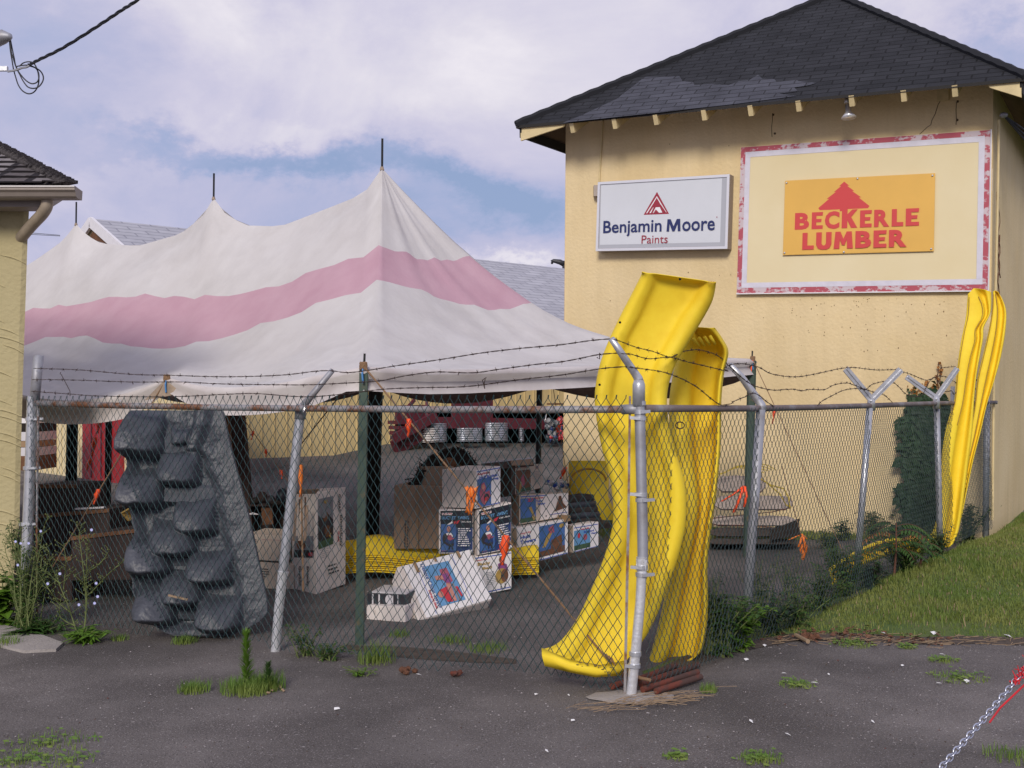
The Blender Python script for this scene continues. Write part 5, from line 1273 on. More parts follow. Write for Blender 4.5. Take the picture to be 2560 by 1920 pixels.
carton('flat white carton on the ground left of the tilted carton', (916, 1513, 1549), (1013, 1516, 1556), (1060, 1500, 1538), (8.25, 8.12, 8.5), 'carton_white', dl=lines('carton_white_side', .2, .26, .3, .9, 1))
r_, f_ = carton('dark book-like package wrapped in shiny film on the flat white carton', (918, 1484, 1510), (1014, 1487, 1513), (1060, 1466, 1494), (8.35, 8.22, 8.6), 'dark_plastic', dl=[('r', 'film_white', .13, .0, .17, 1), ('r', 'film_white', .30, .02, .34, .98), ('e', 'film_white', .58, .5, .10, .48), ('r', 'film_white', .66, .03, .69, .97), ('r', 'film_white', .80, .0, .82, .9)], name='package', cat='package')
mb = MB(); q2 = [P(930, 1478, 8.36), P(1016, 1482, 8.24), P(1052, 1462, 8.6), P(960, 1462, 8.7)]; mb.hexa([p-V((0, 0, .012)) for p in q2], q2); mb.build('top_cover', 'film_white', r_)
# brown cardboard
carton('large brown carton with vertical lettering behind the navy cartons', (985, 1213, 1372), None, (1112, 1217, 1372), (9.95, 9.85), 'carton_brown', dr=lines('print_dark', .22, .25, .55, .98, 9, 2, .8)+[('r', 'packing_tape', .47, 0, .50, 1)]+lines('print_dark', .29, .32, .55, .98, 10, 4, .8), depth=.5)
carton('upper brown carton under the dark fur-like heap', (1050, 1166, 1214), None, (1128, 1166, 1216), (10.0, 9.9), 'carton_brown', depth=.4)
# right hand group
R_ = 'Swing-N-Slide'
carton('open brown carton with a faded swing print behind the top white carton', (1208, 1166, 1250), (1278, 1162, 1240), (1357, 1158, 1220), (10.9, 10.5, 10.8), 'carton_dark', dr=[('r', 'carton_beige', .12, .02, .99, .97), ('r', 'print_brown', .14, .20, .60, .96), ('t', 'print_pink', R_, .14, .06, .50, .14, .02), ('p', 'print_pink', [(.30, .4), (.38, .3), (.42, .7), (.3, .8)]), ('p', 'print_green', [(.16, .84), (.60, .84), (.60, .95), (.16, .95)]), ('p', 'print_gold', [(.26, .6), (.32, .6), (.26, .94), (.22, .94)]), ('e', 'print_pink', .80, .14, .05, .06)]+lines('print_grey', .66, .94, .3, .8, 9, 9, .3))
t = thing('carton_flap', P(1270, 1160, 10.6), 'bent cardboard flap with a white edge standing up behind the cartons', 'cardboard', None)
mb = MB(); mb.add([P(1203, 1160, 10.6), P(1330, 1146, 10.8), P(1335, 1164, 10.6), P(1206, 1176, 10.4), P(1203, 1172, 10.45)], [(0, 1, 2, 3, 4)]); o = mb.build('sheet', 'carton_dark', t); solid(o, .006)
mb = MB(); mb.beam(P(1206, 1157, 10.58), P(1330, 1145, 10.78), .008, .014); mb.build('white_edge', 'film_white', t)
mb = MB(); mb.add([P(1276, 1152, 10.5), P(1330, 1148, 10.55), P(1332, 1162, 10.5), P(1280, 1164, 10.45)], [(0, 1, 2, 3)]); o = mb.build('inner_panel', 'carton_brown', t); solid(o, .006)
carton('beige carton with a blue swing print and a small picture, middle row right', (1278, 1236, 1316), (1298, 1238, 1312), (1421, 1232, 1290), (10.7, 10.35, 10.6), 'carton_beige', m2='carton_brown', dr=[('r', 'carton_white', .42, .02, .99, .97), ('r', 'print_line', .02, .04, .55, .07), ('r', 'print_blue', .02, .12, .33, .93), ('p', 'print_green', [(.02, .80), (.33, .80), (.33, .95), (.02, .95)]), ('p', 'print_gold', [(.19, .45), (.24, .42), (.33, .9), (.28, .92)]), ('t', 'print_red', '22', .16, .13, .28, .24, .03), ('t', 'print_red', R_, .30, .10, .48, .17, .03), ('t', 'print_line', 'Tube', .33, .20, .46, .28, .03), ('t', 'print_line', 'Slider', .36, .31, .52, .39, .03),
   ('p', 'print_brown', [(.72, .62), (.76, .35), (.80, .1), (.84, .1), (.88, .4), (.96, .6), (.70, .72)]), ('r', 'print_white', .90, .28, .97, .36), ('r', 'print_line', .60, .80, .97, .82), ('e', 'print_dark', .53, .84, .012, .03)])
mb = MB(); q2 = [P(1270, 1236, 10.9), P(1298, 1228, 10.5), P(1421, 1218, 10.7), P(1400, 1214, 11.0)]; mb.hexa([p-V((0, 0, .01)) for p in q2], q2)
carton('white carton with a tower play set print lying low behind the yellow stack', (1232, 1318, 1400), (1292, 1320, 1418), (1420, 1296, 1384), (10.6, 10.15, 10.5), 'carton_white', dl=[('r', 'carton_beige', .01, .01, .99, .6), ('r', 'print_line', .05, .55, .9, .60), ('r', 'print_blue', .1, .65, .6, .98), ('e', 'print_dark', .05, .30, .06, .14)], dr=[('r', 'print_white', .01, .01, .99, .99), ('t', 'print_red', R_, .06, .14, .27, .20, .03), ('t', 'print_line', 'Hula', .06, .22, .26, .31, .04), ('t', 'print_line', 'Towers', .06, .34, .36, .44, .04),
   ('r', 'print_blue', .42, .07, .93, .90), ('p', 'print_brown', [(.42, .75), (.93, .72), (.93, .90), (.42, .90)]), ('p', 'print_gold', [(.56, .40), (.64, .25), (.68, .30), (.60, .52), (.54, .66), (.48, .66)]), ('p', 'print_pink', [(.60, .16), (.70, .10), (.72, .3), (.62, .32)]), ('p', 'print_brown', [(.66, .5), (.86, .4), (.88, .8), (.64, .84)]), ('e', 'print_gold', .86, .16, .05, .06), ('r', 'print_line', .02, .955, .98, .975), ('e', 'print_red', .27, .88, .02, .03), ('e', 'print_dark', .22, .90, .02, .03)]+lines('print_grey', .08, .36, .5, .84, 8, 12, .3))
carton('small carton with a blue playground print at the right end of the cartons', (1412, 1312, 1380), (1433, 1314, 1382), (1496, 1304, 1366), (10.75, 10.5, 10.75), 'carton_white', m2='carton_beige', dr=[('r', 'print_white', .01, .01, .99, .99), ('r', 'print_line', .02, .08, .97, .11), ('r', 'print_sky', .02, .2, .66, .93), ('p', 'print_green', [(.02, .75), (.66, .75), (.66, .93), (.02, .93)]), ('t', 'print_red', R_, .28, .15, .62, .23, .04), ('t', 'print_line', 'Backyard', .40, .27, .80, .36, .04), ('t', 'print_line', 'Playset', .70, .38, .97, .46, .04), ('e', 'print_pink', .45, .5, .08, .12), ('e', 'print_red', .2, .4, .05, .1), ('r', 'print_line', .02, .955, .98, .975)])
carton('small torn yellow brown cardboard piece between the printed cartons', (1413, 1290, 1306), None, (1427, 1288, 1302), (10.45, 10.5), 'packing_tape', name='cardboard_piece', cat='cardboard', depth=.1, group=None)
# tall white carton with the vertical title
rr, ff_ = carton('tall white carton with vertical black lettering behind the leaning fence post', (731, 1236, 1484), (790, 1234, 1487), (864, 1218, 1460), (9.6, 9.30, 9.7), 'carton_white',
   dl=[('r', 'carton_white_side', .005, .005, .995, .995), ('r', 'print_grey', .10, .42, .90, .62), ('r', 'print_dark', .08, .56, .92, .635), ('e', 'print_brown', .4, .50, .2, .06), ('e', 'print_red', .8, .60, .1, .02), ('r', 'print_brown', .30, .05, .36, .40), ('r', 'print_brown', .55, .03, .60, .40), ('t', 'print_dark', 'GuySAS', .28, .72, .40, .92, .02, 1), ('t', 'print_dark', 'Endocity', .62, .72, .74, .92, .02, 1)],
   dr=[('r', 'print_grey', .06, .06, .56, .54), ('p', 'print_dark', [(.06, .22), (.22, .26), (.32, .2), (.56, .30), (.56, .50), (.06, .50)]), ('p', 'print_green', [(.07, .49), (.56, .47), (.56, .545), (.07, .56)]), ('e', 'print_brown', .30, .25, .09, .05), ('e', 'print_brown', .36, .40, .10, .06), ('e', 'print_gold', .30, .10, .06, .02), ('e', 'print_grey', .24, .21, .08, .05), ('p', 'print_gold', [(.40, .45), (.48, .42), (.46, .48)]),
       ('t', 'print_dark', 'GuySAS', .70, .055, .80, .235, .03, 1), ('t', 'print_dark', 'EndoCity', .76, .27, .86, .60, .03, 1), ('t', 'print_red', 'Set', .70, .43, .76, .54, .03, 1)]+lines('print_grey', .10, .45, .57, .66, 5, 4, .25)+lines('print_dark', .30, .70, .74, .85, 3, 6, .45), depth=.3)
mb = MB(); mb.quad(P(736, 1236, 9.6), P(790, 1234, 9.3), P(800, 1222, 9.15), P(748, 1224, 9.45)); o = mb.build('flap', 'carton_brown', rr); solid(o, .004)
for k, (u, w) in enumerate(((737, 9), (750, 8), (764, 10))):
    mb = MB(); mb.beam(P(u-2, 1352, 9.12), P(u+4, 1255+k*4, 9.2), .022, .004, V((0, 1, 0))); mb.build('folded_board', 'carton_beige' if k % 2 else 'carton_brown', rr)
carton('beige carton with printed text, upper of the two behind the rock wall', (615, 1335, 1398), None, (716, 1340, 1405), (9.6, 9.55), 'carton_beige', dr=lines('print_dark', .10, .28, .18, .62, 7, 3, .3)+[('r', 'print_pink', .42, .16, .95, .172), ('r', 'print_grey', .42, .16, .425, .95), ('t', 'print_dark', 'PEI', .16, .80, .30, .97, .04)], depth=.45)
carton('beige carton with printed text, lower of the two behind the rock wall', (632, 1404, 1474), None, (735, 1410, 1482), (9.6, 9.55), 'carton_beige', dr=lines('print_dark', .12, .42, .22, .55, 4, 7, .45), depth=.45)
mb = MB(); mb.hexa([P(618, 1334, 9.62), P(716, 1339, 9.57), P(714, 1322, 10.0), P(632, 1320, 10.0)], [p+V((0, 0, .008)) for p in (P(618, 1334, 9.62), P(716, 1339, 9.57), P(714, 1322, 10.0), P(632, 1320, 10.0))])
# clutter on a low table beyond
t = thing('bench', G(660, 1400), 'low dark wooden bench holding clutter behind the beige cartons', 'bench')
mb = MB(); mb.beam(P(610, 1256, 10.6), P(725, 1256, 10.6), .5, .025); mb.build('bench_top', 'crate_dark', t)
mb = MB(); mb.beam(P(612, 1262, 10.45), P(725, 1262, 10.45), .02, .09); mb.beam(P(612, 1310, 10.6), P(725, 1318, 10.6), .02, .35); mb.build('side_board', 'crate_dark', t)
mb = MB(); mb.beam(P(655, 1290, 10.4), P(682, 1288, 10.4), .02, .16); mb.build('yellow_board', 'brown_wood', t)
for k, (u, v, a, b, m_) in enumerate(((655, 1243, .055, .05, 'crate_dark'), (638, 1252, .05, .03, 'fur_dark'), (676, 1250, .05, .045, 'print_dark'), (706, 1240, .06, .07, 'print_black'), (694, 1256, .07, .03, 'fur_dark'))):
    mb = MB(); mb.ball(P(u, v, 10.35), a, a, b, 0, 9, 6, .12); mb.build('clutter_item', m_, None, smooth=True, label=('round dark object on the bench behind the rock wall', 'low dark lump at the left end of the bench', 'dark object in the middle of the bench', 'black squarish object at the right end of the bench', 'flat dark lump beside the black object on the bench')[k], cat='clutter')
mb = MB(); mb.tube([P(620, 1286, 10.2), P(632, 1284, 10.2), P(646, 1286, 10.2)], [.004, .012, .003], 6); mb.build('white_bag', 'film_white', None, label='thin white plastic strip hanging from the dark bench', cat='plastic strip')
# dark crates at the left
def crate(label, Lp, Rp, ys, depth=.5, m_='crate_dark', name='wooden_crate'):
    a0, a1 = P(Lp[0], Lp[2], ys[0]), P(Lp[0], Lp[1], ys[0]); b0, b1 = P(Rp[0], Rp[2], ys[1]), P(Rp[0], Rp[1], ys[1])
    n_ = V((.15, 1, 0)).normalized()*depth; root = thing(name, ((a0.x+b0.x)/2, (a0.y+b0.y)/2, min(a0.z, b0.z)), label, 'crate', 'dark crates by the left fence post')
    mb = MB(); mb.hexa([a0, b0, b0+n_, a0+n_], [a1, b1, b1+n_, a1+n_]); o = mb.build('crate_body', m_, root); solid(o, 0, bev=.006)
    mb = MB(); mb.beam(a1+V((0, -.006, -.012)), b1+V((0, -.006, -.012)), .012, .03); mb.build('rim', 'brown_wood', root)
    return root
crate('upper dark brown crate behind the left fence post', (86, 1212, 1286), (191, 1212, 1284), (9.4, 9.4))
crate('wide dark brown crate under the upper one behind the left fence post', (84, 1288, 1400), (274, 1272, 1400), (9.3, 9.3), .7)
crate('lower dark crate with a reddish rim beside the rock wall', (178, 1342, 1452), (345, 1322, 1450), (8.9, 8.9), .6)
crate('low black crate on the ground at far left behind the weeds', (86, 1392, 1500), (180, 1392, 1505), (8.9, 8.9), .5)
mb = MB(); mb.beam(P(190, 1272, 9.3), P(262, 1268, 9.3), .05, .012); mb.build('white_board', 'film_white', None, label='thin pale board lying on the wide dark crate', cat='board')
mb = MB(); mb.beam(P(190, 1256, 9.8), P(232, 1250, 9.8), .05, .06); mb.build('dark_block', 'pole_brown', None, label='small dark wood block behind the thin pale board', cat='block')
t = thing('yellow_scoop', P(316, 1285, 9.0), 'small yellow brown plastic piece poking out beside the rock wall', 'plastic part'); mb = MB(); mb.add([P(302, 1283, 9.0), P(328, 1268, 9.0), P(336, 1290, 9.1), P(320, 1303, 9.0)], [(0, 1, 2, 3)]); o = mb.build('blade', 'print_gold', t); solid(o, .02)
# dark furry heap on the brown carton
t = thing('dark_heap', P(1110, 1165, 10.05), 'ragged dark fur-like heap lying on top of the brown cartons', 'heap')
mb = MB(); random.seed(11)
pathp = [(1030, 1212), (1046, 1196), (1060, 1172), (1080, 1150), (1105, 1136), (1135, 1128), (1160, 1136), (1176, 1156), (1184, 1170)]
for (u, v) in cr_spline(pathp, 4): mb.ball(P(u, v+10, 10.05), .055, .07, .055+.02*random.random(), 0, 9, 6, .2)
mb.build('heap_body', 'fur_dark', t, smooth=False)
mb = MB()
for (u, v) in cr_spline(pathp, 8):
    for k in range(5):
        p = P(u+random.gauss(0, 6), v+random.gauss(2, 5), 10.0); q_ = p+V((random.gauss(0, .03), random.gauss(0, .02), abs(random.gauss(0, .03)))); mb.tube([p, q_], [.006, .001], 4)
mb.tube([P(1092, 1120, 10), P(1100, 1127, 10), P(1118, 1130, 10)], .008, 5); mb.tube([P(1012, 1199, 10), P(1030, 1196, 10)], .006, 5); mb.build('bristle', 'fur_dark', t)
mb = MB(); mb.ball(P(1124, 1160, 9.98), .07, .05, .06, 0, 9, 6, .2); mb.build('brown_lump', 'brown_wood', t)
# crumpled bag under the pole
t = thing('crumpled_bag', P(1392, 1215, 11.6), 'crumpled white and blue plastic bag behind the beige carton', 'bag'); random.seed(4)
mb = MB()
for k in range(14):
    u = 1366+k*4.2; mb.ball(P(u, 1202+random.random()*22, 11.6), .03, .03, .018+.015*random.random(), k % 4, 7, 5, .5)
mb.build('bag_film', ['film_white', 'print_line', 'print_white', 'film_white'], t)
# wood bundle
t = thing('log_stack', P(1465, 1300, 11.2), 'stack of short dark grey logs beside the printed cartons', 'wood stack'); random.seed(9)
k = 0
for row, v in enumerate((1244, 1258, 1272, 1286, 1300)):
    mb = MB(); a_, b_ = P(1414+random.random()*5, v+6, 11.2), P(1480+row*5, v+random.random()*3, 11.35); mb.tube([a_, a_.lerp(b_, .5)+V((0, 0, .006)), b_], [.045, .05, .04], 9); mb.build('log', ('stone_dark', 'rock_grey', 'stone_slab')[row % 2], t, smooth=True)
mb = MB(); mb.beam(P(1430, 1314, 11.0), P(1512, 1310, 11.2), .3, .05); mb.build('pallet', 'fur_dark', t)
# stone slab stack
SG = 'grey stone slabs stacked by the yellow wall'
slabs = [('bottom grey slab of the stack by the yellow wall, wide and dark', 1768, 1985, 1345, 1362, 11.9, 'stone_dark'), ('second slab from the bottom of the stack by the yellow wall', 1772, 1998, 1318, 1343, 11.95, 'stone_dark'), ('third slab from the bottom of the stack, long and pale grey', 1776, 1990, 1288, 1316, 12.0, 'stone_slab'), ('fourth slab of the stack by the wall, wound with yellow strapping', 1784, 1982, 1238, 1276, 12.05, 'stone_slab'), ('top slab of the grey stack holding coils of yellow strapping', 1792, 1915, 1188, 1232, 12.1, 'stone_slab')]
for lb, u0, u1, v0, v1, y, m_ in slabs:
    t = thing('stone_slab', P((u0+u1)/2, v1, y), lb, 'stone slab', SG); mb = MB(); random.seed(u0)
    g = []
    for k in range(11):
        u = u0+(u1-u0)*k/10; w = 1 if 0 < k < 10 else .35; j = random.random()*5; vm = (v0+v1)/2; hh = (v1-v0)/2
        g.append([P(u, vm-hh*w+j*.5, y+.6), P(u, vm-hh*w+j*.5, y+.05), P(u, vm-hh*.8*w+j*.5, y), P(u, vm+hh*.8*w, y), P(u, vm+hh*w, y+.05), P(u, vm+hh*w, y+.6)])
    mb.grid(g); mb.poly([p for p in g[0]]); mb.poly([p for p in g[-1]]); o = mb.build('slab', m_, t, smooth=True, auto=30)
t = thing('black_pallet', P(1960, 1340, 12.2), 'black tapered pallet end sticking out at the right of the slab stack', 'pallet'); mb = MB(); mb.hexa([P(1925, 1350, 11.8), P(1998, 1340, 11.8), P(2000, 1335, 12.3), P(1930, 1340, 12.3)], [P(1925, 1326, 11.8), P(1996, 1298, 11.8), P(1998, 1296, 12.3), P(1930, 1320, 12.3)]); mb.build('block', 'fur_dark', t)
t = thing('yellow_strapping', P(1880, 1190, 12), 'loose coils of yellow strapping band over the slab stack', 'strap'); mb = MB(); random.seed(2)
for k in range(5):
    mb.tube([P(1790+k*10+110*s, 1186-14*sin(pi*s)-k*3+3*sin(9*s+k), 11.95) for s in [i/12 for i in range(13)]], .006, 4)
mb.tube([P(u, v, 11.9) for u, v in ((1900, 1196), (1925, 1212), (1960, 1222), (1972, 1245), (1975, 1272))], .008, 5); mb.tube([P(u, v, 11.9) for u, v in ((1915, 1205), (1950, 1235), (1965, 1262), (1978, 1270))], .007, 5)
mb.build('band', 'band_yellow', t)
mb = MB(); mb.tube([P(u, v, 11.9) for u, v in ((1780, 1296), (1850, 1288), (1930, 1280), (1975, 1270))], .006, 4); mb.tube([P(u, v, 11.9) for u, v in ((1780, 1312), (1850, 1313), (1930, 1318))], .005, 4); mb.build('red_band', 'clay_pipe', t)
# yellow cord coil on top of slabs done; orange ribbon ties
def ribbon(label, pts_list, m_='tape_orange', w=.014):
    t_ = None; mb = MB()
    for pts in pts_list:
        g = [[p+V((-w, 0, 0)), p+V((w*.2, -.012, .004)), p+V((w, 0, 0))] for p in pts]; mb.grid(g)
    o = mb.build('orange_ribbon', m_, None, label=label, cat='ribbon', smooth=True); solid(o, .002)
ribbon('orange ribbon tied over the slab stack beside the fence post', [[P(1860, 1215, 10.6), P(1835, 1235, 10.6), P(1803, 1254, 10.6)], [P(1860, 1215, 10.6), P(1850, 1245, 10.6), P(1834, 1282, 10.6)], [P(1862, 1217, 10.6), P(1866, 1240, 10.6), P(1861, 1268, 10.6)]])
ribbon('orange bow with loose ends tied in front of the slab stack', [[P(2005, 1342, 10.35), P(2002, 1355, 10.35), P(1996, 1368, 10.35)], [P(2007, 1340, 10.35), P(2012, 1355, 10.35), P(2010, 1372, 10.35)], [P(1998, 1338, 10.35), P(1985, 1344, 10.35), P(1972, 1350, 10.35)], [P(2004, 1335, 10.35), P(2016, 1348, 10.35)]], 'flag_orange', .012)
# ---------------------------------------------------------------- things on the loading dock far behind
t = thing('red_stair', hit(1040, 1100, A, rpn), 'dark red steel stair with a handrail at the loading dock', 'stair')
yD = lambda u: hit(u, 1100, A+rpn*.35, rpn).y
def D_(u, v, o=0): return P(u, v, yD(u)-o)
mb = MB(); mb.beam(D_(985, 1122, .3), D_(1078, 1062, .3), .08, .28); mb.beam(D_(985, 1096, .5), D_(1090, 1040, .5), .08, .16); mb.build('stringer', 'red_steel', t)
for k in range(5): mb = MB(); mb.beam(D_(982+k*2, 1056+k*13, .2), D_(1055-k*8, 1056+k*13, .2), .3, .06); mb.build('tread', 'red_steel', t)
mb = MB(); mb.beam(D_(1020, 1018, .3), D_(1036, 1000, .3), .05, .05); mb.beam(D_(1067, 1060, .3), D_(1067, 1000, .3), .05, .05, V((0, 1, 0))); mb.beam(D_(990, 1050, .2), D_(1070, 1048, .2), .06, .5); mb.build('rail_frame', 'red_steel', t)
t = thing('dock_beam', hit(1300, 1060, A, rpn), 'dark red steel beam over the open loading dock', 'beam')
mb = MB(); mb.beam(D_(1075, 1056), D_(1375, 1060), .2, .20); mb.beam(D_(1132, 1020, .05), D_(1228, 1020, .05), .1, .45); mb.build('beam', 'red_steel', t)
def well(label, u0, u1, v0, v1, white=False):
    t_ = thing('metal_window_well', D_((u0+u1)/2, v1, .1), label, 'window well', 'corrugated steel rings on the loading dock'); nr = max(5, int((v1-v0)/5.2)); g = []
    for j in range(nr*4+1):
        v = v0+(v1-v0)*j/(nr*4); b = .035*sin(j*pi/2)
        g.append([D_((u0+u1)/2-(u1-u0)/2*cos(pi*i/10), v, .1+b+.35*sin(pi*i/10)) for i in range(11)])
    mb_ = MB(); mb_.grid(g); mb_.build('corrugated_ring', 'print_white' if white else 'zinc', t_, smooth=True)
    return t_
well('stack of white louvred rings at the left of the loading dock', 1048, 1112, 1070, 1106, True)
well('taller grey ring stack behind the white rings on the loading dock', 1070, 1117, 1058, 1104)
well('low corrugated steel ring in the middle of the loading dock', 1142, 1206, 1070, 1104)
well('tall corrugated steel ring stack right of the middle on the loading dock', 1212, 1270, 1057, 1103)
well('narrow dim steel ring at the right end of the loading dock', 1297, 1310, 1070, 1104)
t = thing('bag_rack', D_(1390, 1100, .2), 'rack of shiny blue and red packages at the right of the dock', 'rack'); random.seed(6); mb = MB()
for k in range(40): mb.ball(D_(1368+random.random()*38, 1048+random.random()*54, .3), .06, .05, .07, random.randint(0, 4), 6, 4, .5)
mb.build('shiny_package', ['print_navy', 'print_grey', 'print_black', 'print_red', 'print_black'], t)
mb = MB(); mb.beam(D_(1376, 1010, .3), D_(1408, 1010, .3), .2, .03); mb.build('shelf', 'brown_wood', t)
# street lamp far behind the roof
t = thing('street_lamp', P(1410, 700, 60), 'distant dark street lamp arm above the pale roof beside the yellow building', 'lamp')
mb = MB(); mb.tube([P(1409, 740, 60), P(1409, 652, 60)], .07, 8); mb.tube([P(1409, 660, 60), P(1400, 655, 60), P(1384, 652, 60), P(1379, 655, 60)], [.14, .14, .10, .10], 8); mb.tube([P(1380, 655, 60), P(1380, 660, 60)], .06, 6); mb.build('lamp_arm', 'dark_plastic', t, smooth=True)
# truck glimpsed at far left
t = thing('parked_trailer', G(60, 1230), 'partly seen white and brown trailer behind the left fence post', 'trailer')
for nm, v0, v1, m_ in (('roof_board', 1018, 1030, 'brown_wood'), ('window_band', 1030, 1045, 'glass_dark'), ('white_panel', 1045, 1058, 'print_white'), ('dark_band', 1058, 1080, 'fur_dark'), ('side_panel', 1080, 1102, 'film_white'), ('tan_board', 1103, 1118, 'packing_tape'), ('lower_panel', 1119, 1140, 'film_white'), ('brown_stack', 1140, 1176, 'brown_wood')):
    mb = MB(); a_, b_ = P(20, v1, 20.5), P(86, v1, 20.5); c_, d_ = P(20, v0, 20.5), P(86, v0, 20.5); mb.hexa([a_, b_, b_+V((0, 1, 0)), a_+V((0, 1, 0))], [c_, d_, d_+V((0, 1, 0)), c_+V((0, 1, 0))]); mb.build(nm, m_, t)
# ---------------------------------------------------------------- cable and service head at top left
t = thing('weatherhead', P(-30, 130, 7.2), 'grey weatherhead with looped black cables hanging at the upper left', 'cable fitting')
yk = 7.2
mb = MB(); mb.tube([P(-90, 130, yk), P(-20, 100, yk), P(8, 92, yk), P(24, 92, yk-.03), P(29, 96, yk-.03)], [.05, .055, .045, .022, .008], 14); mb.build('hood', 'steel_old', t, smooth=True)
mb = MB(); mb.beam(P(-60, 172, yk), P(19, 172, yk), .025, .028); mb.build('clamp', 'steel', t)
S_ = lambda pts, y=0: [V(p) for p in cr_spline([tuple(P(u/6.38, v/6.38, yk+y)) for u, v in pts], 6)]
mb = MB(); r_ = .0042
for pts, y in (([(165, 620), (190, 750), (225, 920), (245, 1030), (275, 1100), (300, 1150), (380, 1250), (450, 1310), (520, 1335), (590, 1310), (620, 1240), (610, 1150), (560, 1080), (450, 1040), (340, 1045), (270, 1060)], 0),
               ([(150, 630), (165, 800), (190, 950), (215, 1100), (250, 1230), (290, 1350), (350, 1440), (430, 1490), (500, 1490), (560, 1450), (600, 1380), (620, 1280), (600, 1130), (540, 1010), (460, 985), (370, 1005), (310, 1060)], .01),
               ([(160, 640), (180, 820), (210, 930), (260, 1080), (320, 1200), (380, 1310), (450, 1390), (540, 1410), (620, 1380), (680, 1300), (690, 1220), (650, 1140), (580, 1090), (500, 1060), (420, 1050)], -.01),
               ([(130, 1140), (220, 1120), (320, 1100), (420, 1060), (500, 1020)], 0)): mb.tube(S_(pts, y), r_, 6)
mb.build('cable_loop', 'cable_black', t, smooth=True)
mb = MB(); mb.tube(S_([(120, 1140), (250, 1118), (360, 1080), (430, 1068), (520, 1010)], -.012), [.007]*25, 6); mb.build('wedge_clamp', 'steel_old', t)
t = thing('overhead_cable', P(150, 90, yk), 'twisted black overhead cable running up out of the picture at left', 'cable')
pts = [V(p) for p in cr_spline([tuple(P(u, v, yk-.15*k)) for k, (u, v) in enumerate(((72, 162), (100, 148), (160, 118), (240, 68), (300, 28), (346, -2), (420, -60)))], 14)]
mb = MB()
for ph in (0, 2.1, 4.2):
    tw = []
    for i, p in enumerate(pts): a = i*.42+ph; tw.append(p+V((.0062*cos(a), 0, .0062*sin(a))))
    mb.tube(tw, .0052, 6)
mb.build('twisted_conductor', 'cable_black', t, smooth=True)
t = thing('distant_wires', P(100, 590, 40), 'two faint distant wires crossing the sky behind the downspout', 'cable'); mb = MB(); mb.tube([P(60, 585, 40), P(150, 590, 40)], .012, 4); mb.tube([P(60, 581, 40), P(150, 588, 40)], .012, 4); mb.build('wire', 'cable_black', t)
# ---------------------------------------------------------------- chain at lower right
t = thing('barrier_chain', P(2450, 1770, 3.4), 'shiny steel chain slanting across the lower right corner', 'chain')
pa, pb = P(2345, 1930, 3.05), P(2600, 1628, 3.9); pa, pb = P(2340, 1934, 3.1), P(2612, 1614, 3.35)
d = (pb-pa).normalized(); nl = int((pb-pa).length/.0165); mb = MB(); a_ = d.cross(V((0, 0, 1))).normalized(); b_ = a_.cross(d)
for k in range(nl):
    c = pa+d*(k*.0165)-V((0, 0, .004*sin(pi*k/nl))); w = (a_ if k % 2 else b_)*cos(.5)+(b_ if k % 2 else -a_)*sin(.5)
    ring_ = [c+d*(.0125*cos(x))+w*(.0078*sin(x)) for x in [i*2*pi/12 for i in range(13)]]; mb.tube(ring_, .0024, 6, caps=False)
mb.build('links', 'chain_steel', t, smooth=True)
t = thing('frayed_rope', P(2545, 1690, 3.3), 'frayed red cord wound round the chain with a loose strand', 'cord'); mb = MB(); random.seed(8)
for k in range(3):
    tw = []
    for i in range(50):
        s = .69+.31*i/49; c = pa.lerp(pb, s)-V((0, 0, .004*sin(pi*s))); an = i*.9+k*2.1; tw.append(c+(a_*cos(an)+b_*sin(an))*(.008+.004*sin(i*1.7+k)))
    mb.tube(tw, .0024, 5)
c0 = pa.lerp(pb, .69); mb.tube([pa.lerp(pb, .74)+V((.02, 0, -.02)), P(2500, 1770, 3.25), P(2474, 1806, 3.2)], .0028, 5)
for k in range(26):
    s = .72+.28*random.random(); c = pa.lerp(pb, s); v_ = V((random.gauss(0, 1), random.gauss(0, 1), random.gauss(0, 1))).normalized()*.03; mb.tube([c+v_*.3, c+v_], [.002, .001], 4)
mb.build('strand', 'cord_red', t)
# ---------------------------------------------------------------- small things at the fence foot
t0 = None
for k, (u0, v0_, u1, v1_) in enumerate(((1598, 1698, 1690, 1664), (1602, 1710, 1722, 1670), (1606, 1724, 1744, 1680), (1640, 1728, 1752, 1692), (1530, 1716, 1585, 1698), (1662, 1690, 1745, 1662))):
    t = thing('clay_pipe', G((u0+u1)/2, (v0_+v1_)/2), ('orange red pipe lying nearest the corner post', 'second orange red pipe beside the corner post foot', 'third rusty red pipe of the bundle at the corner post', 'outermost rusty red pipe at the side fence foot', 'short rusty pipe left of the corner post foot', 'rusty pipe tucked under the second slide')[k], 'pipe', 'rusty red pipes lying by the corner post')
    a_, b_ = G(u0, v0_, .03), G(u1, v1_, .03); mb = MB(); mb.tube([a_, a_.lerp(b_, .5), b_], .017, 10); mb.build('tube', 'clay_pipe', t, smooth=True, auto=50)
def chunk(u, v, r, label, m_='rust_brown'):
    t_ = thing('rusty_chunk', G(u, v), label, 'rusty lump'); mb_ = MB(); c = G(u, v)
    for k in range(9): mb_.ball(c+V((random.gauss(0, r*.5), random.gauss(0, r*.4), r*.35+random.random()*r*.5)), r*.5, r*.45, r*.4, 0, 7, 5, .5)
    mb_.build('lump', m_, t_)
chunk(1013, 1686, .036, 'dark rusty brown lump on the asphalt below the earth strip'); chunk(1141, 1692, .032, 'orange brown rusty lump on the asphalt right of the dark one', 'clay_pipe'); chunk(2022, 1600, .05, 'dark brown curled scrap at the grass edge')
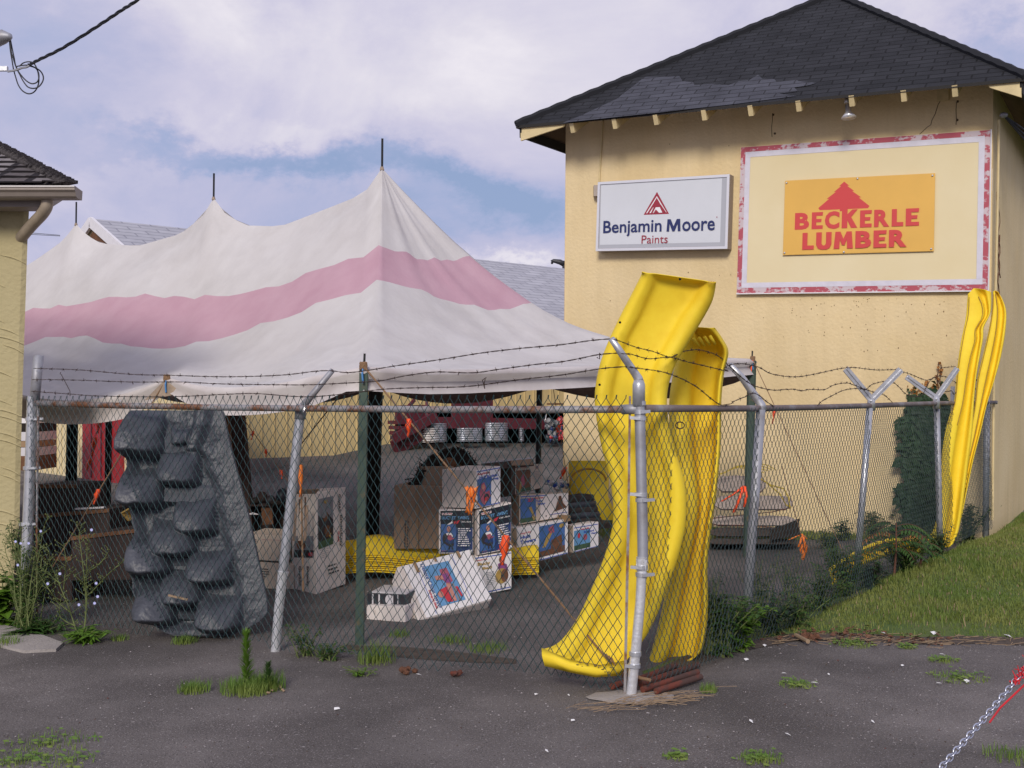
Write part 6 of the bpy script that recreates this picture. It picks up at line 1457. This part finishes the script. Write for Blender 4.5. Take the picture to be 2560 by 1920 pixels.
mb = MB(); a_, b_ = G(1990, 1588, .03), G(2020, 1604, .03); mb.tube([a_, b_], .014, 8); mb.build('wood_scrap', 'straw', None, label='short pale wood scrap beside the curled brown scrap', cat='wood scrap')
# scraps of paper
PS = [(1047, 1686, 2), (842, 1771, 2.2), (2036, 1707, 3), (2417, 1702, 3), (2335, 1582, 4), (2210, 1583, 3), (2356, 1636, 2.4), (1912, 1613, 2.5), (1866, 1648, 2.5), (1878, 1802, 2.6), (2522, 1591, 5), (2182, 1803, 2), (1422, 1737, 1.5), (1340, 1735, 1.5), (1432, 1800, 1.5), (1960, 1683, 2), (2072, 1685, 1.6), (1367, 1876, 2), (2256, 1663, 1.6), (1969, 1835, 2), (2347, 1708, 2)]
where = ('beside the dark rusty lump', 'alone on the asphalt in the left foreground', 'on the asphalt below the side fence', 'at the right of the asphalt above the chain', 'brightest at the grass edge', 'long one at the grass edge', 'below the grass edge at right', 'by the weeds of the side fence', 'next to the corner weeds', 'low in the centre right foreground', 'flat strip at the far right grass edge', 'in the lower right foreground', 'left of the corner footing', 'further left of the corner footing', 'in the middle foreground', 'in a group of three right of the corner', 'right end of the group of three', 'at the bottom of the middle foreground', 'near the small moss patches', 'in the lower right centre', 'left of the chain top')
for k, ((u, v, s), w_) in enumerate(zip(PS, where)):
    random.seed(k); c = G(u, v, .012); r = s*.0038; a = random.random()*3; d1 = V((cos(a), sin(a), 0))*r*1.9; d2 = V((-sin(a), cos(a), .5)).normalized()*r
    mb = MB(); mb.add([c-d1-d2, c+d1-d2*.6, c+d1*.8+d2, c+V((0, 0, r*.5)), c-d1*.7+d2*1.1], [(0, 1, 3), (1, 2, 3), (2, 4, 3), (4, 0, 3)]); o = mb.build('paper_scrap', 'paper', None, label='white paper scrap '+w_, cat='litter', group='paper scraps on the asphalt'); solid(o, .0015)
# gravel specks : uncountable
mb = MB(); random.seed(21)
for k in range(9000):
    y = 2.9+random.random()**1.5*7; x = random.uniform(-.5, .5)*y
    if y > front_y(x) and x > .7: continue
    if 6.0 < y and random.random() < .5: continue
    if mnoise.noise(V((x*1.3, y*1.3, 5))) < -.05 and random.random() < .8: continue
    r = .0016+.0028*random.random()**3*(y/4); c = V((x, y, r*.6)); o_ = len(mb.v)
    mb.v += [tuple(c+V((r, 0, 0))), tuple(c+V((0, r, 0))), tuple(c+V((-r, 0, 0))), tuple(c+V((0, -r, 0))), tuple(c+V((0, 0, r)))]
    m_ = 0 if random.random() < .7 else (1 if random.random() < .8 else 2)
    for f in ((0, 1, 4), (1, 2, 4), (2, 3, 4), (3, 0, 4)): mb.f.append(tuple(i+o_ for i in f)); mb.m.append(m_)
mb.build('gravel', ['pebble', 'soil', 'clay_pipe'], None, label='loose gravel grit scattered over the asphalt', cat='gravel', kind='stuff')
# dead straw and twigs
mb = MB(); random.seed(13)
for k in range(80):
    u = random.gauss(1610, 80); v = 1752+random.gauss(0, 9)-(u-1610)*.10; c = G(u, v, .012+random.random()*.02); a = random.gauss(-.1, .35); L_ = .05+.16*random.random(); mb.tube([c, c+V((cos(a)*L_*.5, sin(a)*L_*.5, .012)), c+V((cos(a+.3)*L_, sin(a+.3)*L_, .004))], .0016, 4)
for k in range(140):
    u = random.uniform(1900, 2560); i = min(len(edge_px)-2, max(0, sum(1 for e in edge_px if e[0] < u)-1)); v = polyv(edge_px, u)+random.gauss(2, 7); c = G(u, v, .012); a = random.gauss(0, .8); L_ = .03+.09*random.random(); mb.tube([c, c+V((cos(a)*L_, sin(a)*L_, .006))], .002, 4)
mb.build('straw', 'straw', None, label='dry straw and twigs along the footing and the grass edge', cat='straw', kind='stuff')
mb = MB(); random.seed(14)
for k in range(170):
    t_ = random.random(); u = 1950+t_*400+random.gauss(0, 30); v = polyv(edge_px, u)-6+random.gauss(0, 10); c = G(u, v, .012+bank(*G(u, v)[:2])); r = .012+.014*random.random(); a = random.random()*6.28
    mb.add([c+V((r*cos(a), r*sin(a), .004)), c+V((-r*sin(a)*.6, r*cos(a)*.6, .012)), c+V((-r*cos(a), -r*sin(a), .004)), c+V((r*sin(a)*.6, -r*cos(a)*.6, .0))], [(0, 1, 2, 3)])
mb.build('leaf_litter', 'rust_brown', None, label='brown dead leaves along the grass edge', cat='leaf litter', kind='stuff')
# ---------------------------------------------------------------- grass
def blades(mb, c, n, rad, h, lean=.5, mi=0, w=.004):
    for k in range(n):
        a = random.random()*6.28; r = rad*random.random()**.8; b = c+V((r*cos(a), r*sin(a), 0)); hh = h*(.5+.7*random.random()); d_ = random.random()*6.28; l = lean*hh*random.random()
        s = V((-sin(d_), cos(d_), 0))*w; dv = V((cos(d_), sin(d_), 0))
        m_ = b+dv*l*.35+V((0, 0, hh*.6)); t_ = b+dv*l+V((0, 0, hh))
        mb.add([b-s, b+s, m_+s*.7, m_-s*.7, t_], [(0, 1, 2, 3), (3, 2, 4)], mi)
mb = MB(); random.seed(31); cnt = 0
while cnt < 42000:
    x = .8+random.random()**.8*7.5; y = 6.4+random.random()**1.25*13
    if y < front_y(x)+.02*random.random() or abs(x/y) > .47 and x > 0: continue
    s = (V((x, y, 0))-FA).dot(V((dS.y, -dS.x, 0)))
    if s < -.05 and y < 12.8: continue
    if (V((x, y, 0))-V((5.25, 12.6, 0))).dot(V((.48, .88, 0))) > 0 and (V((x, y, 0))-V((5.25, 12.6, 0))).dot(V((.88, -.48, 0))) < 0: continue
    dn_ = mnoise.noise(V((x*.9, y*.9, 2)))
    near = y-front_y(x)
    if near < .5 and random.random() < .55+.6*dn_: cnt += 1; continue
    h = (.022+.026*random.random())*(1+.8*dn_)*(1.0 if near > .3 else .7)
    blades(mb, V((x, y, .004+bank(x, y))), 1, .01, h, .9, 0 if random.random() < .955 else 1, .0022+.0010*y/8); cnt += 1
mb.build('lawn_grass', ['grass', 'straw'], None, label='rough green grass on the bank right of the side fence', cat='grass', kind='stuff')
def tuft(u, v, n, rad, h, label, mats=('tuft_green',), lean=1.0, w=.0020, low=0):
    n = int(n*1.7)
    c = G(u, v); c.z = bank(c.x, c.y) if c.x > .8 and c.y > front_y(c.x) else 0; mb_ = MB(); blades(mb_, c, n, rad, h, lean, 0, w)
    if low:
        for k in range(low):
            a = random.random()*6.28; r = rad*1.2*random.random(); p = c+V((r*cos(a), r*sin(a), .004+.02*random.random())); q = .008+.01*random.random()
            mb_.add([p+V((q, 0, 0)), p+V((0, q*.6, .006)), p+V((-q, 0, .004)), p+V((0, -q*.6, 0))], [(0, 1, 2, 3)])
    return mb_.build('grass_tuft', list(mats), None, label=label, cat='grass tuft')
random.seed(41)
for a in ((485, 1728, 160, .09, .055, 'low green tuft left of the tall bottle-brush weed'), (460, 1607, 130, .09, .05, 'small tuft in front of the rock wall foot'), (120, 1862, 130, .22, .03, 'sparse mossy tuft at the lower left'), (50, 1905, 80, .12, .03, 'tuft at the bottom left corner'), (170, 1905, 60, .12, .028, 'tuft right of the bottom left corner one'), (1990, 1713, 120, .10, .025, 'flat moss tuft on the asphalt right of the corner post'), (2130, 1612, 130, .14, .03, 'flat moss tuft below the grass edge'), (2358, 1652, 100, .09, .02, 'small flat moss tuft at the right'), (2395, 1695, 160, .16, .022, 'wide flat moss tuft near the chain'), (2270, 1620, 60, .06, .02, 'tiny moss tuft below the grass edge'),
          (1900, 1900, 140, .10, .03, 'moss tuft low in the right centre foreground'), (1690, 1893, 60, .06, .02, 'tiny tuft at the bottom centre'), (2530, 1895, 90, .12, .05, 'leafy tuft at the bottom right corner'), (1770, 1730, 60, .05, .05, 'thin tuft right of the red pipes'), (940, 1655, 130, .12, .12, 'tall thin tuft by the mesh foot'), (1000, 1590, 60, .08, .05, 'thin dry tuft on the earth strip'), (1130, 1605, 90, .12, .05, 'broad dry tuft on the earth strip'), (1220, 1625, 120, .14, .05, 'green tuft at the right of the earth strip'), (300, 1600, 60, .06, .04, 'small tuft left of the rock wall foot'), (10, 1615, 80, .10, .07, 'tuft at the left edge before the slab')):
    tuft(*a, low=30 if a[4] < .04 else 0)
# ---------------------------------------------------------------- plants
def leafquad(mb, p, d_, nrm, L_, w, mi=0, fold=.25):
    d_ = d_.normalized(); s = d_.cross(nrm).normalized(); nrm = s.cross(d_).normalized()
    m_ = p+d_*L_*.45+nrm*(-.08*L_); t_ = p+d_*L_-nrm*.25*L_
    mb.add([p, m_+s*w/2+nrm*fold*w*.5, t_, m_-s*w/2+nrm*fold*w*.5, m_], [(0, 4, 1), (1, 4, 2), (0, 3, 4), (3, 2, 4)], mi)
def rv(s=1.0): return V((random.gauss(0, s), random.gauss(0, s), random.gauss(0, s)))
def bush(label, c, n_st, h, spread, leafL, leafW, per, lm='leaf', name='weed_plant', cat='weed', droop=.5, group=None, gold=0.0, tz=0):
    root = thing(name, c, label, cat, group); ms, ml = MB(), MB()
    for k in range(n_st):
        a = random.random()*6.28; tip = c+V((cos(a)*spread*random.random(), sin(a)*spread*.6*random.random(), h*(.55+.5*random.random()))); b = c+V((random.gauss(0, spread*.15), random.gauss(0, spread*.1), 0))
        mid_ = b.lerp(tip, .5)+V((0, 0, h*.08)); pts = [V(p) for p in cr_spline([tuple(b), tuple(mid_), tuple(tip)], 5)]; ms.tube(pts, [.004*(1-i/len(pts)*.7) for i in range(len(pts))], 5)
        for j in range(per):
            t_ = .15+.85*random.random(); i = min(len(pts)-1, int(t_*len(pts))); p = pts[i]+rv(.008); an = random.random()*6.28; d_ = V((cos(an), sin(an), .35-droop*random.random()))
            leafquad(ml, p, d_, V((0, 0, 1)), leafL*(.6+.7*random.random()), leafW*(.6+.7*random.random()), 1 if random.random() < gold else 0)
    ms.build('stems', 'stem', root); ml.build('leaves', [lm, 'leaf_gold'], root); return root
random.seed(51)
bank_c = lambda u, v, z=None: (lambda g_: V((g_.x, g_.y, bank(g_.x, g_.y))))(G(u, v))
# weeds along the side fence
for i, (u, v, n_, h, sp, L_, W_, per, lm, lb) in enumerate((
   (1800, 1640, 40, .40, .26, .05, .034, 16, 'leaf', 'leafy green weed clump hard by the side fence near the corner'), (1850, 1625, 34, .30, .22, .055, .04, 18, 'leaf_bright', 'bright yellow green broad-leaved weed right of the corner clump'), (1775, 1640, 26, .48, .14, .035, .02, 16, 'leaf_dark', 'dark weed rising behind the second slide foot'),
   (1930, 1590, 26, .30, .28, .05, .03, 18, 'leaf_dark', 'low dark weed patch between the first two side fence posts'), (1985, 1570, 26, .24, .30, .04, .024, 18, 'leaf', 'low green weed patch at the grass edge by the fence'), (2050, 1530, 34, .30, .30, .045, .024, 20, 'leaf', 'dark weed patch near the leaning fence post foot'),
   (2110, 1500, 40, .38, .30, .05, .026, 24, 'leaf', 'green weeds at the foot of the leaning fence post'), (2085, 1450, 14, .38, .16, .05, .026, 20, 'leaf_dark', 'dark weeds before the fallen slide left end'), (2170, 1490, 18, .26, .24, .06, .03, 22, 'leaf_dark', 'dark leafy weed covering the middle of the fallen slide'), (2260, 1460, 40, .30, .36, .05, .026, 22, 'leaf', 'green weed patch under the sumac on the bank'), (2340, 1430, 34, .28, .28, .045, .022, 20, 'leaf_dark', 'dark weeds by the fourth fence post foot'),
   (2420, 1370, 40, .42, .28, .05, .025, 24, 'leaf_dark', 'dark weeds at the fence end'), (2455, 1330, 34, .34, .24, .05, .026, 20, 'leaf', 'dark bushy weed beside the last fence post'), (2380, 1350, 32, .38, .24, .05, .026, 20, 'leaf_dark', 'dark weeds behind the mesh near the wall corner'),
   (1900, 1560, 20, .50, .18, .035, .018, 16, 'leaf_dark', 'tall dim weed growing through the mesh beside the second post'), (1980, 1500, 16, .34, .24, .035, .018, 12, 'leaf_dark', 'dim weeds inside the side fence'), (2490, 1310, 12, .14, .16, .04, .01, 10, 'leaf_dark', 'thin weed at the foot of the shaded side wall'),
   (2500, 1290, 12, .16, .16, .05, .008, 10, 'leaf', 'wispy grass-like weed along the side wall'), (2070, 1372, 16, .20, .24, .05, .03, 14, 'leaf_dark', 'low green plant against the wall left of the ivy'), (2110, 1352, 16, .24, .16, .06, .04, 12, 'leaf_dark', 'dark broad-leaved plant against the wall by the post'), (2185, 1345, 18, .30, .30, .06, .035, 14, 'leaf_dark', 'dark plants at the wall foot left of the ivy'))):
    bush(lb, bank_c(u, v), n_, h, sp, L_, W_, per, lm, group='weeds along the side fence')
# young sumac with pinnate leaves
def sumac(label, c, h, n_fr, Lf):
    root = thing('sumac_sapling', c, label, 'sapling'); ms, ml = MB(), MB(); top = c+V((.02, 0, h)); ms.tube([c, c.lerp(top, .5)+V((.01, 0, 0)), top], [.010, .008, .006], 6)
    for k in range(n_fr):
        a = k*2.4+random.random()*.5; b = c.lerp(top, .45+.55*(k/n_fr)); out_ = V((cos(a), sin(a)*.8, 0)); L_ = Lf*(.7+.5*random.random())
        pts = [b+out_*L_*s+V((0, 0, L_*(.55*s-.75*s*s))) for s in [i/10 for i in range(11)]]; ms.tube(pts, .0025, 4)
        for i in range(2, 11):
            p = pts[i]; dd = (pts[i]-pts[i-1]).normalized(); sd = dd.cross(V((0, 0, 1))).normalized()
            for sg in (1, -1): leafquad(ml, p, sd*sg+dd*.35+V((0, 0, -.35)), V((0, 0, 1)), .085*(1-.04*i)*(Lf/.3), .022*(Lf/.3), 1 if k == 9 else 0)
    ms.build('stem', 'stem_brown', root); ml.build('fronds', ['leaf', 'leaf_gold'], root)
sumac('leafy sumac sapling drooping over the fallen slide on the bank', bank_c(2235, 1470), .46, 15, .30); sumac('smaller sumac sapling right of the larger one', bank_c(2300, 1455), .28, 10, .22)
# ivy on the wall
t = thing('ivy_column', Wl(2300, 1340, .05), 'dark green ivy climbing the yellow wall left of the corner slides', 'ivy'); ml = MB(); random.seed(61); ms = MB()
def ivx(v): return polyv([(960, 2290), (1000, 2268), (1040, 2262), (1090, 2255), (1200, 2258), (1300, 2256), (1350, 2240)], v), polyv([(900, 2330), (960, 2345), (1000, 2365), (1100, 2370), (1350, 2370)], v)
for k in range(3600):
    v = 985+random.random()**.9*370; a_, b_ = ivx(v); a_ += 9*sin(v*.07)+6*sin(v*.19); u = a_+(b_-a_)*random.random(); p = Wl(u, v, .03+.16*random.random()); an = random.gauss(-1.57, .7)
    leafquad(ml, p, BX*cos(an)+V((0, 0, sin(an)))-BN*.35, -BN+rv(.2), .095*(.4+.9*random.random()), .08*(.4+.9*random.random()), 1 if random.random() < .02 and v < 1000 else 0)
for k in range(60):
    v = 965+random.random()*30; u = random.uniform(2270, 2350); p = Wl(u, v, .04); leafquad(ml, p, rv(), -BN, .04, .035, 1 if random.random() < .5 else 0)
for (u, v0_, v1_) in ((2345, 990, 905), (2352, 985, 912), (2285, 990, 958), (2318, 985, 955)):
    pts = [Wl(u+2*sin(s*9), v0_+(v1_-v0_)*s, .03) for s in [i/8 for i in range(9)]]; ms.tube(pts, .005, 5)
    for p in pts[2:]: leafquad(ml, p, rv(), -BN, .04, .04, 1)
for (u, v) in ((2335, 958), (2330, 975), (2350, 962), (2345, 975), (2326, 968)): leafquad(ml, Wl(u, v, .05), rv(), -BN, .075, .075, 0)
ms.build('stems', 'stem_brown', t); ml.build('leaves', ['leaf_dark', 'leaf_gold'], t)
# bottle-brush weed
def horseweed(label, u, v, h, w=.05):
    c = G(u, v); t_ = thing('horseweed', c, label, 'weed'); ms, ml = MB(), MB(); top = c+V((-.005, 0, h)); ms.tube([c, top], [.006, .003], 6)
    for k in range(int(260*h/.25)):
        s = .1+.9*random.random(); p = c.lerp(top, s); a = random.random()*6.28; leafquad(ml, p, V((cos(a), sin(a), 1.0+s*1.6)), V((0, 0, 1)), w*(1.25-.5*s), .007, 0)
    ms.build('stem', 'stem', t_); ml.build('leaves', 'leaf_bright' if h > .2 else 'leaf', t_)
horseweed('upright bottle-brush weed growing from the asphalt in the left foreground', 617, 1725, .30, .062); horseweed('short bent weed right of the tall bottle-brush weed', 672, 1728, .14, .05)
random.seed(71); tuft(620, 1728, 420, .15, .075, 'dense grass tuft round the foot of the bottle-brush weed', lean=.9); tuft(668, 1722, 200, .10, .09, 'feathery tuft beside the bottle-brush weed', lean=.9)
bush('spreading pale green weed beside the leaning post foot', G(762, 1640), 16, .20, .22, .045, .014, 14, 'leaf'); bush('low green weed right of the leaning post', G(815, 1650), 16, .11, .18, .035, .014, 14, 'leaf')
bush('low bright weed at the mesh foot right of the leaning post', G(900, 1690), 10, .05, .14, .03, .012, 12, 'leaf_bright')
mb = MB(); random.seed(77)
for k in range(9): mb.ball(G(668+random.random()*42, 1712+random.random()*20, .012), .008, .008, .006, 0, 6, 4)
mb.build('clover_flower', 'straw', None, label='tiny dry flower heads at the foot of the bottle-brush weed', cat='flowers', kind='stuff')
# chicory: thin branching stems with blue flowers
def chicory(label, u, v, stems, dy=0):
    c = G(u, v); c.y += 0; t_ = thing('chicory_plant', c, label, 'weed'); ms, ml, mf = MB(), MB(), MB(); y = c.y
    for pts in stems:
        P3 = [P(a, b, y+random.gauss(0, .05)) for a, b in pts]; sp = [V(p) for p in cr_spline([tuple(p) for p in P3], 6)]; n_ = len(sp); ms.tube(sp, [.0042*(1-.75*i/n_) for i in range(n_)], 5)
        for i in range(3, n_, 1):
            if random.random() < .75:
                a = random.random()*6.28; ln = .02+.05*random.random(); q = sp[i]+V((cos(a)*ln, sin(a)*ln, ln*.6)); ms.tube([sp[i], q], [.0018, .001], 4); ms.ball(q, .004, .004, .006, 0, 5, 4)
                leafquad(ml, sp[i], V((cos(a+2), sin(a+2), .4)), V((0, 0, 1)), .03+.03*(1-i/n_), .008)
    for k in range(46):
        a = random.random()*6.28; leafquad(ml, c+rv(.02)*V((1, 1, 0)).length*.5+V((0, 0, .02)), V((cos(a), sin(a)*.7, .25)), V((0, 0, 1)), .16*(.5+random.random()*.6), .034)
    ms.build('stems', 'stem', t_); ml.build('leaves', 'leaf', t_); return t_
def s1_(pts): return [(a/4.608, 1240+b/4.608) for a, b in pts]
random.seed(81)
ch1 = chicory('thin branching chicory weed with pale blue flowers before the left mesh', 200, 1592, [s1_(x) for x in (
  [(880, 1560), (830, 1400), (780, 1250), (700, 1060), (650, 930), (580, 790), (565, 650), (530, 590)], [(800, 1330), (700, 1250), (580, 1100), (480, 950), (400, 820), (340, 740)], [(960, 1560), (990, 1400), (985, 1100), (960, 850), (930, 600), (910, 450), (940, 330)],
  [(970, 1540), (1000, 1200), (995, 900), (1000, 700), (1010, 560), (1035, 470)], [(1000, 1150), (1080, 1080), (1170, 980), (1290, 860), (1400, 770), (1480, 710)], [(1000, 870), (1100, 820), (1200, 720), (1260, 620)], [(730, 1080), (750, 900), (760, 760), (735, 560)], [(980, 1020), (900, 950), (800, 850)], [(700, 1010), (620, 950), (560, 880)], [(470, 820), (480, 700), (490, 640)],
  [(870, 1500), (700, 1400), (690, 1280), (700, 1200)])])
for (a, b) in ((910, 1252), (1125, 1158), (1090, 1235), (550, 1010), (1108, 1005), (1055, 390), (690, 895)):
    p = P(a/4.608, 1240+b/4.608, 7.45); mb = MB()
    for k in range(8): an = k*.785; leafquad(mb, p, V((cos(an), -.3, sin(an))), V((0, -1, 0)), .011, .007)
    mb.build('flower', 'flower_blue', ch1)
ch2 = chicory('tall feathery weed wrapped round the left fence post', 62, 1590, [s1_(x) for x in (
  [(240, 1560), (240, 1300), (235, 1000), (240, 700), (235, 480), (240, 300)], [(300, 1560), (330, 1200), (370, 900), (400, 700), (440, 520), (460, 400)], [(350, 1540), (380, 1300), (420, 1100), (430, 800), (470, 560), (500, 380), (560, 210)], [(260, 1500), (180, 1200), (150, 900), (60, 620), (90, 480)], [(330, 1500), (300, 1200), (260, 900), (130, 640), (110, 400)], [(340, 1100), (440, 1000), (520, 880), (560, 720)], [(250, 1000), (200, 800), (210, 600), (180, 450)], [(240, 780), (150, 560), (100, 360)])])
for (a, b) in ((470, 405), (330, 545), (180, 525), (205, 795), (240, 545)):
    p = P(a/4.608, 1240+b/4.608, 7.6); mb = MB()
    for k in range(8): an = k*.785; leafquad(mb, p, V((cos(an), -.3, sin(an))), V((0, -1, 0)), .010, .007)
    mb.build('flower', 'flower_blue', ch2)
random.seed(83)
bush('feathery green foliage clump at the foot of the left fence post', G(60, 1575), 40, .55, .22, .045, .016, 22, 'leaf'); bush('low pale weed spreading over the edge of the slab', G(110, 1582), 26, .10, .30, .06, .02, 14, 'leaf'); bush('rosette of green leaves at the foot of the chicory', G(215, 1605), 22, .09, .20, .08, .026, 12, 'leaf_bright')
bush('broad-leaved bright green plant against the stucco house', P(2, 1560, 8.0)-V((0, 0, P(2, 1560, 8.0).z)), 20, .34, .20, .13, .09, 9, 'leaf_bright'); bush('dark vine sprigs on the stucco house corner by the post', V((P(38, 1330, 8.1).x, 8.1, .45)), 10, .30, .12, .05, .02, 12, 'leaf_dark')
